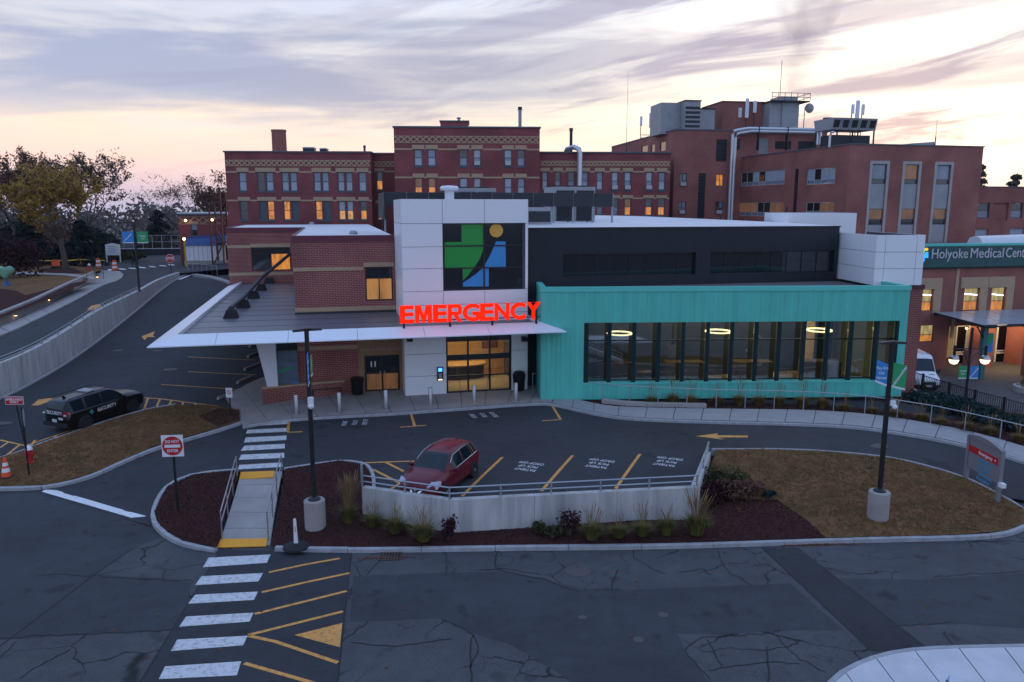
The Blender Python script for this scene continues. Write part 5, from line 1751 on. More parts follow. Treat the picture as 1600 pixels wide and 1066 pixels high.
MB().box(q[1] - .05, q[1] + .05, ST + .08, ST + .2, DZ - .3, ztp).build('post', m_equip, ms)
MB().box(q[0] - .05, q[0] + .05, ST, ST + 6, zbt - .8, ztp).build('louvre_panel', m_equipd, ms)
def rooftop_unit(fr, px0, px1, py0, t, zb, d, label, mat=None, fans=2, name='rooftop_unit', cat='rooftop unit'):
    r_ = rect(fr, t, px0, py0, px1, py0 + 10)
    o = fr.empty(name)
    tag(o, label, cat)
    z1 = r_[3]
    MB().box(r_[0], r_[1], t, t + d, zb + .25, z1).build('housing', mat or m_equip, o)
    MB().box(r_[0] + .1, r_[1] - .1, t + .1, t + d - .1, zb - .1, zb + .25).build('curb', m_equipd, o)
    w = (r_[1] - r_[0])
    for i in range(max(1, int(w / 1.1))):
        a = r_[0] + w * i / max(1, int(w / 1.1)) + .08
        b = r_[0] + w * (i + 1) / max(1, int(w / 1.1)) - .08
        MB().box(a, b, t - .02, t, zb + .5, z1 - .25).build('grille', m_equipd, o)
    for i in range(fans):
        cx_ = r_[0] + w * (i + .5) / fans
        MB().lathe([(min(.45, w / fans * .4), z1), (min(.45, w / fans * .4), z1 + .12), (min(.38, w / fans * .34), z1 + .12)], (cx_, t + d / 2, 0), 14).build('fan', m_equipd, o)
    return o
rooftop_unit(A, 868, 930, 292, ST + 2.2, DZ - .2, 3.0, 'pale roof chiller behind the dark equipment screen', fans=3)
rooftop_unit(A, 824, 862, 324, 5.6, DZ - .2, 1.2, 'low louvred unit on the white roof beside the tower', fans=1)
rooftop_unit(A, 716, 775, 294, ST + 2, DZ - .2, 3.0, 'long low grey unit behind the white tower', fans=2)
vc = A.empty('vent_cap')
tag(vc, 'round white vent cap above the white tower', 'vent')
s_, z_ = A.on_t(702, 294, 6.3)
MB().lathe([(.3, DZ), (.3, z_ - .15), (.55, z_ - .15), (.6, z_), (.5, z_ + .12), (.1, z_ + .16)], (s_, 6.3, 0), 16).build('cap', m_canopy, vc, smooth=True)

# ------------------------------------------------------------------ later brick blocks on the right (frame D)
D = Frame(33.4, 78.0, 13.0)
db = D.empty('brick_ward_block')
tag(db, 'brown brick ward block with three tall stone framed window strips and corner ribbons', 'building')
dZ = D.on_t(1400, 227.5, 0)[1]
dS = D.on_t(1530, 300, 0)[0]
dT1 = D.on_s(1141, 300, 0)[0]
tall = []
for x0, x1, x2, x3 in ((1361, 1385, 0, 0), (1412, 1435, 0, 0), (1462, 1485, 0, 0)):
    s0, s1 = D.on_t(x0 + 1, 270, 0)[0], D.on_t(x1, 270, 0)[0]
    tall.append((s0, s1, D.on_t(1420, 384, 0)[1], D.on_t(1420, 257, 0)[1]))
side = []
for x0, x1, ya, yb in ((1149, 1226, 267.5, 290), (1146, 1224, 316, 338), (1261, 1305, 263, 288), (1259, 1303, 316, 336)):
    t0, t1 = D.on_s(x0, (ya + yb) / 2, 0)[0], D.on_s(x1, (ya + yb) / 2, 0)[0]
    xm = (x0 + x1) / 2
    side.append((min(t0, t1), max(t0, t1), D.on_s(xm, yb, 0)[1], D.on_s(xm, ya, 0)[1]))
sl = (D.on_s(1246, 300, 0)[0], D.on_s(1240, 300, 0)[0], D.on_s(1243, 335, 0)[1], D.on_s(1243, 264, 0)[1])
part('wall', m_brick_mod, db, lambda m: (wallholes(m, 't', 0, 0, dS, -4, dZ, tall, .2), wallholes(m, 's', 0, 0, dT1 + 3, -4, dZ, side + [sl], .2), m.quad((dS, 0, -4), (dS, 25, -4), (dS, 25, dZ), (dS, 0, dZ))))
part('roof', m_roofd, db, lambda m: m.box(.05, dS - .05, .05, 25, dZ - .3, dZ - .12))
part('parapet_cap', m_frame_old, db, lambda m: (m.box(-.08, dS + .08, -.08, .2, dZ, dZ + .12), m.box(-.08, .2, .2, dT1 + 3, dZ, dZ + .12)))
for k, (s0, s1, z0, z1) in enumerate(tall):
    w_ = .28
    MB().box(s0 - w_, s0 - .002, -.08, .1, z0, z1 + .3).build('stone_surround', m_stone, db)
    MB().box(s1 + .002, s1 + w_, -.08, .1, z0, z1 + .3).build('stone_surround', m_stone, db)
    MB().box(s0, s1, -.08, .1, z1 + .002, z1 + .3).build('stone_surround', m_stone, db)
    h = z1 - z0
    zs = [z0, z0 + h * .26, z0 + h * .46, z0 + h * .76, z1]
    m_sp = m_equip
    window(db, 't', 0, s0, s1, zs[3], zs[4], 1, (.25,), [m_glassb if k != 1 else m_lit_refl_dim, m_glassd], .06, m_frame_old, .15)
    MB().box(s0, s1, .08, .15, zs[2], zs[3]).build('spandrel_panel', m_sp, db)
    window(db, 't', 0, s0, s1, zs[1], zs[2], 1, (.35,), [m_lit_refl_dim, m_glassd], .06, m_frame_old, .15)
    MB().box(s0, s1, .08, .15, zs[0], zs[1]).build('spandrel_panel', m_sp, db)
for i, (t0, t1, z0, z1) in enumerate(side):
    n = 8 if t1 - t0 > 5 else 4
    pm = [m_glassw if random.random() < .6 else m_glassd for _ in range(n)] if i in (0, 2) else [m_lit_refl_dim if random.random() < .6 else m_glassd for _ in range(n)]
    window(db, 's', 0, t0, t1, z0, z1, n, (.28,), pm + [m_glassb] * n, .08, m_stone, .12, 'ribbon_window')
MB().box(.1, .15, sl[0], sl[1], sl[2], sl[3]).build('dark_slot', m_glassd, db)
# taller block behind it
E_ = Frame(*D.w(-13.0, 19.5)[:2], 13.0)
q = E_.o
cx0 = (1052 - 800)
et = 0.0
eb2 = None
Ye = 97.0
pe_ = at_Y(1052, 300, Ye)
E_ = Frame(pe_.x, pe_.y, 9.0)
tb2 = E_.empty('tall_brick_block')
tag(tb2, 'taller plain brick block carrying plant rooms, aerials and a steel tower', 'building')
eZ = E_.on_t(1095, 204, 0)[1]
eS = E_.on_t(1292, 220, 0)[0]
ewin = [rect(E_, 0, 1061.5, 271, 1073, 291.5), rect(E_, 0, 1059.5, 315, 1071.5, 335), rect(E_, 0, 1118.5, 272, 1130.5, 291), rect(E_, 0, 1117.5, 315, 1129.5, 335)]
slots = [rect(E_, 0, 1090.5, 271, 1101.5, 342), rect(E_, 0, 1119, 218, 1136, 252.5), rect(E_, 0, 1150, 217, 1156, 234)]
up = [rect(E_, 0, 1185, 216, 1201, 240), rect(E_, 0, 1211, 221, 1236, 233), rect(E_, 0, 1247, 221, 1275, 235)]
eL = E_.on_s(955.5, 240, 0)[0]
lw_ = []
for x0, x1, ya, yb in ((1002, 1012, 228, 240), (1017, 1023, 226, 240), (1031, 1040, 222, 236)):
    t0, t1 = E_.on_s(x0, 232, 0)[0], E_.on_s(x1, 232, 0)[0]
    lw_.append((min(t0, t1), max(t0, t1), E_.on_s((x0 + x1) / 2, yb, 0)[1], E_.on_s((x0 + x1) / 2, ya, 0)[1]))
part('wall', m_brick_mod, tb2, lambda m: (wallholes(m, 't', 0, 0, eS, 2, eZ, ewin + slots + up, .2), wallholes(m, 's', 0, 0, eL, 2, eZ, lw_, .2), m.quad((0, eL, 2), (eS, eL, 2), (eS, eL, eZ), (0, eL, eZ)), m.quad((eS, 0, 2), (eS, eL, 2), (eS, eL, eZ), (eS, 0, eZ))))
part('roof', m_roofd, tb2, lambda m: m.box(.05, eS - .05, .05, eL, eZ - .25, eZ - .08))
part('parapet_cap', m_frame_old, tb2, lambda m: (m.box(-.08, eS + .08, -.08, .2, eZ, eZ + .14), m.box(-.08, .2, .2, eL, eZ, eZ + .14)))
for i, w_ in enumerate(ewin):
    o = window(tb2, 't', 0, *w_, cols=2, rows=(.5,), panes=[m_lit if i == 2 else m_glassd, m_lit if i == 2 else m_glassb, m_lit if i == 2 else m_glassd, m_lit if i == 2 else m_glassd], fw=.08, fm=m_frame_old, depth=.15)
    if i in (0, 1, 3):
        c_ = (w_[0] + w_[1]) / 2
        MB().box(c_ - .35, c_ + .35, -.2, .15, w_[2] + .08, w_[2] + .5).build('air_conditioner', m_ac, o)
for w_ in slots + up:
    m = MB()
    for k in range(14):
        z = w_[2] + (w_[3] - w_[2]) * k / 14
        m.box(w_[0], w_[1], .08, .14, z, z + (w_[3] - w_[2]) / 14 * .75)
    m.build('louvre', m_equipd if w_ is not up[0] else m_equip, tb2)
for w_ in lw_:
    MB().box(.1, .14, w_[0], w_[1], w_[2], w_[3]).build('window', m_glassd, tb2)
# silver pipes running over the roof
pipes = E_.empty('steam_pipes')
tag(pipes, 'two silver insulated pipes climbing the brick wall and crossing the roof', 'pipes')
for k, (xa, xb, ya, yb) in enumerate(((1141.5, 1282, 205, 210), (1146, 1277, 209.5, 214))):
    s0 = E_.on_t(xa, 280, -.7)[0]
    z1 = E_.on_t(xa + 20, ya - 1, -.7)[1]
    s1 = E_.on_t(xb, 210, -.7)[0]
    z2 = E_.on_t(xb, 226, -.7)[1]
    MB().tube([(s0, -.7 - .0 * k, 3), (s0, -.7, z1 - .5), (s0 + .15, -.7, z1 - .12), (s0 + .5, -.7, z1), (s0 + 2.0, -.72, z1 + .25), (s1 - .5, -.72, z1 + .25), (s1 - .1, -.72, z1 + .1), (s1, -.72, z1 - .3), (s1, -.72, z2)], .2, 10).build('pipe', m_pipe, pipes, smooth=True)
for px in (1185, 1230):
    s_ = E_.on_t(px, 208, -.7)[0]
    MB().box(s_ - .05, s_ + .05, -.95, -.4, eZ - 2.3, eZ + .5).build('hanger', m_equipd, pipes)
# plant on the tall block
def plantbox(fr, px0, px1, py0, t, zb, d, name, label, cat, mat, cap=True):
    r_ = rect(fr, t, px0, py0, px1, py0 + 10)
    o = fr.empty(name)
    tag(o, label, cat)
    MB().box(r_[0], r_[1], t, t + d, zb - .2, r_[3]).build('wall', mat, o)
    if cap:
        MB().box(r_[0] - .1, r_[1] + .1, t - .1, t + d + .1, r_[3], r_[3] + .12).build('roof_edge', m_equipd, o)
    return o, r_
o1, r1 = plantbox(E_, 1071, 1095, 158, 1.5, eZ, 5.5, 'cooling_tower', 'tall pale grey cooling tower box at the corner of the tall block', 'cooling tower', m_equip)
MB().box(r1[0] - 2.6, r1[0] - .02, 3.0, 7.0, eZ - .2, r1[3] - .05).build('side_casing', m_equip, o1)
for k in range(5):
    MB().box(r1[0] + .05, r1[1] - .05, 1.44, 1.49, eZ + .5 + .55 * k, eZ + .8 + .55 * k).build('louvre', m_equipd, o1)
plantbox(E_, 1094, 1117, 171, 2.5, eZ, 3.0, 'air_handler', 'grey air handling cabinet beside the cooling tower', 'rooftop unit', m_equip)
o2, r2 = plantbox(E_, 1129, 1195, 160, 4.0, eZ, 6.5, 'roof_plant_room', 'brick plant room on the tall block roof', 'penthouse', m_brick_mod)
MB().box(r2[0] + (r2[1] - r2[0]) * .38, r2[0] + (r2[1] - r2[0]) * .46, 3.93, 3.99, r2[3] - 1.9, r2[3] - .7).build('vent_panel', m_whitep, o2)
o3, r3 = plantbox(E_, 1223, 1249, 160, 2.0, eZ, 3.5, 'steel_roof_tower', 'grey steel clad roof tower with a railed platform on top', 'tower', m_equip, False)
MB().box(r3[0] - 1.6, r3[0] - .01, 2.2, 5.2, eZ - .2, r3[3]).build('side_casing', m_equip, o3)
zt_ = E_.on_t(1235, 149, 2)[1]
MB().box(r3[0] - 1.8, r3[1] + 1.1, 1.4, 5.8, r3[3], r3[3] + .15).build('platform', m_equipd, o3)
MB().box(r3[0] - .2, r3[1] - .1, 2.3, 5.0, r3[3] + .15, zt_ - .1).build('cabinet', m_equip, o3)
fr_ = MB()
for zz_ in (.55, 1.05):
    fr_.tube([(r3[0] - 1.8, 1.4, r3[3] + zz_), (r3[1] + 1.1, 1.4, r3[3] + zz_), (r3[1] + 1.1, 5.8, r3[3] + zz_)], .035, 5)
for k in range(7):
    x = r3[0] - 1.8 + (r3[1] - r3[0] + 2.9) * k / 6
    fr_.tube([(x, 1.4, r3[3] + .1), (x, 1.4, r3[3] + 1.1)], .035, 5)
fr_.build('platform_rail', m_equipd, o3)
MB().tube([(r3[0] + .6, 4, zt_ - .2), (r3[0] + .6, 4, E_.on_t(1237, 95, 4)[1])], .035, 5).build('whip_aerial', m_equipd, o3)
dish = E_.empty('dish_antenna')
tag(dish, 'round pale dish antenna beside the steel roof tower', 'antenna')
s_, z_ = E_.on_t(1265, 169, 2.0)
MB().lathe([(.03, -.25), (.35, -.2), (.58, -.05), (.62, .06), (.55, .08), (.3, -.08), (.02, -.12)], (s_, 2.0, z_), 20, 'y').build('reflector', m_equip, dish, smooth=True)
MB().tube([(s_ - .5, 2.3, eZ - .1), (s_ - .5, 2.3, z_ + .2), (s_, 2.2, z_)], .05, 6).build('mast', m_equipd, dish)
def panel_antennas(fr, spots, t, zb, label, frame=True):
    o = fr.empty('cell_antenna')
    tag(o, label, 'antenna')
    ss_ = []
    for px, y0, y1, w_ in spots:
        s_, z1 = fr.on_t(px, y0, t)
        z0 = fr.on_t(px, y1, t)[1]
        MB().box(s_ - w_ / 2, s_ + w_ / 2, t - .1, t + .08, z0, z1).build('panel_aerial', m_canopy, o)
        MB().tube([(s_, t + .14, zb - .2), (s_, t + .14, z1 - .1)], .05, 6).build('mast', m_equipd, o)
        ss_.append((s_, z0))
    if frame:
        MB().tube([(ss_[0][0], t + .2, zb + .5), (ss_[-1][0], t + .2, zb + .5)], .05, 6).build('cross_bar', m_equipd, o)
        MB().tube([(ss_[0][0], t + .2, zb + .9), (ss_[-1][0], t + .2, zb + .9)], .05, 6).build('cross_bar', m_equipd, o)
    return o
panel_antennas(E_, [(1168, 154, 184, .42), (1180, 157.5, 176, .4)], 3.2, eZ, 'two tall white panel aerials in front of the brick plant room')
panel_antennas(E_, [(1002, 182, 197, .3), (1017.5, 177, 200, .5), (1033, 186, 194, .4)], 14, eZ - .2, 'row of dark panel aerials on a rack at the roof corner')
panel_antennas(D, [(1333, 163, 178, .3), (1341, 157, 185, .4), (1349, 163, 180, .3)], 6, dZ, 'cluster of panel aerials above the roof chillers', False)
ch = D.empty('roof_chiller')
tag(ch, 'long row of grey chiller cells on a steel frame on the ward block roof', 'chiller')
cA = D.on_t(1300, 205, 4)[0]
cB = D.on_t(1370, 205, 4)[0]
zc0, zc1 = D.on_t(1345, 203, 4)[1], D.on_t(1345, 185, 4)[1]
for k in range(5):
    a = cA + (cB - cA) * k / 5
    b = cA + (cB - cA) * (k + 1) / 5
    MB().hull([(a + .03, 4.2, zc0), (b - .03, 4.2, zc0), (b - .03, 7, zc0), (a + .03, 7, zc0)], [(a + .03, 3.9, zc1), (b - .03, 3.9, zc1), (b - .03, 7.3, zc1), (a + .03, 7.3, zc1)]).build('chiller_cell', m_equip, ch)
    MB().hull([(a + .2, 4.13, zc0 + .2), (b - .2, 4.13, zc0 + .2), (b - .2, 4.2, zc0 + .2), (a + .2, 4.2, zc0 + .2)], [(a + .2, 3.88, zc1 - .2), (b - .2, 3.88, zc1 - .2), (b - .2, 3.95, zc1 - .2), (a + .2, 3.95, zc1 - .2)]).build('coil_panel', m_equipd, ch)
    MB().lathe([(.5, zc1), (.5, zc1 + .15)], ((a + b) / 2, 5.6, 0), 12).build('fan', m_equipd, ch)
for x in (cA + .1, (cA + cB) / 2, cB - .1):
    for y in (4.3, 6.9):
        MB().box(x - .06, x + .06, y - .06, y + .06, dZ - .2, zc0).build('leg', m_equipd, ch)
MB().box(cA + .5, cB - .3, 4.6, 6.6, dZ, zc0 - .5).build('compressor_bank', m_equipd, ch)
gv = D.empty('goose_neck_vent')
tag(gv, 'white goose-neck vent pipe at the edge of the ward block roof', 'vent')
s_ = D.on_t(1296, 225, 1.2)[0]
MB().tube([(s_, 1.2, dZ - .2), (s_, 1.2, dZ + 1.0), (s_ + .12, 1.2, dZ + 1.25), (s_ + .4, 1.2, dZ + 1.28)], .11, 8).build('pipe', m_pipe, gv, smooth=True)
sk = D.empty('skylight_box')
tag(sk, 'low grey skylight box near the roof end of the ward block', 'skylight')
r_ = rect(D, 3, 1425, 221, 1461, 228)
MB().hull([(r_[0], 3, dZ - .2), (r_[1], 3, dZ - .2), (r_[1], 5, dZ - .2), (r_[0], 5, dZ - .2)], [(r_[0] + .2, 3.1, r_[3] - .2), (r_[1], 3.1, r_[3]), (r_[1], 4.9, r_[3]), (r_[0] + .2, 4.9, r_[3] - .2)]).build('housing', m_equip, sk)
def mast(fr, px, y0, t, zb, label):
    o = fr.empty('whip_aerial')
    tag(o, label, 'antenna')
    s_, z_ = fr.on_t(px, y0, t)
    MB().tube([(s_, t, zb - .2), (s_, t, zb + 1.2)], .06, 6).build('base', m_equipd, o)
    MB().tube([(s_, t, zb + 1.2), (s_, t, z_)], [.03, .012], 5).build('whip', m_equipd, o)
mast(D, 1464.5, 188, 3, dZ, 'thin whip aerial beside the low skylight box')
mast(C, 981.5, 112, 8, zR_, 'tall thin whip aerial behind the old wing roof')

# low wing on the far right and the main entrance building (frame H)
lwg = D.empty('low_brick_wing')
tag(lwg, 'two-storey brick wing beyond the ward block', 'building')
LT_ = 8.0
a0 = dS + .05
a1 = D.on_t(1690, 330, LT_)[0]
lz1 = D.on_t(1560, 293, LT_)[1]
lh = [rect(D, LT_, 1528, 317, 1546, 341), rect(D, LT_, 1580, 317, 1598, 341), rect(D, LT_, 1522, 358, 1543, 378), rect(D, LT_, 1577, 357, 1600, 378), rect(D, LT_, 1551, 317, 1575, 345)]
part('wall', m_brick_mod, lwg, lambda m: wallholes(m, 't', LT_, a0, a1, -4, lz1, lh, .3))
part('roof', m_roofd, lwg, lambda m: m.box(a0, a1, LT_ + .1, 24, lz1 - .2, lz1 - .1))
part('parapet_cap', m_frame_old, lwg, lambda m: m.box(a0, a1, LT_ - .06, LT_ + .2, lz1, lz1 + .12))
for i, h in enumerate(lh[:4]):
    window(lwg, 't', LT_, *h, cols=1, rows=(.5,), panes=[m_glassd if i < 2 else m_glassw, m_glassb if i < 2 else m_glassd], fw=.08, fm=m_frame_old if i < 2 else m_stone, depth=.2)
MB().box(lh[4][0], lh[4][1], LT_ + .2, LT_ + .28, lh[4][2], lh[4][3]).build('recess_panel', m_brick_mod, lwg)
H_ = Frame(*at_Y(1440, 450, 70.0)[:2], 13.0)
hb = H_.empty('entrance_building')
tag(hb, 'main entrance building with dark green name fascia over lit tan framed windows', 'building')
hs1 = H_.on_t(1720, 450, 0)[0]
zf1, zf0 = H_.on_t(1520, 384, 0)[1], H_.on_t(1520, 416.5, 0)[1]
hw = [rect(H_, 0, 1428, 452, 1458, 487), rect(H_, 0, 1506, 450, 1530, 486), rect(H_, 0, 1549, 449, 1571, 486), rect(H_, 0, 1438, 508, 1460, 535)]
zg = -3.9
lobby = rect(H_, 0, 1482, 507, 1640, 546)
part('wall', m_brick_mod, hb, lambda m: wallholes(m, 't', 0, -8, hs1, zg, zf0, hw + [(lobby[0], lobby[1], zg, lobby[3])], .35))
part('name_fascia', M('dark_green_fascia', (.018, .085, .085), .3, var=.3, vs=1.5), hb, lambda m: m.box(-8, hs1, -.25, .6, zf0, zf1))
part('fascia_coping', m_tealtrim, hb, lambda m: m.box(-8, hs1, -.33, .7, zf1, zf1 + .2))
part('fascia_foot', m_tealdark, hb, lambda m: m.box(-8, hs1, -.29, .1, zf0 - .12, zf0 - .003))
part('roof', m_roofd, hb, lambda m: m.box(-8, hs1, .6, 8.0, zf1 - .4, zf1 - .1))
sT, zT = H_.on_t(1454, 397.5, -.27)
m_pale = M('pale_letters', (.55, .52, .55), .5)
for word_, xa, xb in (('Holyoke', 1454.5, 1511), ('Medical', 1515, 1566.5), ('Center', 1570.5, 1613)):
    sa_, sb_ = H_.on_t(xa, 395, -.27)[0], H_.on_t(xb, 395, -.27)[0]
    nm = text_obj('name_word', word_, 1.15, m_pale, hb, (sa_, -.30, zT), WALL, ext=.03, bold=.0, align='LEFT')
    xs = [v.co.x for v in nm.data.vertices]
    nm.scale = ((sb_ - sa_) / (max(xs) - min(xs)), 1.12, 1)
lg = H_.empty('fascia_logo')
lg.parent = None
def lgq(pts, mat, nm_):
    q_ = [H_.on_t(1400 + x / 8.0, 380 + y / 8.0, -.3) for x, y in pts]
    MB().slab_y(q_, -.32, -.26).build(nm_, mat, hb)
bpy.data.objects.remove(lg)
glow = lambda n, c, s: M(n, c, .4, emis=c, es=s)
lgq([(335, 65), (362, 65), (358, 110), (340, 140), (330, 142)], glow('lime_logo', (.35, .75, .12), .8), 'logo_green')
lgq([(383 + 19 * math.cos(k * math.pi / 8), 78 + 19 * math.sin(k * math.pi / 8)) for k in range(16)], glow('amber_logo', (.95, .45, .03), .8), 'logo_dot')
lgq([(402, 112), (402, 186), (356, 186), (354, 230), (325, 232), (325, 170), (345, 150), (378, 112)], glow('blue_logo', (.03, .35, .95), .9), 'logo_blue')
for i, h in enumerate(hw):
    if i < 3:
        MB().box(h[0] - .55, h[1] + .75, -.12, .05, h[3] + .002, h[3] + 1.0).build('tan_surround', m_tan, hb)
        MB().box(h[1] + .002, h[1] + .75, -.12, .05, h[2] - .3, h[3]).build('tan_surround', m_tan, hb)
    window(hb, 't', 0, *h, cols=1, rows=(.42,), panes=[m_litgreen, m_lit], fw=.07, fm=m_frame_old, depth=.25)
    if i < 3:
        MB().tube([(h[0] + .1, .2, h[3] - .45 - .1 * i), (h[1] - .1, .2, h[3] - .6 - .1 * i)], .05, 5).build('strip_lamp', M('cool_tube', (1, 1, 1), .4, emis=(.85, .82, 1.0), es=3.0), hb)
s_ = H_.on_t(1496, 440, 0)[0]
MB().box(s_ - .22, s_ + .1, -.06, .04, -.5, zf0 - .13).build('downpipe', m_tan, hb)
# recessed lobby front with doors
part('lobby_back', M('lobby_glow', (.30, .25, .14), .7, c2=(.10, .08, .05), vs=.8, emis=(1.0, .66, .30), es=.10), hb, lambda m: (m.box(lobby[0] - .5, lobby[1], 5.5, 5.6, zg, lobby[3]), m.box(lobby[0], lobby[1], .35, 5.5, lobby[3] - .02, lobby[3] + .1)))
part('lobby_floor', M('lobby_tile', (.28, .20, .14), .5), hb, lambda m: m.box(lobby[0], lobby[1], -3.0, 5.5, zg - .1, zg + .06))
for px0, px1 in ((1494, 1512), (1514, 1531), (1558, 1576)):
    r_ = rect(H_, 2.0, px0, 508, px1, 545)
    window(hb, 't', 2.0, r_[0], r_[1], zg + .07, r_[3], 1, (.3, .36,), [m_glass, None, m_glass], .14, m_whitep, .1, 'door')
for px0, px1 in ((1532, 1546), (1590, 1606)):
    r_ = rect(H_, .3, px0, 508, px1, 548)
    MB().box(r_[0], r_[1], -.3, 1.6, zg, lobby[3]).build('brick_pier', m_brick_mod, hb)
el_ = bpy.data.lights.new('entrance_lamp', 'AREA')
el_.energy = 420
el_.color = (1.0, .68, .36)
el_.size = 7
eo = bpy.data.objects.new('entrance_lamp', el_)
eo.location = H_.w((lobby[0] + lobby[1]) / 2, -.8, lobby[3] - .3)
col.objects.link(eo)
# glass canopy before it
gc = H_.empty('entrance_canopy')
tag(gc, 'green steel entrance canopy with grey glass panels', 'canopy')
zc_ = H_.on_t(1500, 497, -2.5)[1]
cs0 = H_.on_t(1459, 480, -.3)[0]
cs1 = cs0 + 17
t0, t1 = -6.0, -.4
zb0, zf_ = zc_ + .25, zc_ - .12
nx = 6
for i in range(nx):
    for j in range(2):
        a, b = cs0 + (cs1 - cs0) * i / nx + .04, cs0 + (cs1 - cs0) * (i + 1) / nx - .04
        ta_, tb_ = t0 + (t1 - t0) * j / 2 + .04, t0 + (t1 - t0) * (j + 1) / 2 - .04
        za, zb_ = zf_ + (zb0 - zf_) * j / 2, zf_ + (zb0 - zf_) * (j + 1) / 2
        MB().hull([(a, ta_, za), (b, ta_, za), (b, tb_, zb_), (a, tb_, zb_)], [(a, ta_, za + .03), (b, ta_, za + .03), (b, tb_, zb_ + .03), (a, tb_, zb_ + .03)]).build('glass_panel', M('frosted_canopy_glass', (.30, .34, .38), .25, spec=.6) if i == j == 0 else bpy.data.materials['frosted_canopy_glass'], gc)
for i in range(nx + 1):
    a = cs0 + (cs1 - cs0) * i / nx
    MB().tube([(a, t0, zf_ - .06), (a, t1, zb0 - .06)], .07, 6).build('beam', m_tealdark, gc)
for t_ in (t0, (t0 + t1) / 2, t1):
    z_ = zf_ + (zb0 - zf_) * (t_ - t0) / (t1 - t0) - .14
    MB().tube([(cs0, t_, z_), (cs1, t_, z_)], .09, 6).build('beam', m_tealdark, gc)
for a in (cs0 + 1.2, cs0 + 7.5):
    MB().box(a - .22, a + .22, t0 + .8, t0 + 1.2, zg + .2, zf_ - .2).build('column', M('teal_steel', (.03, .14, .15), .5), gc)
    MB().box(a - 1.4, a - .23, t0 + 1.0, t0 + 1.6, zg, zg + 3.2).build('brick_pier', m_brick_mod, gc)
    MB().tube([(a, t0 + 1, zf_ - 1.4), (a - 1.5, t0 + .3, zf_ - .15)], .06, 6).build('strut', m_tealdark, gc)
    bn = MB().box(a + .25, a + .95, t0 + .95, t0 + .98, zf_ - 2.6, zf_ - .9).build('banner', m_greenp, gc)
    MB().hull([(a + .25, t0 + .93, zf_ - 2.6), (a + .95, t0 + .93, zf_ - 2.6), (a + .95, t0 + .945, zf_ - 2.6), (a + .25, t0 + .945, zf_ - 2.6)], [(a + .25, t0 + .93, zf_ - 2.3), (a + .95, t0 + .93, zf_ - 1.4), (a + .95, t0 + .945, zf_ - 1.4), (a + .25, t0 + .945, zf_ - 2.3)]).build('banner_stripe', m_bluep, gc)
cl = tag(empty('canopy_lamp', H_.w(H_.on_t(1512, 497, -5)[0], -5, zf_ - .25)), 'small bright lamp under the glass entrance canopy', 'lamp')
MB().ball((0, 0, -.12), .10, 10, 6).build('bulb', m_bulb, cl)
MB().lathe([(.2, .0), (.16, .08), (.05, .12)], (0, 0, -.06), 10).build('shade', m_black, cl)
wv = H_.empty('white_roof_tunnel')
tag(wv, 'curved white roof duct above the green name fascia', 'duct')
r_ = rect(H_, 3, 1523, 370, 1640, 383)
m = MB()
pr = [(-.9, 0), (-.85, .45), (-.6, .8), (0, .95), (.6, .8), (.85, .45), (.9, 0)]
m.hull([(r_[0] + .0, 3 + y, zf1 - .2 + z) for y, z in pr], [(r_[1], 3 + y, zf1 - .2 + z * 1.2) for y, z in pr])
m.build('duct', m_canopy, wv, smooth=True)

# ------------------------------------------------------------------ small brick building with awning on the left, red steel stair
Bl = Frame(*at_Y(281, 380, 105.0)[:2], 3.0)
sb = Bl.empty('small_brick_annex')
tag(sb, 'small brick annex with diamond frieze and blue awning', 'building')
sS1 = Bl.on_t(356, 350, 0)[0]
sZ = Bl.on_t(310, 335, 0)[1]
sw = rect(Bl, 0, 298.5, 350, 308.5, 369)
part('wall', m_brick_old, sb, lambda m: (wallholes(m, 't', 0, 0, sS1, 3.5, sZ, [sw], .2), m.quad((0, 0, 3.5), (0, 9, 3.5), (0, 9, sZ), (0, 0, sZ))))
part('roof', m_roofw, sb, lambda m: m.box(-.1, sS1, -.1, 9, sZ + .1, sZ + .25))
part('cornice', m_frame_old, sb, lambda m: m.box(-.25, sS1, -.25, 9, sZ - .15, sZ + .098))
frieze(sb, 0, .1, sS1 - .1, Bl.on_t(320, 350, 0)[1], Bl.on_t(320, 339, 0)[1], m_tan)
window(sb, 't', 0, *sw, panes=[m_glassb, m_glassd], fw=.09, depth=.18)
MB().box(sw[0] - .2, sw[1] + .2, -.06, .02, sw[3] + .003, sw[3] + .35).build('lintel', m_tan, sb)
za, zb_ = Bl.on_t(320, 374, -.5)[1], Bl.on_t(320, 384, -2)[1]
aw0, aw1 = Bl.on_t(291, 380, -1)[0], sS1
MB().hull([(aw0, -1.9, zb_), (aw1, -1.9, zb_), (aw1, -.02, zb_), (aw0, -.02, zb_)], [(aw0 + .1, -1.2, za), (aw1, -1.2, za + .4), (aw1, -.02, za + .7), (aw0 + .1, -.02, za + .3)]).build('awning', M('blue_awning', (.02, .07, .22), .6), sb)
nb = 9
for i in range(nb):
    a, b = aw0 + (aw1 - aw0) * i / nb, aw0 + (aw1 - aw0) * (i + 1) / nb
    MB().box(a + .02, b - .02, -1.75, -1.65, zb_ - 2.0, zb_ - .01).build('board', m_canopy, sb)
part('loading_dock', m_conc, sb, lambda m: m.box(aw0, aw1, -2.2, -.02, 3.5, zb_ - 2.01))
stair = Bl.empty('steel_fire_stair')
tag(stair, 'red painted steel stair frame beside the brick annex', 'stair')
m_redsteel = M('red_steel', (.13, .022, .022), .6)
st0 = Bl.on_t(331, 390, -4)[0]
st1 = Bl.on_t(349, 390, -4)[0]
ztop_ = Bl.on_t(340, 300, -4)[1]
z4 = 3.8
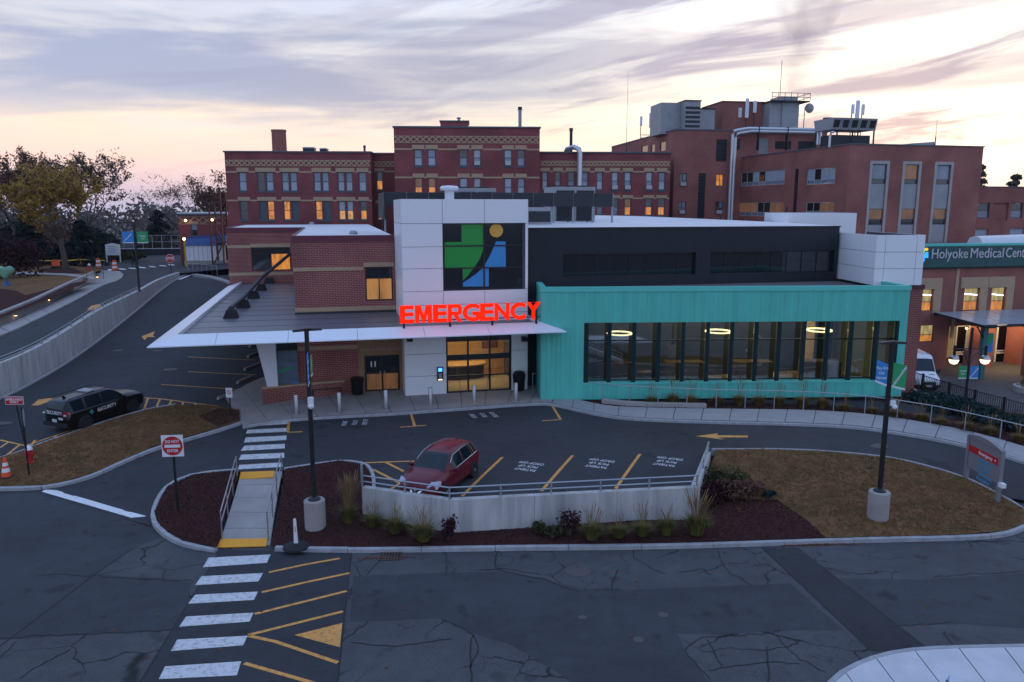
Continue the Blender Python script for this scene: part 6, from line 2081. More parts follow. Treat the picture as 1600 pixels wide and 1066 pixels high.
for x in (st0, st1, st1 + 1.6):
    for y in (-4, -1.8):
        MB().box(x - .09, x + .09, y - .09, y + .09, z4 - .1, ztop_ if x > st0 else ztop_ - 2).build('post', m_redsteel, stair)
for k, z in enumerate((z4 + 3.2, z4 + 6.2, ztop_ - 1.4)):
    MB().box(st0, st1 + 1.7, -4.1, -1.7, z, z + .12).build('landing', m_redsteel, stair)
    for h in (.5, 1.0):
        MB().tube([(st0, -4.1, z + h), (st1 + 1.7, -4.1, z + h)], .03, 5).build('rail', m_redsteel, stair)
for a, b, z0, z1 in ((st0, st1, z4, z4 + 3.2), (st1, st0, z4 + 3.2, z4 + 6.2)):
    MB().hull([(a, -3.9, z0), (a, -3.7, z0), (b, -3.7, z1), (b, -3.9, z1)], [(a, -3.9, z0 + .3), (a, -3.7, z0 + .3), (b, -3.7, z1 + .3), (b, -3.9, z1 + .3)]).build('stringer', m_redsteel, stair)
def lamp_spot(p, label, r_=.16):
    o = tag(empty('flood_lamp', p), label, 'lamp')
    MB().ball((0, -.1, -.05), r_, 10, 6).build('bulb', m_bulb, o)
    MB().hull([(-.25, -.12, .05), (.25, -.12, .05), (.25, .3, .05), (-.25, .3, .05)], [(-.2, -.05, .25), (.2, -.05, .25), (.2, .3, .3), (-.2, .3, .3)]).build('housing', m_black, o)
lamp_spot(at_Y(290.5, 344, 104.6), 'bright flood lamp on the frieze of the brick annex')
lamp_spot(at_Y(332, 343, 100.6), 'bright flood lamp on the red steel stair')
yp = at_Y(291, 414, 99)
yl = tag(empty('yellow_post_lamp', (yp.x, yp.y, 3.9)), 'lit lamp on a yellow post at the loading dock', 'lamp')
hp = at_Y(290.5, 374, 99).z - 3.9
MB().tube([(0, 0, 0), (0, 0, hp - .1)], .11, 8).build('post', M('yellow_post', (.55, .36, .05), .6), yl)
MB().tube([(-.5, .3, 0), (-.5, .3, hp)], .06, 8).build('pole', m_black, yl)
MB().ball((0, -.1, hp + .05), .17, 10, 6).build('bulb', m_bulb, yl)
# ------------------------------------------------------------------ vehicles
def smooth_rows(T, step=.07, k=2):
    T = np.array(T, float)
    x = np.arange(T[0, 0], T[-1, 0] + 1e-6, step)
    x[-1] = T[-1, 0]
    rows = np.stack([np.interp(x, T[:, 0], T[:, i]) for i in range(T.shape[1])], 1)
    for _ in range(k):
        r2 = rows.copy()
        r2[1:-1, 1:] = (rows[:-2, 1:] + 2 * rows[1:-1, 1:] + rows[2:, 1:]) / 4
        rows = r2
    return rows
def wheel(par, x, y, r, w, rimmat, spokes=10):
    sgn = 1 if y > 0 else -1
    wo = MB().lathe([(r * .62, -w / 2), (r * .93, -w / 2), (r, -w * .36), (r, w * .36), (r * .93, w / 2), (r * .62, w / 2)], (x, y, r), 24, 'y').build('wheel', m_blackmatt, par, smooth=True)
    m = MB()
    m.lathe([(r * .60, -w * .30), (r * .66, w * .40), (r * .60, w * .42), (r * .56, w * .1)], (x, y, r), 24, 'y') if sgn > 0 else m.lathe([(r * .56, -w * .1), (r * .60, -w * .42), (r * .66, -w * .40), (r * .60, w * .30)], (x, y, r), 24, 'y')
    yy = y + sgn * w * .40
    for i in range(spokes):
        a = 2 * math.pi * i / spokes
        c, s = math.cos(a), math.sin(a)
        q = [(-.028, .05), (.028, .05), (.022, r * .62), (-.022, r * .62)]
        m.hull([(x + u * c - v * s, yy - .015, r + u * s + v * c) for u, v in q], [(x + u * c - v * s, yy + .015, r + u * s + v * c) for u, v in q])
    m.lathe([(.07, -.02), (.07, .02), (.04, .03)], (x, yy, r), 10, 'y')
    m.build('rim', rimmat, wo)
    return wo
def car_body(root, T, paint, glass, sideglass, wind, rear, roofpanel=None, arches=(), arch_r=.38, arch_mat=None):
    rows = smooth_rows(T)
    rings = []
    for x, w, zb, zm, zbelt, wg, wr_, zr in rows:
        h = [(0, zb), (.80 * w, zb), (.95 * w, zb + .06), (w * .99, (zb + zm) / 2), (w, zm), (.985 * w, zbelt - .04), (wg, zbelt + .02), (wr_ * 1.0, zr - .055), (wr_ * .94, zr - .015), (wr_ * .55, zr + .012), (0, zr + .02)]
        ring = [(x, y, z) for y, z in h] + [(x, -y, z) for y, z in h[-2:0:-1]]
        rings.append(ring)
    n = len(rings[0])
    J = 10
    groups = {}
    def grp(key, f):
        groups.setdefault(key, []).append(f)
    for i in range(len(rings) - 1):
        xm = (rows[i, 0] + rows[i + 1, 0]) / 2
        for j in range(n):
            jj = j if j < J else n - 1 - j
            f = (rings[i][j], rings[i + 1][j], rings[i + 1][(j + 1) % n], rings[i][(j + 1) % n])
            sd = 'L' if j < J else 'R'
            key = 'body'
            if jj == 6:
                for k, (a, b) in enumerate(sideglass):
                    if a < xm < b:
                        key = ('side', k, sd)
            if jj in (8, 9) and wind[0] < xm < wind[1]:
                key = 'windshield'
            if jj in (8, 9) and rear and rear[0] < xm < rear[1]:
                key = 'rear_window'
            if key == 'body' and jj in (3, 4) and any(((xm - ax) ** 2 + (((rows[i, 2] + rows[i, 3]) / 2 - .36)) ** 2 * 0) ** .5 < 0 for ax in arches):
                key = 'body'
            grp(key, f)
    grp('body', tuple(rings[0]))
    grp('body', tuple(reversed(rings[-1])))
    def mk(name, fs, mat):
        idx, vs, out_ = {}, [], []
        for f in fs:
            q = []
            for p in f:
                k = (round(p[0], 4), round(p[1], 4), round(p[2], 4))
                if k not in idx:
                    idx[k] = len(vs)
                    vs.append(k)
                if idx[k] not in q:
                    q.append(idx[k])
            if len(q) > 2:
                out_.append(tuple(q))
        mb = MB()
        mb.add(vs, out_)
        return mb.build(name, mat, root, smooth=True, uv=False)
    for k, fs in groups.items():
        if k == 'body':
            mk('body', fs, paint)
        elif k == 'windshield':
            mk('windshield', fs, glass)
        elif k == 'rear_window':
            mk('rear_window', fs, glass)
        else:
            mk('side_window', fs, glass)
    return rows
def half_w(rows, x):
    return float(np.interp(x, rows[:, 0], rows[:, 1]))
def arches_for(root, rows, xs, r, mat):
    for x in xs:
        for sg in (1, -1):
            w = half_w(rows, x)
            m = MB()
            pr = [(x + r * 1.14 * math.cos(a), r + r * 1.14 * math.sin(a)) for a in [math.pi * (-.12 + 1.24 * k / 16) for k in range(17)]]
            y0, y1 = sg * (w * .72), sg * (w + .003)
            m.hull([(px, y0, pz) for px, pz in pr], [(px, y1, pz) for px, pz in pr])
            m.build('wheel_arch', mat, root)
def car_seams(root, rows, xs, hx, zbelt, paint):
    for sg in (1, -1):
        m = MB()
        for x in xs:
            w = half_w(rows, x) * sg
            m.box(x - .007, x + .007, min(w * .985, w * 1.003), max(w * .985, w * 1.003), .36, zbelt - .10)
        w = half_w(rows, 0) * sg
        m.box(xs[0], xs[-1], min(w * .96, w * 1.002), max(w * .96, w * 1.002), .34, .352)
        m.build('door_seam', m_blackmatt, root)
        for x in hx:
            MB().box(x - .11, x + .11, min(w * .97, w * 1.03), max(w * .97, w * 1.03), zbelt - .16, zbelt - .125).build('door_handle', paint, root)
def seat_on(root, G, wb):
    h = root.rotation_euler.z
    d = Vector((math.cos(h), math.sin(h), 0))
    f, b = root.location + d * wb / 2, root.location - d * wb / 2
    zf, zb = G(f.x, f.y), G(b.x, b.y)
    root.location.z = (zf + zb) / 2 + .006
    root.rotation_euler = (0, -math.atan2(zf - zb, wb), h)
m_carred = M('deep_red_car_paint', (.115, .0015, .013), .3, coat=.25, spec=.3)
m_carblack = M('black_car_paint', (.004, .004, .005), .3, coat=.25, spec=.3)
m_carwhite = M('white_car_paint', (.66, .67, .69), .3, coat=.6)
m_carglass = M('car_glass', (.008, .016, .022), .04, spec=.4)
m_rim = M('alloy_rim', (.50, .50, .52), .3, metal=.8)
m_rimd = M('dark_rim', (.05, .05, .055), .4, metal=.6)
m_plate = M('number_plate', (.55, .56, .58), .5)
m_chrome = M('chrome', (.7, .7, .72), .12, metal=1.0)
m_lens = M('headlamp_lens', (.32, .34, .38), .08, spec=.9, coat=.8)
m_tail = M('tail_lamp', (.35, .01, .012), .15, coat=.6)

# red crossover
rc = empty('parked_car', (-2.72, 28.15, 1.0), R(-112))
tag(rc, 'dark red crossover car parked nose to the concrete wall', 'car')
T = [(-2.17, .62, .48, .66, .86, .52, .44, 1.00), (-2.08, .80, .36, .64, .97, .72, .58, 1.14), (-1.90, .89, .27, .62, 1.03, .82, .62, 1.38), (-1.62, .915, .24, .62, 1.05, .86, .62, 1.53), (-1.2, .92, .22, .62, 1.04, .87, .64, 1.575),
     (-.5, .92, .22, .62, 1.01, .88, .66, 1.60), (.15, .92, .22, .62, .98, .88, .65, 1.57), (.35, .92, .22, .62, .975, .88, .66, 1.52), (1.08, .92, .22, .62, .96, .87, .76, 1.07), (1.5, .91, .23, .62, .93, .84, .72, 1.01), (1.85, .875, .24, .60, .86, .77, .62, .92), (2.06, .79, .27, .55, .76, .66, .50, .82), (2.17, .60, .34, .5, .66, .5, .4, .70)]
rows = rows_rc = car_body(rc, T, m_carred, m_carglass, [(-1.62, -1.28), (-1.22, -.42), (-.34, .62)], (.30, 1.06), (-2.0, -1.62))
arches_for(rc, rows, (1.33, -1.32), .345, m_blackmatt)
for x in (1.33, -1.32):
    for y in (.845, -.845):
        wheel(rc, x, y, .345, .23, m_rim)
for sg in (1, -1):
    MB().hull([(2.09, sg * .46, .76), (2.135, sg * .50, .67), (1.98, sg * .875, .68), (1.94, sg * .86, .80)], [(1.92, sg * .58, .925), (1.95, sg * .60, .88), (1.72, sg * .925, .83), (1.70, sg * .89, .925)]).build('headlight', m_lens, rc)
    MB().hull([(-2.12, sg * .50, .86), (-1.86, sg * .91, .84), (-1.84, sg * .86, .84), (-2.02, sg * .5, .86)], [(-2.09, sg * .5, 1.0), (-1.84, sg * .90, 1.0), (-1.80, sg * .84, 1.0), (-2.0, sg * .5, 1.0)]).build('tail_light', m_tail, rc)
    MB().hull([(2.06, sg * .30, .74), (2.05, sg * .44, .74), (2.20, sg * .18, .50), (2.20, sg * .10, .50)], [(2.10, sg * .30, .75), (2.09, sg * .44, .75), (2.23, sg * .18, .51), (2.23, sg * .10, .51)]).build('chrome_bar', m_chrome, rc)
    mo = MB().hull([(.74, sg * .93, .98), (.62, sg * .93, .98), (.60, sg * 1.10, 1.00), (.72, sg * 1.10, 1.00)], [(.76, sg * .93, 1.10), (.62, sg * .93, 1.12), (.60, sg * 1.10, 1.14), (.72, sg * 1.10, 1.12)]).build('mirror', m_carred, rc)
    tr = MB()
    tr.tube([(-1.70, sg * .862, 1.06), (-1.2, sg * .885, 1.055), (-.4, sg * .893, 1.03), (.65, sg * .893, .995)], .012, 5)
    tr.tube([(-1.64, sg * .76, 1.30), (-1.4, sg * .672, 1.50), (-.5, sg * .685, 1.545), (.25, sg * .68, 1.50), (.62, sg * .76, 1.28)], .014, 5)
    tr.build('window_trim', m_chrome, rc)
MB().hull([(2.10, -.30, .76), (2.10, .30, .76), (2.19, .12, .46), (2.19, -.12, .46)], [(2.13, -.30, .77), (2.13, .30, .77), (2.215, .12, .47), (2.215, -.12, .47)]).build('grille', m_black, rc)
MB().box(2.17, 2.20, -.62, .62, .27, .42).build('lower_intake', m_blackmatt, rc)
MB().box(2.205, 2.225, -.16, .16, .36, .50).build('number_plate', m_plate, rc)
MB().lathe([(.07, 0), (.07, .02), (.045, .025)], (2.20, 0, .66), 12, 'x').build('badge', m_chrome, rc)
for q, w_ in ((-.1, .35), (.35, .3)):
    MB().tube([(1.10 , q * 1.6, 1.075), (.98, q * 1.6 + w_, 1.10)], .01, 4).build('wiper', m_blackmatt, rc)
MB().hull([(-1.6, -.03, 1.54), (-1.42, -.02, 1.56), (-1.42, .02, 1.56), (-1.6, .03, 1.54)], [(-1.62, -.006, 1.63), (-1.57, -.006, 1.63), (-1.57, .006, 1.63), (-1.62, .006, 1.63)]).build('roof_fin', m_carred, rc)
car_seams(rc, rows_rc, (-1.24, -.38, .72), (-.62, .28), .99, m_carred)
rc.scale = (.92, .92, .92)
seat_on(rc, U0, 2.4)

# security vehicle
sv = empty('security_vehicle', (-21.52, 38.73, .6), R(65.5))
tag(sv, 'black four-wheel drive with SECURITY lettering beside the brown grass bank', 'suv')
T = [(-2.50, .78, .52, .70, 1.02, .68, .56, 1.10), (-2.44, .92, .40, .70, 1.08, .84, .66, 1.40), (-2.30, .98, .30, .70, 1.10, .90, .72, 1.68), (-2.05, 1.0, .27, .70, 1.12, .92, .74, 1.75), (-1.0, 1.0, .26, .70, 1.11, .93, .75, 1.78),
     (.2, 1.0, .26, .70, 1.09, .93, .75, 1.765), (.5, 1.0, .26, .70, 1.09, .93, .75, 1.72), (1.18, 1.0, .26, .70, 1.08, .93, .84, 1.20), (1.7, 1.0, .27, .70, 1.06, .92, .82, 1.16), (2.2, .96, .29, .68, 1.00, .88, .74, 1.08), (2.42, .88, .33, .64, .9, .78, .62, .98), (2.50, .74, .40, .6, .8, .66, .52, .86)]
rows = rows_sv = car_body(sv, T, m_carblack, m_carglass, [(-2.15, -1.35), (-1.27, -.35), (-.27, .75)], (.48, 1.16), (-2.46, -2.2))
arches_for(sv, rows, (1.52, -1.50), .385, m_blackmatt)
for x in (1.52, -1.50):
    for y in (.905, -.905):
        wheel(sv, x, y, .385, .25, m_rimd)
for sg in (1, -1):
    lt = MB().hull([(-2.52, sg * .70, .98), (-2.30, sg * .99, .96), (-2.26, sg * .95, .96), (-2.45, sg * .66, .98)], [(-2.48, sg * .70, 1.20), (-2.26, sg * .955, 1.20), (-2.22, sg * .9, 1.2), (-2.4, sg * .66, 1.2)]).build('tail_light', m_tail, sv)
    MB().box(-2.525, -2.47, sg * .84 - .08, sg * .84 + .08, 1.04, 1.10).build('lamp_reflector', m_plate, lt)
    MB().hull([(2.2, sg * .60, .86), (2.44, sg * .55, .82), (2.42, sg * .82, .80), (2.2, sg * .95, .84)], [(2.2, sg * .62, 1.03), (2.36, sg * .56, .97), (2.34, sg * .80, .96), (2.18, sg * .92, 1.02)]).build('headlight', m_lens, sv)
    MB().hull([(.98, sg * 1.0, 1.10), (.84, sg * 1.0, 1.10), (.82, sg * 1.22, 1.12), (.94, sg * 1.22, 1.12)], [(1.0, sg * 1.0, 1.26), (.84, sg * 1.0, 1.28), (.82, sg * 1.22, 1.30), (.94, sg * 1.22, 1.28)]).build('mirror', m_carblack, sv)
    MB().tube([(-2.1, sg * .70, 1.80), (-1.9, sg * .71, 1.84), (.2, sg * .71, 1.85), (.4, sg * .70, 1.79)], .022, 6).build('roof_rail', m_blackmatt, sv)
    text_obj('side_lettering', 'SECURITY', .27, m_whitep, sv, (-.12 if sg < 0 else -.1, sg * 1.012, .86), (math.pi / 2, 0, 0 if sg < 0 else math.pi), ext=.004, bold=.004, sx=1.0)
    for pts, mt in (([(0, .15), (-.13, .03), (0, -.15)], m_greenp), ([(.01, .15), (.12, .0), (.01, -.15)], m_bluep)):
        cx_ = -1.08 if sg < 0 else .86
        m = MB()
        fl = 1 if sg < 0 else -1
        m.hull([(cx_ + x * fl, sg * 1.008, .87 + z) for x, z in pts], [(cx_ + x * fl, sg * 1.018, .87 + z) for x, z in pts])
        m.build('side_emblem', mt, sv)
lt_ = text_obj('rear_lettering', 'SECURITY', .27, m_whitep, sv, (-2.56, -.10, 1.16), (math.pi / 2, 0, -math.pi / 2), ext=.004, bold=.003)
MB().hull([(-2.555, .68, 1.16), (-2.555, .56, 1.28), (-2.555, .56, 1.04)], [(-2.565, .68, 1.16), (-2.565, .56, 1.28), (-2.565, .56, 1.04)]).build('rear_emblem', m_greenp, sv)
MB().box(-2.565, -2.55, -.70, -.36, .82, .94).build('fleet_marking', m_plate, sv)
MB().box(-2.56, -2.53, -.17, .17, .64, .80).build('number_plate', m_plate, sv)
MB().box(-2.58, -2.46, -.92, .92, .40, .60).build('rear_bumper', m_blackmatt, sv)
MB().box(-.75, -.25, -.42, .42, 1.80, 1.87).build('roof_light_bar', m_equip, sv)
MB().hull([(-1.9, -.05, 1.78), (-1.72, -.05, 1.78), (-1.72, .05, 1.78), (-1.9, .05, 1.78)], [(-1.92, -.01, 1.93), (-1.88, -.01, 1.93), (-1.88, .01, 1.93), (-1.92, .01, 1.93)]).build('roof_fin', m_carblack, sv)
car_seams(sv, rows_sv, (-1.31, -.31, .82), (-.55, .5), 1.08, m_carblack)
sv.scale = (.92, .92, .92)
seat_on(sv, U0, 2.8)

# white van at the entrance court
pv = at_z(1453, 612, -3.0)
vn = empty('white_van', (pv.x + .2, pv.y + 2.9, -3.0), R(-97))
tag(vn, 'white high-roof van in the entrance court behind the black fence', 'van')
T = [(-2.95, .90, .45, .8, 1.2, .88, .78, 2.50), (-2.9, .98, .40, .8, 1.22, .97, .86, 2.58), (-2.0, 1.0, .38, .8, 1.25, .98, .88, 2.66), (.3, 1.0, .38, .8, 1.25, .98, .88, 2.66), (.9, 1.0, .38, .8, 1.25, .98, .86, 2.60), (1.25, 1.0, .38, .8, 1.24, .98, .82, 2.38), (1.95, 1.0, .38, .8, 1.20, .96, .86, 1.42), (2.35, .98, .38, .78, 1.12, .92, .80, 1.26), (2.75, .93, .40, .74, 1.0, .84, .70, 1.10), (2.92, .84, .42, .7, .9, .72, .58, .98), (2.98, .7, .45, .65, .8, .6, .5, .88)]
rows = car_body(vn, T, m_carwhite, m_carglass, [(.75, 1.75)], (1.28, 1.93), None)
arches_for(vn, rows, (1.95, -1.75), .36, m_blackmatt)
for x in (1.95, -1.75):
    for y in (.91, -.91):
        wheel(vn, x, y, .36, .24, m_rim)
MB().hull([(2.90, -.62, .58), (2.90, .62, .58), (3.0, .55, .58), (3.0, -.55, .58)], [(2.88, -.60, .93), (2.88, .60, .93), (2.97, .52, .90), (2.97, -.52, .90)]).build('grille', m_black, vn)
MB().box(2.9, 3.03, -.86, .86, .40, .57).build('bumper', m_blackmatt, vn)
MB().box(3.03, 3.05, -.2, .2, .42, .54).build('number_plate', m_plate, vn)
for sg in (1, -1):
    MB().hull([(2.72, sg * .60, .80), (2.93, sg * .58, .76), (2.90, sg * .80, .76), (2.70, sg * .94, .80)], [(2.66, sg * .62, 1.04), (2.84, sg * .60, .98), (2.82, sg * .78, .98), (2.64, sg * .90, 1.04)]).build('headlight', m_lens, vn)
    MB().hull([(1.75, sg * 1.0, 1.25), (1.6, sg * 1.0, 1.25), (1.58, sg * 1.28, 1.27), (1.72, sg * 1.28, 1.27)], [(1.75, sg * 1.0, 1.55), (1.6, sg * 1.0, 1.55), (1.58, sg * 1.28, 1.6), (1.72, sg * 1.28, 1.58)]).build('mirror', m_blackmatt, vn)
    MB().hull([(2.3, sg * .2, 1.285), (2.3, sg * .6, 1.28), (2.38, sg * .6, 1.27), (2.38, sg * .2, 1.275)], [(2.3, sg * .2, 1.30), (2.3, sg * .6, 1.295), (2.38, sg * .6, 1.285), (2.38, sg * .2, 1.29)]).build('hood_vent', m_blackmatt, vn)
# ------------------------------------------------------------------ street furniture and signs
def face_sign(root, w, h, zc, mat_back, parts, y=-.05, name='panel'):
    p = MB().box(-w / 2, w / 2, y - .008, y + .008, zc - h / 2, zc + h / 2).build(name, mat_back, root)
    return p
def cdisc(r, n=28, cx=0, cz=0):
    return [(cx + r * math.cos(2 * math.pi * k / n), cz + r * math.sin(2 * math.pi * k / n)) for k in range(n)]
def zspan(px, base, y):
    """height above base point where pixel row y is seen at the base's distance"""
    return (CAM + ray(px, y) * (base.y / ray(px, y).y)).z - base.z
# do not enter
b = P(278, 797, .22)
dn = tag(empty('do_not_enter_sign', b, R(6)), 'square do not enter sign with red disc on a black post', 'sign')
zt, zb = zspan(270, b, 679.5), zspan(270, b, 713)
zc, hh = (zt + zb) / 2, zt - zb
MB().box(-.04, .04, -.03, .03, -.3, zt + .03).build('post', m_black, dn)
dn_w = hh * .94
pn_ = MB().box(-dn_w / 2, dn_w / 2, -.05, -.035, zb, zt).build('panel', m_whitep, dn)
MB().slab_y([(x, z + zc) for x, z in cdisc(dn_w * .47)], -.058, -.051).build('red_disc', m_redp, pn_)
MB().box(-dn_w * .36, dn_w * .36, -.064, -.059, zc - hh * .075, zc + hh * .06).build('white_bar', m_whitep, pn_)
text_obj('lettering', 'DO NOT', hh * .19, m_whitep, pn_, (0, -.062, zc + hh * .20), WALL, bold=.003, sx=.8)
text_obj('lettering', 'ENTER', hh * .19, m_whitep, pn_, (0, -.062, zc - hh * .23), WALL, bold=.003, sx=.85)
# ambulance only and a sign seen edge-on
b = U(43, 712, .15)
am = tag(empty('ambulance_sign', b), 'red AMBULANCE ONLY sign on a black post on the grass bank', 'sign')
zt, zb = zspan(32, b, 619.5), zspan(32, b, 632)
MB().tube([(0, 0, -.2), (-.29, 0, zt)], .035, 8).build('post', m_black, am)
pn_ = MB().box(-.29 - .42, -.29 + .42, -.055, -.04, zb, zt).build('panel', m_whitep, am)
MB().box(-.29 - .40, -.29 + .40, -.062, -.056, zb + .02, zt - .02).build('red_field', m_redp, pn_)
text_obj('lettering', 'AMBULANCE', .155, m_whitep, pn_, (-.29, -.064, zt - .13), WALL, bold=.004, sx=.82)
text_obj('lettering', 'ONLY', .155, m_whitep, pn_, (-.29, -.064, zb + .12), WALL, bold=.004)
b = U(46, 748, .15)
es = tag(empty('side_on_sign', b, R(119)), 'road sign seen edge-on with a black post beside the fire hydrant', 'sign')
MB().tube([(0, 0, -.2), (0, 0, zspan(44, b, 636))], .035, 8).build('post', m_black, es)
z_ = zspan(45, b, 653)
MB().slab_y([(x, z + z_) for x, z in cdisc(.42, 8)], -.05, -.04).build('panel', m_equip, es)
def hydrant(p, label, s=1.0):
    o = tag(empty('fire_hydrant', p), label, 'hydrant')
    MB().lathe([(.17, -.05), (.17, .05), (.12, .07), (.11, .5), (.15, .52), (.15, .58)], (0, 0, 0), 14).build('barrel', m_redp, o, smooth=True)
    MB().lathe([(.15, .58), (.13, .66), (.09, .73), (.03, .76), (.03, .80)], (0, 0, 0), 14).build('bonnet', m_whitep, o, smooth=True)
    for a in (0, math.pi / 2, math.pi):
        c, s_ = math.cos(a), -math.sin(a)
        MB().tube([(.08 * c, .08 * s_, .42), (.2 * c, .2 * s_, .42)], .065, 8).build('nozzle', m_redp, o)
    o.scale = (s, s, s)
hydrant(U(48, 728, .14), 'red fire hydrant with white top on the grass bank', 1.05)
hydrant(on_l(140, 423), 'small red fire hydrant by the upper road corner', 1.1)
def cone(p, label):
    o = tag(empty('traffic_cone', p), label, 'traffic cone')
    MB().box(-.26, .26, -.26, .26, 0, .05).build('base', m_blackmatt, o)
    MB().lathe([(.20, .05), (.165, .25)], (0, 0, 0), 16).build('cone', m_orange, o, smooth=True)
    MB().lathe([(.165, .25), (.135, .42)], (0, 0, 0), 16).build('reflective_band', m_whitep, o, smooth=True)
    MB().lathe([(.135, .42), (.115, .52)], (0, 0, 0), 16).build('cone', m_orange, o, smooth=True)
    MB().lathe([(.115, .52), (.09, .66)], (0, 0, 0), 16).build('reflective_band', m_whitep, o, smooth=True)
    MB().lathe([(.09, .66), (.055, .86), (.03, .87)], (0, 0, 0), 16).build('cone', m_orange, o, smooth=True)
cone(U(11, 751, .15), 'orange traffic cone with white bands on the grass bank')
def nopark(b, ytop, ybot, px, label):
    o = tag(empty('no_parking_sign', b, R(-4)), label, 'sign')
    zt, zb = zspan(px, b, ytop), zspan(px, b, ybot)
    MB().box(-.03, .03, -.02, .02, -.2, zt).build('post', m_black, o)
    w = (zt - zb) * .66
    p = MB().box(-w / 2, w / 2, -.04, -.022, zb, zt).build('panel', m_whitep, o)
    zc = (zb * .45 + zt * .55)
    MB().slab_y([(x, z + zc) for x, z in cdisc(w * .34, 20)], -.046, -.041).build('red_ring', m_redp, p)
    MB().slab_y([(x, z + zc) for x, z in cdisc(w * .24, 20)], -.050, -.0465).build('ring_centre', m_whitep, p)
    MB().hull([(-w * .2, -.054, zc + w * .14), (-w * .14, -.054, zc + w * .2), (w * .2, -.054, zc - w * .14), (w * .14, -.054, zc - w * .2)], [(-w * .2, -.051, zc + w * .14), (-w * .14, -.051, zc + w * .2), (w * .2, -.051, zc - w * .14), (w * .14, -.051, zc - w * .2)]).build('red_slash', m_redp, p)
nopark(U(361, 655, .16), 606, 621, 361, 'small white no parking sign on the mulch tip by the canopy walk')
nopark(U(845, 614, .12), 580, 592, 845, 'small white no parking sign beside the black wall')
b = U(864, 618, .12)
tw = tag(empty('two_post_sign', b), 'small red notice on two thin posts before the teal wall', 'sign')
zt = zspan(864, b, 570)
for x in (-.22, .22):
    MB().box(x - .02, x + .02, -.02, .02, -.1, zt).build('post', m_galv, tw)
MB().box(-.24, .24, -.03, -.021, zt - .32, zt).build('panel', M('faded_red_notice', (.28, .08, .10), .6), tw)
# bollards
for i, (px, py) in enumerate(((464, 650), (531, 646), (603.5, 642), (673, 638), (741, 634), (806, 630))):
    p = U(px, py, .13)
    o = tag(empty('bollard', p), 'brushed steel bollard ' + ('beside the end of the low brick wall', 'in front of the dark bench', 'in front of the doors numbered 11', 'in front of the intercom panel', 'in front of the sliding doors', 'in front of the bin with domed lid')[i], 'bollard', 'bollards along the entrance kerb')
    MB().lathe([(.105, 0), (.105, .98), (.09, 1.0)], (0, 0, 0), 18).build('tube', m_steel, o, smooth=True)
    MB().lathe([(.19, 0), (.19, .02), (.11, .025)], (0, 0, 0), 18).build('base_plate', m_steel, o)
def bin_(p, label, r=.33, h=.95, dome=False):
    o = tag(empty('litter_bin', p), label, 'bin')
    m = MB()
    for k in range(22):
        a = 2 * math.pi * k / 22
        c, s = math.cos(a), math.sin(a)
        m.tube([(r * .85 * c, r * .85 * s, .04), (r * .95 * c, r * .95 * s, h * .6), (r * 1.1 * c, r * 1.1 * s, h)], .018, 4)
    m.build('slats', m_black, o)
    MB().lathe([(r * .8, .02), (r * .82, h * .9)], (0, 0, 0), 16).build('liner', m_blackmatt, o)
    MB().lathe([(r * 1.12, h - .03), (r * 1.14, h + .02), (r * .8, h + (.18 if dome else .06)), (r * .4, h + (.22 if dome else .05))], (0, 0, 0), 18).build('rim', m_black, o, smooth=True)
bin_(U(559, 620, .13), 'black slatted litter bin beside the brick entry wall')
bin_(U(811, 614, .13), 'black litter bin with domed lid beside the sliding doors', dome=True)
b = U(511, 622, .13)
be = tag(empty('bench', b, A.a), 'dark slatted bench under the canopy by the brick wall', 'bench')
for k in range(4):
    MB().box(-.85, .85, -.25 + .13 * k, -.14 + .13 * k, .42, .46).build('slat', m_bronze, be)
for k in range(3):
    MB().box(-.85, .85, .27, .31, .55 + .13 * k, .65 + .13 * k).build('slat', m_bronze, be)
for x in (-.75, .75):
    MB().box(x - .04, x + .04, -.22, .28, 0, .42).build('leg', m_black, be)
    MB().box(x - .03, x + .03, .25, .30, .42, .9).build('arm', m_black, be)
# concrete wheel stops of the ambulance bays
for i, (x0, y0, x1, y1) in enumerate(((387, 560, 402, 552), (382, 579.5, 406, 569), (371, 600, 394, 589), (340, 625.5, 372, 612), (391, 543, 404, 537))):
    a, c = U(x0, y0), U(x1, y1)
    d = (c - a)
    o = tag(empty('wheel_stop', (a + c) / 2, math.atan2(d.y, d.x)), 'concrete wheel stop in an ambulance bay under the canopy', 'wheel stop', 'wheel stops of the ambulance bays')
    L_ = min(max(d.length, 1.6), 2.2) / 2
    MB().hull([(-L_, -.09, 0), (L_, -.09, 0), (L_, .09, 0), (-L_, .09, 0)], [(-L_ + .05, -.05, .14), (L_ - .05, -.05, .14), (L_ - .05, .05, .14), (-L_ + .05, .05, .14)]).build('block', m_conc, o)

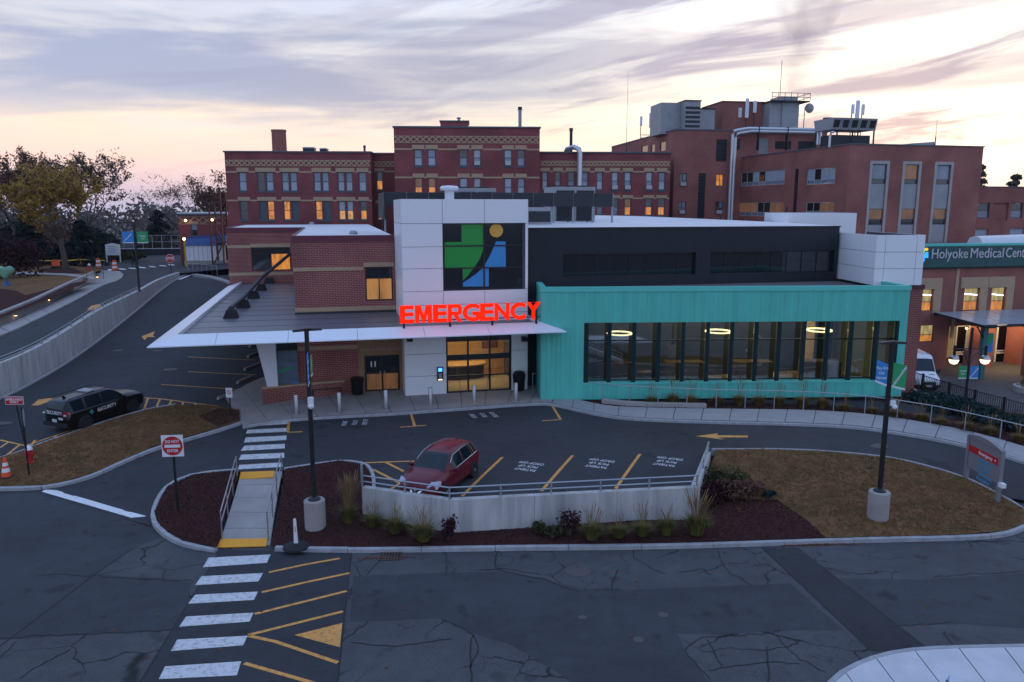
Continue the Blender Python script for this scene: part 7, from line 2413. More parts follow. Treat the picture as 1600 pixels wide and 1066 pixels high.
# lamp posts
def banner(root, x0, x1, z0, z1, mat, words, y=-.03, diag=False, skew=0.0):
    bo = MB().hull([(x0, y, z0), (x1, y, z0 - skew), (x1, y + .01, z0 - skew), (x0, y + .01, z0)], [(x0, y, z1), (x1, y, z1 - skew), (x1, y + .01, z1 - skew), (x0, y + .01, z1)]).build('banner', mat, root)
    MB().hull([(x0, y - .004, z0), (x1, y - .004, z0 - skew), (x1, y + .014, z0 - skew), (x0, y + .014, z0)], [(x0, y - .004, z0 + .07), (x1, y - .004, z0 + .07 - skew), (x1, y + .014, z0 + .07 - skew), (x0, y + .014, z0 + .07)]).build('banner_hem', m_whitep, bo)
    cx_, cz_ = (x0 + x1) / 2, (z0 + z1) / 2 - skew / 2
    h = z1 - z0
    if diag:
        text_obj('banner_words', words, h * .17, m_whitep, bo, (cx_, y - .006, cz_), (math.pi / 2, -math.atan2(h * .9, abs(x1 - x0)), 0), ext=.001, bold=.003)
    else:
        ws = words.split('|')
        for i, t in enumerate(ws):
            text_obj('banner_words', t, h * .19, m_whitep, bo, (cx_, y - .006, cz_ + h * (.16 * (len(ws) - 1) / 2 * 1.4 - .22 * i)), WALL, ext=.001, bold=.002, sx=.8)
    return bo
def lamp_post(b, ytop, px, label, baseh=1.0, heads=((-1, 0), (1, 0)), rz=0.0):
    o = tag(empty('lamp_post', b, rz), label, 'lamp post')
    H = zspan(px, b, ytop)
    if baseh:
        MB().lathe([(.37, -.5), (.37, baseh - .03), (.34, baseh)], (0, 0, 0), 24).build('concrete_base', m_conc, o, smooth=True)
        MB().lathe([(.22, baseh), (.22, baseh + .04), (.12, baseh + .12)], (0, 0, 0), 12).build('base_plate', m_black, o)
    MB().box(-.065, .065, -.065, .065, baseh, H).build('pole', m_black, o)
    for dx, dy in heads:
        l = math.hypot(dx, dy)
        d = Vector((dx / l, dy / l, 0))
        n = Vector((-d.y, d.x, 0))
        a, c = d * .07, d * .48 * l
        low = [a + n * .06, a - n * .06, c - n * .13, c + n * .13]
        MB().hull([(p.x, p.y, H - .1) for p in low], [(p.x * (1 if i < 2 else .95), p.y, H - (.0 if i < 2 else .03)) for i, p in enumerate(low)]).build('lamp_head', m_darkflat, o)
    return o, H
b = P(493, 822, .30)
lp1, H1 = lamp_post(b, 513, 479, 'black twin-head lamp post on a concrete drum in the mulch bed', heads=((.9, .55), (-.9, -.35)))
zt, zb = zspan(480, b, 549), zspan(480, b, 597)
bb = banner(lp1, -.09, -.75, zb, zt, m_bluep, 'You Are|Our|Heroes')
bb.rotation_euler = (0, 0, R(101))
bb = banner(lp1, .09, .75, zb + .1, zt - .25, m_greenp, 'inthistogether', diag=True)
bb.rotation_euler = (0, 0, R(96))
z_ = zspan(484, b, 628)
MB().box(-.02, .16, -.2, -.07, z_ - .05, z_ + .2).build('camera_box', m_whitep, lp1)
MB().ball((.07, -.14, z_ - .12), .11, 10, 8).build('dome_camera', m_whitep, lp1, smooth=True)
p_ = at_z(1371, 808, .62)
b = on_g(1371, 808, f_lawn)
lp2, H2 = lamp_post(b, 533, 1388, 'black twin-head lamp post on a concrete drum in the island lawn', heads=((-1, -.1), (1, .1)))
zt, zb = zspan(1380, b, 562), zspan(1380, b, 598)
banner(lp2, -.50, -.09, zb + .03, zt, m_bluep, 'You Are|Our|Heroes', skew=.16)
banner(lp2, .09, .58, zb - .16, zt - .10, m_greenp, 'inthistogether', diag=True, skew=.12)
z_ = zspan(1388, b, 632)
MB().box(.06, .24, -.15, -.05, z_ - .02, z_ + .16).build('camera_box', m_whitep, lp2)
MB().ball((.22, -.1, z_ - .06), .10, 10, 8).build('dome_camera', m_whitep, lp2, smooth=True)
b = W(218, 458, .1)
lp3, H3 = lamp_post(b, 347, 209, 'tall black lamp post with one arm standing behind the concrete wall', baseh=0, heads=((-3.0, 0),))
zt, zb = zspan(205, b, 362), zspan(205, b, 380)
banner(lp3, -1.1, -.1, zb, zt, m_bluep, 'inthistogether', diag=True)
banner(lp3, .2, 1.15, zb, zt, m_greenp, 'THANK|YOU')
# twin globe lamp by the fence
b = at_Y(1507, 637, 46.0)
b = Vector((b.x, b.y, -3.0))
gl_ = tag(empty('globe_lamp_post', b), 'black post with two glowing globe lamps behind the fence', 'lamp post')
px_t = at_Y(1518.5, 512, 46.0)
ht = px_t.z + 3.0
MB().tube([(0, 0, 0), (0, 0, 1.0)], .12, 10).build('pole_foot', m_black, gl_)
MB().tube([(0, 0, 1.0), (0, 0, ht)], .075, 10).build('pole', m_black, gl_)
zb_ = at_Y(1515, 545, 46).z + 3.0
gz_ = at_Y(1515, 562, 46).z + 3.0
MB().tube([(-.95, 0, zb_), (.95, 0, zb_)], .03, 6).build('cross_arm', m_black, gl_)
for sg in (-1, 1):
    MB().tube([(sg * .95, 0, zb_), (sg * .6, 0, zb_ - .1), (sg * .25, 0, zb_ - .45), (sg * .08, 0, zb_ - .9)], .025, 6).build('scroll_bracket', m_black, gl_)
    MB().tube([(sg * .95, 0, zb_ + .2), (sg * .95, 0, gz_ + .25)], .085, 8).build('lamp_holder', m_black, gl_)
    MB().lathe([(.05, .30), (.25, .2), (.29, .02)], (sg * .95, 0, gz_), 14).build('lamp_hood', m_steel, gl_, smooth=True)
    MB().lathe([(.28, .02), (.27, -.08), (.2, -.22), (.08, -.28), (.005, -.29)], (sg * .95, 0, gz_), 14).build('globe', m_globe, gl_, smooth=True)
zt, zb = at_Y(1515, 572, 46).z + 3, at_Y(1515, 592, 46).z + 3
banner(gl_, -.58, -.09, zb, zt, m_greenp, 'THANK|YOU')
banner(gl_, .09, .62, zb, zt, m_bluep, 'inthistogether', diag=True)
# wayfinding sign
a, c = on_g(1509, 747, f_lawn), on_g(1558, 784, f_lawn)
d = c - a
ws = tag(empty('wayfinding_sign', a, math.atan2(d.y, d.x)), 'grey arched wayfinding sign with red Emergency strip on two posts', 'sign')
L_ = math.hypot(d.x, d.y)
zt = zspan(1517, a, 679)
m_signg = M('silver_sign_face', (.20, .19, .20), .5)
for x in (0, L_):
    MB().box(x - .07, x + .07, -.07, .07, -.4, zt - .02).build('post', m_signg, ws)
zp0 = zspan(1512, a, 728)
arch = [(.08 + (L_ - .16) * k / 10, zt - .04 + .14 * math.sin(math.pi * k / 10)) for k in range(11)]
pn_ = MB().slab_y([(.08, zp0)] + [(L_ - .08, zp0)] + arch[::-1], -.04, .04).build('panel', m_signg, ws)
MB().slab_y([(-.07, zt - .04), (L_ + .07, zt - .04)] + [(x, z + .07) for x, z in arch[::-1]], -.09, .09).build('arched_cap', m_signg, ws)
zr_ = zt - .52
MB().box(.08, L_ - .08, -.05, -.041, zr_ - .14, zr_ + .14).build('red_strip', m_redp, pn_)
text_obj('lettering', 'Emergency  +', .2, m_whitep, pn_, (L_ * .62, -.054, zr_), WALL, bold=.003)
for k in range(5):
    MB().box(.75 + .1 * (k % 2), L_ - .4 - .12 * (k % 3), -.048, -.041, zr_ - .33 - .19 * k, zr_ - .24 - .19 * k).build('text_line', M('blue_sign_text', (.06, .22, .38), .6) if k == 0 else bpy.data.materials['blue_sign_text'], pn_)
MB().box(L_ + .08, L_ + .3, -.1, .08, .45, .62).build('camera_box', m_whitep, ws)
# delineator on a rubber base by the kerb
b = P(463, 855, .12)
de = tag(empty('lane_delineator', b), 'flat white delineator paddle on a black rubber base at the kerb', 'delineator')
MB().lathe([(.46, 0), (.44, .06), (.2, .14), (.1, .15)], (0, 0, 0), 16).build('rubber_base', m_blackmatt, de, smooth=True)
zt = zspan(464, b, 811)
MB().hull([(-.07, -.03, .1), (.07, -.03, .1), (.07, .03, .1), (-.07, .03, .1)], [(-.05, -.03, zt), (.03, -.03, zt), (.03, .03, zt), (-.05, .03, zt)]).build('paddle', m_whitep, de)
MB().box(-.02, .02, -.036, -.031, .55, zt - .25).build('yellow_stripe', m_yellow, de)
# stop sign, drums, notice board, hand rail and sculpture on the left
b = U(276, 428)
b = Vector((b.x - .6, b.y, b.z))
ss_ = tag(empty('stop_sign', b), 'red octagonal stop sign at the end of the concrete wall', 'sign')
zt, zb = zspan(273, b, 397.5), zspan(273, b, 410.5)
zc, r_ = (zt + zb) / 2, (zt - zb) / 2 / .924
MB().box(-.04, .04, -.03, .03, -.3, zt - .1).build('post', m_black, ss_)
oc = [(r_ * math.cos(math.pi / 8 + k * math.pi / 4), r_ * math.sin(math.pi / 8 + k * math.pi / 4) + zc) for k in range(8)]
pn_ = MB().slab_y(oc, -.05, -.035).build('panel', m_whitep, ss_)
MB().slab_y([(x * .94, (z - zc) * .94 + zc) for x, z in oc], -.057, -.051).build('red_face', m_redp, pn_)
text_obj('lettering', 'STOP', r_ * .78, m_whitep, pn_, (0, -.06, zc), WALL, bold=.008, sx=.9)
for px, py, w_ in ((154.5, 421, 'standing next to the small hydrant'), (180, 424.5, 'standing at the kerb tip next to the upper crossing')):
    p = W(px, py, .12)
    o = tag(empty('traffic_drum', p), 'orange and white traffic drum ' + w_, 'traffic drum', 'traffic drums at the corner')
    for k in range(5):
        MB().lathe([(.33 - .025 * k, .06 + .24 * k), (.32 - .025 * k, .06 + .24 * (k + 1))], (0, 0, 0), 16).build('band', m_orange if k % 2 == 0 else m_whitep, o, smooth=True)
    MB().lathe([(.42, 0), (.42, .06)], (0, 0, 0), 16).build('base', m_blackmatt, o)
b = W(178, 410, .1)
nb_ = tag(empty('notice_board', b), 'white notice board on two posts by the shrubs', 'sign')
zt, zb = zspan(178, b, 381), zspan(178, b, 399)
for x in (-.95, .95):
    MB().box(x - .07, x + .07, -.06, .06, -.2, zt - .1).build('post', m_whitep, nb_)
MB().slab_y([(-.95, zb), (.95, zb), (.95, zt - .12), (0, zt + .1), (-.95, zt - .12)], -.1, -.065).build('panel', m_whitep, nb_)
for k in range(4):
    MB().box(-.6, .6 - .2 * (k % 2), -.106, -.101, zt - .45 - .25 * k, zt - .38 - .25 * k).build('text_line', m_equip, nb_)
hand_rail([on_l(136, 436), on_l(149, 433), on_l(162, 434)], 'short black hand rail by the steps of the brown lawn', h=1.1, posts=3, mids=(.5,), mat=m_black)
b = on_l(11, 446)
hs = tag(empty('heart_sculpture', b, R(8)), 'painted blue and green heart sculpture on a small base', 'sculpture')
hp_ = [(16 * math.sin(t) ** 3 / 16, (13 * math.cos(t) - 5 * math.cos(2 * t) - 2 * math.cos(3 * t) - math.cos(4 * t)) / 16) for t in [2 * math.pi * k / 40 for k in range(40)]]
m = MB()
lay = [(-.38, .55), (-.28, .85), (0, 1.0), (.28, .85), (.38, .55)]
n = len(hp_)
for y, sc_ in lay:
    m.v += [(x * .80 * sc_, y, 1.25 + z * .80 * sc_) for x, z in hp_]
for i in range(4):
    for k in range(n):
        m.f.append((i * n + k, i * n + (k + 1) % n, (i + 1) * n + (k + 1) % n, (i + 1) * n + k))
m.f.append(tuple(range(n)))
m.f.append(tuple(reversed(range(4 * n, 5 * n))))
m.build('heart', M('painted_heart', (.03, .25, .28), .4, c2=(.25, .38, .10), vs=1.6), hs, smooth=True)
MB().lathe([(.45, -.1), (.42, .12), (.2, .2), (.18, .6)], (0, 0, 0), 16).build('base', M('blue_base', (.02, .10, .22), .5), hs, smooth=True)
for px, py, yt, lab in ((147, 410, 378, 'lit lamp on a grey pole behind the big yellow tree'),):
    b = W(px, py)
    o = tag(empty('street_lamp', b), lab, 'lamp')
    H = zspan(px - 4, b, yt)
    MB().tube([(0, 0, 0), (0, 0, H), (-.4, 0, H + .15)], .06, 8).build('pole', m_galv, o)
    MB().ball((-.45, -.05, H), .18, 10, 6).build('bulb', m_bulb, o)
ob = tag(empty('warning_box', on_l(88, 421)), 'orange warning box on a dark base beside the big tree trunk', 'box')
MB().box(-.42, .42, -.3, .3, 0, .42).build('base', m_blackmatt, ob)
MB().box(-.36, .36, -.25, .25, .42, 1.15).build('box', m_orange, ob)
tp = tag(empty('barrier_tape', on_l(30, 420)), 'yellow barrier tape strung between the shrubs and the tree', 'tape')
tq = [on_l(28, 421) + Vector((0, 0, .9)), on_l(60, 420) + Vector((0, 0, .95)), on_l(100, 421) + Vector((0, .6, .95)), W(127, 417) + Vector((0, 0, .9)), W(165, 415) + Vector((0, 0, .6))]
m = MB()
for a, c in zip(tq[:-1], tq[1:]):
    m.hull([tuple(a - tp.location), tuple(c - tp.location), tuple(c - tp.location + Vector((0, .02, 0))), tuple(a - tp.location + Vector((0, .02, 0)))], [tuple(a - tp.location + Vector((0, 0, .12))), tuple(c - tp.location + Vector((0, 0, .12))), tuple(c - tp.location + Vector((0, .02, .12))), tuple(a - tp.location + Vector((0, .02, .12)))])
m.build('tape', M('yellow_tape', (.65, .42, .03), .6), tp)
for p in (tq[3], tq[1]):
    MB().tube([p - tp.location - Vector((0, 0, 1.0)), p - tp.location + Vector((0, 0, .15))], .04, 6).build('stake', M('yellow_stake', (.6, .4, .05), .6) if p is tq[3] else m_black, tp)
# long dark yard fence and wall beyond the upper road, white rail bridge
yf = tag(empty('yard_wall', at_Y(240, 412, 128)), 'long dark yard wall with pale rail beyond the upper road', 'wall')
a, c = at_Y(105, 411, 122), at_Y(285, 411, 124)
o_ = yf.location
for i in range(12):
    p, q = a.lerp(c, i / 12), a.lerp(c, (i + 1) / 12)
    MB().hull([(p.x - o_.x + .03, p.y - o_.y, 3.0 - o_.z), (q.x - o_.x - .03, q.y - o_.y, 3.0 - o_.z), (q.x - o_.x - .03, q.y - o_.y + .3, 3.0 - o_.z), (p.x - o_.x + .03, p.y - o_.y + .3, 3.0 - o_.z)],
              [(p.x - o_.x + .03, p.y - o_.y, 5.0 - o_.z), (q.x - o_.x - .03, q.y - o_.y, 5.0 - o_.z), (q.x - o_.x - .03, q.y - o_.y + .3, 5.0 - o_.z), (p.x - o_.x + .03, p.y - o_.y + .3, 5.0 - o_.z)]).build('wall_panel', m_darkflat, yf)
    MB().tube([(p.x - o_.x, p.y - o_.y, 5 - o_.z), (p.x - o_.x, p.y - o_.y, 7.2 - o_.z)], .05, 5).build('post', m_galv, yf)
for z in (5.1, 6.2, 7.2):
    MB().tube([(a.x - o_.x, a.y - o_.y - .05, z - o_.z), (c.x - o_.x, c.y - o_.y - .05, z - o_.z)], .045 if z < 6 else .03, 5).build('rail', m_whitep if z < 6 else m_galv, yf)
dockr = tag(empty('dock_rail', U(300, 428)), 'grey rail along the kerb below the loading dock', 'railing')
o_ = dockr.location
dr_ = [Vector((at_Y(x, 412, 92).x, 92 - (x - 293) * .06, 3.95)) for x in (293, 305, 315, 325, 336, 347, 358)]
MB().tube([p + Vector((0, 0, 1.05)) - o_ for p in dr_], .035, 6).build('rail', m_galv, dockr)
for p in dr_:
    MB().tube([p - o_ + Vector((0, 0, -.3)), p - o_ + Vector((0, 0, 1.05))], .035, 6).build('post', m_galv, dockr)
kerb([U(302, 430, .15), U(325, 433, .16), U(345, 438, .17), U(362, 444, .17)], 'broad pale kerb curving below the loading dock', w=.6, mat=m_conc)
# walking person on the upper road crossing
pb = W(209, 417)
pe_o = tag(empty('person', pb, R(200)), 'person in dark clothes walking across the upper road', 'person')
def skin_figure(joints, edges, rad, name, mat, par, levels=1):
    me = bpy.data.meshes.new(name)
    me.from_pydata(joints, edges, [])
    o = bpy.data.objects.new(name, me)
    col.objects.link(o)
    o.modifiers.new('s', 'SKIN')
    sv_ = me.skin_vertices[0].data
    for i, r_ in enumerate(rad):
        sv_[i].radius = (r_, r_)
    sv_[0].use_root = True
    o.modifiers.new('d', 'SUBSURF').levels = levels
    dg = bpy.context.evaluated_depsgraph_get()
    m2 = bpy.data.meshes.new_from_object(o.evaluated_get(dg))
    bpy.data.objects.remove(o)
    m2.name = name
    m2.materials.clear()
    m2.materials.append(mat)
    m2.polygons.foreach_set('use_smooth', [True] * len(m2.polygons))
    q = bpy.data.objects.new(name, m2)
    q.parent = par
    col.objects.link(q)
    return q
J = [(0, 0, .95), (0, 0, 1.2), (.01, 0, 1.42), (.02, 0, 1.52), (0, .19, 1.40), (-.10, .24, 1.14), (.08, .25, .92), (0, -.19, 1.40), (.10, -.24, 1.14), (.22, -.22, .95), (0, .09, .90), (.16, .10, .50), (.10, .10, .08), (.24, .10, .04), (0, -.09, .90), (-.10, -.10, .50), (-.30, -.10, .12), (-.18, -.10, .04)]
Eg = [(0, 1), (1, 2), (2, 3), (2, 4), (4, 5), (5, 6), (2, 7), (7, 8), (8, 9), (0, 10), (10, 11), (11, 12), (12, 13), (0, 14), (14, 15), (15, 16), (16, 17)]
skin_figure(J, Eg, [.15, .15, .14, .06, .075, .055, .04, .075, .055, .04, .10, .07, .05, .045, .10, .07, .05, .045], 'body', M('dark_clothes', (.012, .012, .016), .9), pe_o)
MB().ball((.04, 0, 1.66), .105, 12, 10, 1.25).build('head', M('skin_tone', (.35, .20, .14), .6), pe_o, smooth=True)
MB().ball((.015, 0, 1.71), .112, 12, 8, 1.0).build('hair', m_blackmatt, pe_o, smooth=True)
# black picket fence on its low wall, right
fp = [at_z(1404, 601, .55), at_z(1440, 616, .5), at_z(1481, 630, .5), at_z(1521, 643, .5), at_z(1566, 656, .5), at_z(1625, 674, .5)]
lwf = tag(empty('low_wall', fp[1]), 'low pale concrete wall under the black fence', 'wall')
fe = tag(empty('picket_fence', fp[2]), 'black metal picket fence along the edge of the entrance court', 'fence')
for a, c in zip(fp[:-1], fp[1:]):
    o_ = lwf.location
    d = (c - a).normalized()
    n_ = Vector((-d.y, d.x, 0)) * .14
    p, q = a + d * .01 - o_, c - d * .01 - o_
    MB().hull([tuple(p - n_ - Vector((0, 0, 4))), tuple(q - n_ - Vector((0, 0, 4))), tuple(q + n_ - Vector((0, 0, 4))), tuple(p + n_ - Vector((0, 0, 4)))], [tuple(p - n_ + Vector((0, 0, .1))), tuple(q - n_ + Vector((0, 0, .1))), tuple(q + n_ + Vector((0, 0, .1))), tuple(p + n_ + Vector((0, 0, .1)))]).build('wall_block', m_stone, lwf)
    o_ = fe.location
    p, q = a - o_ + Vector((0, 0, .1)), c - o_ + Vector((0, 0, .1))
    for h in (.1, 1.05):
        MB().tube([p + Vector((0, 0, h)), q + Vector((0, 0, h))], .025, 4).build('rail', m_black, fe)
    MB().box(p.x - .045, p.x + .045, p.y - .045, p.y + .045, p.z, p.z + 1.16).build('post', m_black, fe)
    k = int((q - p).length / .13)
    for i in range(1, k):
        r_ = p.lerp(q, i / k)
        MB().box(r_.x - .011, r_.x + .011, r_.y - .011, r_.y + .011, r_.z + .1, r_.z + 1.05).build('picket', m_black, fe, uv=False)
# low kerb wall by the teal hall, hose
lk = tag(empty('planter_edge', U(1000, 637, .1)), 'short pale concrete planter edge beside the curving walk', 'planter edge')
pa = [U(*p) for p in [(940, 633), (975, 637), (1010, 639), (1060, 640), (1104, 641)]]
for a, c in zip(pa[:-1], pa[1:]):
    d = (c - a).normalized()
    n_ = Vector((-d.y, d.x, 0)) * .35
    p, q = a + d * .01 - lk.location, c - d * .01 - lk.location
    MB().hull([tuple(p), tuple(q), tuple(q + n_), tuple(p + n_)], [tuple(p + Vector((0, 0, .3))), tuple(q + Vector((0, 0, .3))), tuple(q + n_ + Vector((0, 0, .3))), tuple(p + n_ + Vector((0, 0, .3)))]).build('block', m_conc, lk)
bedr = [U(*p, .11) for p in [(940, 636), (1000, 639.5), (1100, 641.5), (1250, 643.5), (1350, 649.5), (1440, 662.5), (1520, 678.5), (1620, 707.5)]]
bedr += [p + Vector((0, 0, .05)) for p in fp[::-1]] + [B.w(BS1 + .1, 1.0, .62), B.w(BS1 - 4, .7, .8), B.w(10, .7, .95), B.w(4, .7, 1.05), B.w(2.6, -.1, 1.06)]
_, f_bedr = bed('mulch_bed', bedr, m_mulch, 'dark bark mulch slope between the curving walk and the teal hall')
def on_r(px, py):
    return on_g(px, py, f_bedr)
hc = tag(empty('garden_hose', on_r(1440, 625)), 'coiled red garden hose lying on the mulch by the juniper', 'hose')
MB().tube([(.5 * math.cos(a), .4 * math.sin(a), .06 + .01 * a) for a in [2 * math.pi * k / 20 for k in range(52)]], .03, 6).build('hose', M('red_hose', (.22, .03, .03), .6), hc)
rp = tag(empty('round_planter', at_z(1612, 612, -3.0)), 'round stone planter with orange flowers in the entrance court', 'planter')
MB().lathe([(1.3, -.1), (1.3, .42), (1.15, .45), (1.12, .3), (.01, .3)], (0, 0, 0), 28).build('stone_ring', m_stone, rp, smooth=True)
b = at_z(1466, 1190, .13)
hs_ = tag(empty('parking_sign', b), 'small blue accessible parking sign on the white corner walk', 'sign')
zt = zspan(1468, b, 1061)
MB().box(-.03, .03, -.02, .02, -.1, zt).build('post', m_galv, hs_)
MB().box(-.15, .15, -.04, -.02, zt - .45, zt).build('panel', m_bluep, hs_)
hs_.rotation_euler = (0, 0, R(58))
# ------------------------------------------------------------------ vegetation
def leafmat(name, c, c2, rough=.8):
    m = M(name, c, rough, c2=c2, vs=.8, spec=.2)
    return m
m_bark = M('grey_brown_bark', (.075, .058, .048), .95, var=.3, vs=6)
m_yel = leafmat('yellow_leaves', (.46, .26, .05), (.22, .15, .035))
m_brown = leafmat('russet_leaves', (.17, .075, .045), (.09, .05, .04))
m_maroon_l = leafmat('maroon_leaves', (.060, .010, .016), (.020, .005, .008))
m_everg = leafmat('evergreen_needles', (.016, .030, .022), (.008, .016, .014))
m_jun = leafmat('juniper_needles', (.020, .055, .050), (.012, .028, .026))
m_olive = leafmat('olive_leaves', (.060, .060, .020), (.030, .034, .014))
m_pine = leafmat('hazy_pine_needles', (.12, .10, .07), (.06, .055, .045))
m_woods = leafmat('autumn_woods', (.12, .085, .065), (.06, .055, .05))
def rnd_unit(rg):
    while True:
        v = Vector((rg.uniform(-1, 1), rg.uniform(-1, 1), rg.uniform(-1, 1)))
        if .01 < v.length < 1:
            return v.normalized()
def leaf_quad(mb, p, s, rg):
    a = rnd_unit(rg)
    b = a.cross(rnd_unit(rg)).normalized()
    a = a * s
    b = b * s * .6
    o = len(mb.v)
    mb.v += [tuple(p - a), tuple(p + b * .8 - a * .1), tuple(p + a), tuple(p - b * .8 - a * .1)]
    mb.f.append((o, o + 1, o + 2, o + 3))
def tree(base, h, spread, seed, leafmat_, nleaf, lsize, label, trunk_r=.28, levels=4, split=.28, droop=0.0, name='deciduous_tree', group=None, bare=0.0, up=.55, leaf_lo=0.0):
    rg = random.Random(seed)
    root = tag(empty(name, base), label, 'tree', group)
    wood = MB()
    trunk = MB()
    tips, brs = [], []
    def grow(mb, p, d, ln, r_, lev):
        pts, rs = [p], [r_]
        n = 3 if lev else 4
        for i in range(n):
            d = (d + rnd_unit(rg) * (.10 if lev == 0 else .24) + Vector((0, 0, .06 if lev else .0)) - Vector((0, 0, droop * lev * .1))).normalized()
            p = p + d * ln / n
            pts.append(p)
            rs.append(r_ * (1 - .42 * (i + 1) / n))
        brs.append((mb, pts, rs, lev))
        if lev >= levels:
            tips.extend([(q, ln) for q in pts[1:]])
            return
        if lev >= 2:
            tips.extend([(q, ln * .7) for q in pts[2:]])
        k = rg.choice((3, 4)) if lev < 2 else rg.choice((2, 3, 3))
        if lev == 0: k = 5
        ph = rg.uniform(0, 6.28)
        for j in range(k):
            a = ph + 2 * math.pi * j / k + rg.uniform(-.4, .4)
            side = Vector((math.cos(a), math.sin(a), 0))
            nd = (d * up + side * spread * rg.uniform(.7, 1.2) + Vector((0, 0, .25))).normalized()
            q = pts[-1] if j < 2 else pts[rg.choice((-2, -1))]
            grow(wood, q, nd, ln * rg.uniform(.62, .86), rs[-1] * rg.uniform(.55, .75), lev + 1)
    grow(trunk, Vector((0, 0, -.2)), Vector((0, 0, 1)), h * split, trunk_r, 0)
    top = max(t[0].z for t in tips)
    k = h / max(top, .1)
    for mb, pts, rs, lev in brs:
        mb.tube(pts, [max(r_ / k, .012 / k) for r_ in rs], 8 if lev == 0 else (5 if lev < 3 else 3), caps=False)
    trunk.build('trunk', m_bark, root, smooth=True, uv=False)
    cr = wood.build('branches', m_bark, root, uv=False)
    lv = MB()
    if nleaf:
        use = [t for t in tips if t[0].z > top * leaf_lo]
        for _ in range(nleaf):
            q, ln = rg.choice(use)
            if bare and q.z > top * (1 - bare) and rg.random() < .85:
                continue
            leaf_quad(lv, q + rnd_unit(rg) * rg.random() * ln * .42, lsize / k * rg.uniform(.6, 1.3), rg)
        lv.build('crown', leafmat_, root, uv=False)
    root.scale = (k, k, k)
    return root
def bush(base, rx, ry, h, seed, mat, n, ls, label, name='shrub', group=None, cat='shrub', stems=8):
    rg = random.Random(seed)
    root = tag(empty(name, base), label, cat, group)
    mb, st_ = MB(), MB()
    lob = [(Vector((rg.uniform(-.55, .55) * rx, rg.uniform(-.55, .55) * ry, rg.uniform(.3, .75) * h)), rg.uniform(.35, .6)) for _ in range(9)]
    for _ in range(n):
        c, s = rg.choice(lob)
        v = rnd_unit(rg) * (rg.random() ** .4)
        p = c + Vector((v.x * rx * s, v.y * ry * s, v.z * h * s * .8))
        if p.z > .02:
            leaf_quad(mb, p, ls * rg.uniform(.6, 1.4), rg)
    for c, s in lob[:stems]:
        st_.tube([(c.x * .15, c.y * .15, -.1), (c.x * .6, c.y * .6, c.z * .6), tuple(c)], [.03, .02, .01], 4)
    st_.build('stems', m_bark, root, uv=False)
    mb.build('foliage', mat, root, uv=False)
    return root
def conifer(base, h, r, seed, label, mat=None, group=None, n=2600, ls=.35, name='conifer'):
    rg = random.Random(seed)
    root = tag(empty(name, base), label, 'tree', group)
    MB().tube([(0, 0, -.3), (0, 0, h * .97)], [h * .02, .02], 7).build('trunk', m_bark, root, smooth=True, uv=False)
    mb, br = MB(), MB()
    lay = 16
    for i in range(lay):
        z = h * (.12 + .86 * i / lay)
        rr = r * (1 - i / lay) ** .8 * rg.uniform(.75, 1.15) + .15
        for j in range(7):
            a = rg.uniform(0, 6.28)
            e = Vector((math.cos(a) * rr, math.sin(a) * rr, z - rr * .22))
            br.tube([(0, 0, z), tuple(e)], [.04, .01], 3, caps=False)
            for _ in range(n // (lay * 7)):
                t = rg.random() ** .6
                leaf_quad(mb, Vector((0, 0, z)).lerp(e, t) + rnd_unit(rg) * .35 * (1.2 - t * .4), ls * rg.uniform(.5, 1.2), rg)
    br.build('branches', m_bark, root, uv=False)
    mb.build('crown', mat or m_everg, root, uv=False)
    return root
# left group
def Gp(px, Y, z=4.0):
    p = at_Y(px, 400, Y)
    return Vector((p.x, Y, z))
tree(on_l(103, 424), 13.2, .62, 11, m_yel, 30000, .17, 'big yellow leaved tree with thin bare top twigs in a mulch ring', .40, 5, .11, bare=.25, leaf_lo=.0, up=.34)
tree(Gp(25, 106), 15.5, .60, 5, m_brown, 11000, .18, 'tall mostly bare tree behind the yellow tree with russet leaves', .35, 4, .25)
tree(Gp(135, 114), 15.5, .55, 6, m_woods, 7000, .17, 'tall bare grey tree rising behind the yellow tree', .33, 4, .25)
tree(Gp(70, 118), 15, .6, 8, m_brown, 13000, .18, 'russet leaved tree at the edge of the woods', .33, 4, .25)
tree(Gp(285, 150, 2), 16, .75, 15, m_brown, 1500, .17, 'wide bare oak spreading behind the brick annex', .5, 5, .20, up=.35)
tree(Gp(338, 136, 2), 15.5, .62, 22, m_brown, 11000, .18, 'russet leaved oak close behind the brick annex', .36, 4, .24)
bush(on_l(8, 436) + Vector((-1.0, .6, 0)), 4.4, 3.2, 5.4, 31, m_maroon_l, 7000, .17, 'large dark maroon maple beside the heart sculpture', 'japanese_maple', cat='tree')
bush(W(50, 413), 3.6, 2.4, 2.6, 32, m_maroon_l, 2400, .17, 'low maroon shrub behind the yellow tape')
conifer(Gp(48, 100), 7.5, 3.2, 41, 'dark evergreen behind the maroon shrub')
conifer(Gp(130, 102), 6.0, 2.8, 42, 'dark evergreen behind the big tree trunk')
bush(Gp(100, 104), 3.2, 2.2, 2.8, 33, m_maroon_l, 2000, .2, 'round maroon shrub behind the big tree trunk')
conifer(Gp(252, 138, 2), 9.5, 4.2, 43, 'dark rounded evergreen beyond the yard wall', m_everg)
bush(W(186, 410) + Vector((1.2, 1.5, 0)), 2.6, 1.4, 1.3, 34, m_olive, 1500, .16, 'low olive shrub at the foot of the notice board')
bush(W(166, 410) + Vector((.0, 1.5, 0)), 2.0, 1.4, 1.2, 35, m_olive, 1100, .16, 'small olive shrub behind the traffic drums')
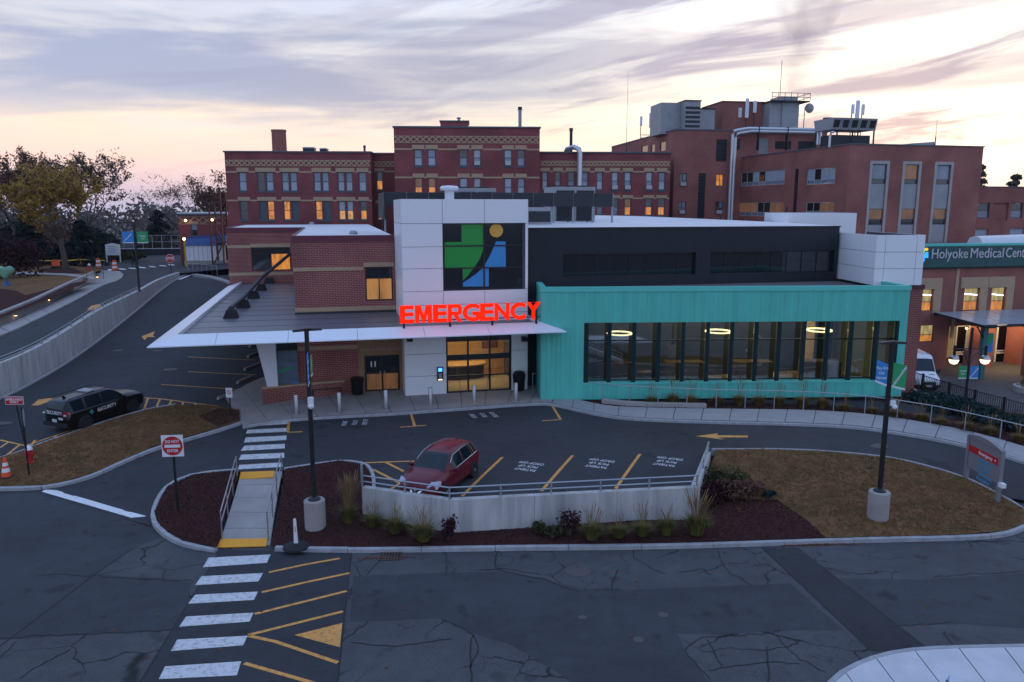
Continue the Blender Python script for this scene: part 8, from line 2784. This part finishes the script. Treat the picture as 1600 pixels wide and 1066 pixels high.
for i, (x, y, rx, h, mt, lab) in enumerate(((Gp(20, 112).x, 112, 6, 5.5, m_everg, 'dense dark evergreen thicket at the edge of the lawn'), (Gp(150, 116).x, 116, 5, 5.0, m_everg, 'dark evergreen thicket behind the big tree'), (Gp(80, 108).x, 108, 5, 6, m_brown, 'russet thicket beside the dark evergreen thicket'), (Gp(240, 128).x, 128, 4, 3.2, m_woods, 'pale brown brush beyond the yard wall'))):
    bush(Vector((x, y, 3.6)), rx, 3.0, h, 140 + i, mt, 5000, .26, lab, 'thicket')
# right of the picture: pines beyond the low wing
for i, (x, y, h, r_, lab) in enumerate(((76, 128, 19.5, 5.0, 'pine with open flat boughs beyond the low brick wing'), (85, 132, 18, 5.5, 'broad pine beside the open pine beyond the low wing'), (93, 126, 18, 5.0, 'pine at the end of the row beyond the low wing'))):
    conifer(Vector((x, y, 0)), h, r_, 50 + i, lab, m_pine, n=4200, ls=.4, name='pine_tree')
# far woods: rows of crowns no one could count
rg = random.Random(99)
fw = MB()
def crown_blob(c, r_, h, n, ls):
    for _ in range(n):
        v = rnd_unit(rg) * (rg.random() ** .35)
        leaf_quad(fw, c + Vector((v.x * r_, v.y * r_, h * .5 + v.z * h * .5)), ls * rg.uniform(.6, 1.3), rg)
for d, n_, h0, lv_, ls, wmin, wmax in ((170, 26, 12, 150, .7, -150, -42), (230, 30, 15, 130, .9, -215, -55), (330, 36, 19, 120, 1.3, -320, -70), (520, 46, 26, 110, 2.0, -520, -90), (820, 50, 34, 90, 3.2, -800, -120)):
    for i in range(n_):
        x = wmin + (wmax - wmin) * (i + rg.random()) / n_
        hh = h0 * rg.uniform(.65, 1.12)
        crown_blob(Vector((x, d + rg.uniform(-12, 12), -6 - (d - 170) * .012)), hh * rg.uniform(.35, .5), hh, lv_, ls)
for d, n_, h0, lv_, ls, wmin, wmax in ((200, 24, 17, 130, .9, 95, 230), (420, 30, 26, 100, 1.8, 150, 500)):
    for i in range(n_):
        x = wmin + (wmax - wmin) * (i + rg.random()) / n_
        hh = h0 * rg.uniform(.65, 1.1)
        crown_blob(Vector((x, d + rg.uniform(-12, 12), -5)), hh * .42, hh, lv_, ls)
tag(fw.build('distant_woods', m_woods, uv=False), 'far autumn woods fading into the haze', kind='stuff')
# ornamental grasses
m_blade = M('green_grass_blades', (.17, .13, .022), .8, c2=(.07, .085, .016), vs=4)
m_plume = M('straw_plumes', (.26, .165, .07), .85, c2=(.17, .10, .04), vs=8)
m_bladey = M('golden_grass_blades', (.20, .115, .018), .8, c2=(.09, .075, .014), vs=6)
def grass_mesh(seed, nb, hb, rb, bmat, npl, hp):
    rg = random.Random(seed)
    mb = MB()
    def blade(h, lean, w, p0):
        a = rg.uniform(0, 6.28)
        d = Vector((math.cos(a), math.sin(a), 0))
        s = Vector((-d.y, d.x, 0)) * w
        b = d * p0
        m_ = b + d * lean * .35 + Vector((0, 0, h * .6))
        t = b + d * lean + Vector((0, 0, h * rg.uniform(.8, 1)))
        return b, m_, t, s
    for _ in range(nb):
        b, m_, t, s = blade(hb * rg.uniform(.55, 1.1), rg.uniform(.1, 1) * rb, .012, rg.uniform(0, rb * .35))
        o = len(mb.v)
        mb.v += [tuple(b - s), tuple(b + s), tuple(m_ - s * .8), tuple(m_ + s * .8), tuple(t)]
        mb.f += [(o, o + 1, o + 3, o + 2), (o + 2, o + 3, o + 4)]
    pl = MB()
    for _ in range(npl):
        b, m_, t, s = blade(hp * rg.uniform(.75, 1.05), rg.uniform(.05, .75) * rb, .005, rg.uniform(0, rb * .3))
        o = len(pl.v)
        e = t + (t - m_) * .25
        pl.v += [tuple(b - s), tuple(b + s), tuple(m_ - s), tuple(m_ + s), tuple(t - s * 3.2), tuple(t + s * 3.2), tuple(e)]
        pl.f += [(o, o + 1, o + 3, o + 2), (o + 2, o + 3, o + 5, o + 4), (o + 4, o + 5, o + 6)]
    return mb, pl
def make_grass(p, seed, label, group, scale=1.0, hb=.75, rb=.5, npl=60, hp=1.5, bmat=None, nb=260):
    o = tag(empty('ornamental_grass', p, random.uniform(0, 6)), label, 'grass', group, 'thing')
    a, b = grass_mesh(seed, nb, hb, rb, None, npl, hp)
    a.build('blades', bmat or m_blade, o, uv=False)
    if npl: b.build('plumes', m_plume, o, uv=False)
    o.scale = (scale,) * 3
    return o
def M2(px, py):
    return at_z(px, py, .28)
gs = make_grass(M2(545, 817), 1, 'tall straw coloured feather grass before the end of the retaining wall', None, 1.0, npl=170, hp=1.75, nb=320)
for i, (px, py, sc_) in enumerate(((582, 822, .72), (618, 832, .85), (662, 844, .95), (967, 839, .68), (1003, 836, .72), (1041, 835, .82), (925, 841, .9))):
    g = copy_tree(gs) if False else make_grass(M2(px, py), 10 + i, 'green feather grass with thin straw plumes below the retaining wall', 'feather grasses below the retaining wall', sc_, npl=random.randint(14, 34), hp=random.uniform(1.2, 1.6), hb=random.uniform(.6, .8), rb=random.uniform(.55, .75), nb=560)
make_grass(M2(1088, 834), 30, 'broad feather grass clump at the corner of the retaining wall', None, 1.05, npl=90, hp=1.45, nb=520, rb=.62)
g0 = None
for i, (px, py) in enumerate(((1018, 632), (1050, 632), (1080, 633), (1120, 633), (1155, 634), (1185, 634), (1217, 634), (1253, 637), (1285, 638), (1319, 642), (1362, 646), (1399, 652), (1440, 657), (1471, 664), (1509, 672), (1547, 679), (1592, 690))):
    if g0 is None:
        g0 = make_grass(on_r(px, py), 60, 'golden feather grass in the row behind the single-bar rail', 'feather grasses behind the walk rail', .95, npl=16, hp=1.6, bmat=m_bladey, hb=.6, rb=.55, nb=420)
        g = g0
    else:
        g = copy_tree(g0)
    g.location = on_r(px, py)
    g.rotation_euler = (0, 0, i * 1.3)
    k = .85 + .25 * ((i * 37) % 10) / 10
    g.scale = (k, k, k * (1.0 if i < 9 else .7))
for i, (px, py, rx, h, lab) in enumerate(((1457, 634, 1.5, .75, 'low blue-green juniper beside the red hose'), (1489, 645, 1.7, .8, 'wide blue-green juniper near the globe lamp'), (1528, 655, 1.3, .8, 'round blue-green juniper close to the fence foot'), (1567, 671, 1.6, .75, 'low juniper at the lower end of the mulch slope'))):
    bush(on_r(px, py), rx, 1.0, h, 70 + i, m_jun, 2200, .10, lab, 'juniper')
for i, (px, py, rx, h, mt, lab) in enumerate(((700, 840, .35, .75, m_maroon_l, 'small dark twiggy shrub near the bend of the retaining wall'), (889, 832, .55, .8, m_maroon_l, 'dark purple shrub against the middle of the retaining wall'), (862, 836, .6, .32, m_olive, 'low green plant beside the dark purple shrub'), (841, 829, .3, .3, m_olive, 'tiny green plant against the retaining wall'), (523, 790, .35, .25, m_olive, 'tiny green plant beside the lamp post drum'))):
    bush(at_z(px, py, .30), rx, .35, h, 90 + i, mt, 420, .06, lab)
bush(on_g(1135, 762, f_lawn), 1.15, .8, .8, 101, m_olive, 1800, .07, 'olive green shrub at the corner of the island lawn')
bush(on_g(1160, 776, f_lawn), 1.3, .7, .7, 102, m_brown, 1900, .07, 'russet shrub at the edge of the island lawn')
bush(on_g(1122, 782, f_lawn), .9, .6, .65, 103, m_maroon_l, 1300, .07, 'dark maroon shrub against the end of the retaining wall')
bush(on_g(1178, 776, f_lawn) + Vector((.5, -.2, 0)), .35, .3, .3, 104, m_jun, 260, .06, 'tiny green plant at the mulch edge of the island lawn')
bush(rp.location + Vector((0, 0, .3)), 1.1, 1.1, .8, 105, leafmat('orange_flowers', (.30, .09, .015), (.12, .05, .01)), 1500, .07, 'orange flowering plants in the round planter', 'flower_bed', cat='plant')
for i, (px, py) in enumerate(((1560, 664), (1590, 672))):
    q = at_z(px, py - 6, .2)
    bush(q + Vector((0, 1.3, -.8)), 1.3, .8, 1.3, 110 + i, bpy.data.materials['orange_flowers'], 1300, .07, 'orange foliage behind the black picket fence', 'fence_shrub', 'orange shrubs behind the fence')
# fallen leaves: piles in the gutter and scattered singles
lm = leafmat('fallen_leaves', (.24, .075, .025), (.10, .035, .015))
fl = MB()
rg = random.Random(5)
def litter(p, n, sx, sy, ls=.05):
    for _ in range(n):
        x, y = rg.gauss(0, sx), rg.gauss(0, sy)
        q = Vector((p.x + x, p.y + y, p.z + rg.uniform(.012, .03)))
        a = rg.uniform(0, 6.28)
        s = ls * rg.uniform(.6, 1.3)
        u = Vector((math.cos(a), math.sin(a), rg.uniform(-.3, .3))) * s
        v = Vector((-math.sin(a), math.cos(a), rg.uniform(-.3, .3))) * s * .6
        o = len(fl.v)
        fl.v += [tuple(q - u), tuple(q + v), tuple(q + u), tuple(q - v)]
        fl.f.append((o, o + 1, o + 2, o + 3))
for px, py, n, sx in ((1266, 851, 260, .7), (605, 872, 60, .5), (500, 862, 40, 1.2), (800, 862, 30, 4), (240, 822, 24, 1.2), (1100, 858, 20, 3)):
    litter(L0(px, py), n, sx, .06)
for px, py in ((190, 727), (240, 709), (290, 694), (160, 738)):
    litter(U(px, py + 3), 60, .9, .22, .05)
for px, py, n, sx, sy in ((1500, 800, 120, .8, .4), (1300, 780, 60, 3, 1.2), (1430, 760, 40, 3, 1.0), (1180, 786, 120, .8, .4)):
    p = on_g(px, py, f_lawn)
    for _ in range(n):
        x, y = rg.gauss(0, sx), rg.gauss(0, sy)
        litter(Vector((p.x + x, p.y + y, f_lawn(p.x + x, p.y + y))), 1, .01, .01, .045)
for _ in range(60):
    litter(L0(rg.uniform(30, 1500), rg.uniform(880, 1060)), 1, .01, .01, .05)
for _ in range(50):
    litter(U(rg.uniform(90, 340), rg.uniform(700, 790)), 1, .01, .01, .05)
tag(fl.build('fallen_leaves', lm, uv=False), 'fallen autumn leaves along the kerbs and on the lawns', kind='stuff')
# grass blades on the brown lawns
def lawn_blades(name, poly_px, f, n, label, seed, hmin=.03, hmax=.09):
    rg = random.Random(seed)
    poly = [(p.x, p.y) for p in poly_px]
    xs = [p[0] for p in poly]
    ys = [p[1] for p in poly]
    mb = MB()
    k = 0
    Fg = np.vectorize(f)
    while k < n:
        x, y = rg.uniform(min(xs), max(xs)), rg.uniform(min(ys), max(ys))
        if not inside(x, y, poly):
            continue
        k += 1
        z = f(x, y)
        for _ in range(5):
            xx, yy = x + rg.gauss(0, .05), y + rg.gauss(0, .05)
            a = rg.uniform(0, 6.28)
            w = .012
            h = rg.uniform(hmin, hmax)
            o = len(mb.v)
            mb.v += [(xx - w * math.cos(a), yy - w * math.sin(a), z - .01), (xx + w * math.cos(a), yy + w * math.sin(a), z - .01), (xx + rg.gauss(0, .04), yy + rg.gauss(0, .04), z + h)]
            mb.f.append((o, o + 1, o + 2))
    o = mb.build(name, m_blades, uv=False)
    tag(o, label, kind='stuff')
m_blades = M('dry_grass_blades', (.29, .135, .062), .9, c2=(.11, .082, .032), vs=.9, spec=.1)
lawn_blades('grass', lawn2, f_lawn, 7000, 'dry brown grass blades on the island lawn', 3)
lawn_blades('grass', bank, f_bank, 6500, 'dry brown grass blades on the bank beside the ambulance lane', 4)
def chips(poly_px, f, n, seed, label):
    rg = random.Random(seed)
    poly = [(p[0], p[1]) for p in poly_px]
    xs = [p[0] for p in poly]
    ys = [p[1] for p in poly]
    mb = MB()
    k = 0
    while k < n:
        x, y = rg.uniform(min(xs), max(xs)), rg.uniform(min(ys), max(ys))
        if not inside(x, y, poly):
            continue
        k += 1
        leaf_quad(mb, Vector((x, y, f(x, y) + rg.uniform(.005, .03))), rg.uniform(.02, .05), rg)
    tag(mb.build('mulch_chips', m_chip, uv=False), label, kind='stuff')
m_chip = M('bark_chips', (.12, .05, .045), 1.0, c2=(.03, .012, .012), vs=40, spec=.1)
chips(isl, f_isl, 5000, 1, 'loose bark chips on the rounded island')
chips(mul2, f_mul, 12000, 2, 'loose bark chips below the retaining wall')
chips(bedr, f_bedr, 7000, 3, 'loose bark chips on the slope by the teal hall')
# steam rising from the roof
m_st = bpy.data.materials.new('steam')
m_st.use_nodes = True
t = m_st.node_tree
t.nodes.clear()
pv_ = t.nodes.new('ShaderNodeVolumePrincipled')
pv_.inputs['Color'].default_value = (.98, .92, .92, 1)
pv_.inputs['Anisotropy'].default_value = .5
g_ = t.nodes.new('ShaderNodeNewGeometry')
n_ = t.nodes.new('ShaderNodeTexNoise')
n_.inputs['Scale'].default_value = .28
n_.inputs['Detail'].default_value = 4
mr_ = t.nodes.new('ShaderNodeMapRange')
mr_.inputs[1].default_value = .40
mr_.inputs[2].default_value = .75
mr_.inputs[3].default_value = 0
mr_.inputs[4].default_value = .26
t.links.new(g_.outputs['Position'], n_.inputs['Vector'])
t.links.new(n_.outputs[0], mr_.inputs[0])
t.links.new(mr_.outputs[0], pv_.inputs['Density'])
ou = t.nodes.new('ShaderNodeOutputMaterial')
t.links.new(pv_.outputs[0], ou.inputs['Volume'])
s0 = at_Y(1240, 150, 108)
pl_ = []
for py, w_ in ((148, 1.0), (120, 2.0), (80, 2.6), (40, 3.6), (0, 4.8), (-60, 6.0)):
    q = at_Y(1242 + (148 - py) * .16, py, 108)
    pl_.append((q - s0, w_))
sm = MB().tube([p for p, w_ in pl_], [w_ for p, w_ in pl_], 14).build('steam', m_st, None, smooth=True, uv=False)
sm.location = s0
tag(sm, 'faint pinkish steam plume rising above the steel roof tower', kind='stuff')

# morning haze: one closed box of even thin air round everything
m_hz = bpy.data.materials.new('thin_haze')
m_hz.use_nodes = True
t = m_hz.node_tree
t.nodes.clear()
hv = t.nodes.new('ShaderNodeVolumePrincipled')
hv.inputs['Color'].default_value = (.82, .84, .95, 1)
hv.inputs['Density'].default_value = .00012
hv.inputs['Anisotropy'].default_value = .2
ho_ = t.nodes.new('ShaderNodeOutputMaterial')
t.links.new(hv.outputs[0], ho_.inputs['Volume'])
hzb = MB().box(-2100, 2100, -2100, 2100, -26.5, 50).build('haze', m_hz, None, uv=False)
tag(hzb, 'thin blue morning haze over the whole site', kind='stuff')
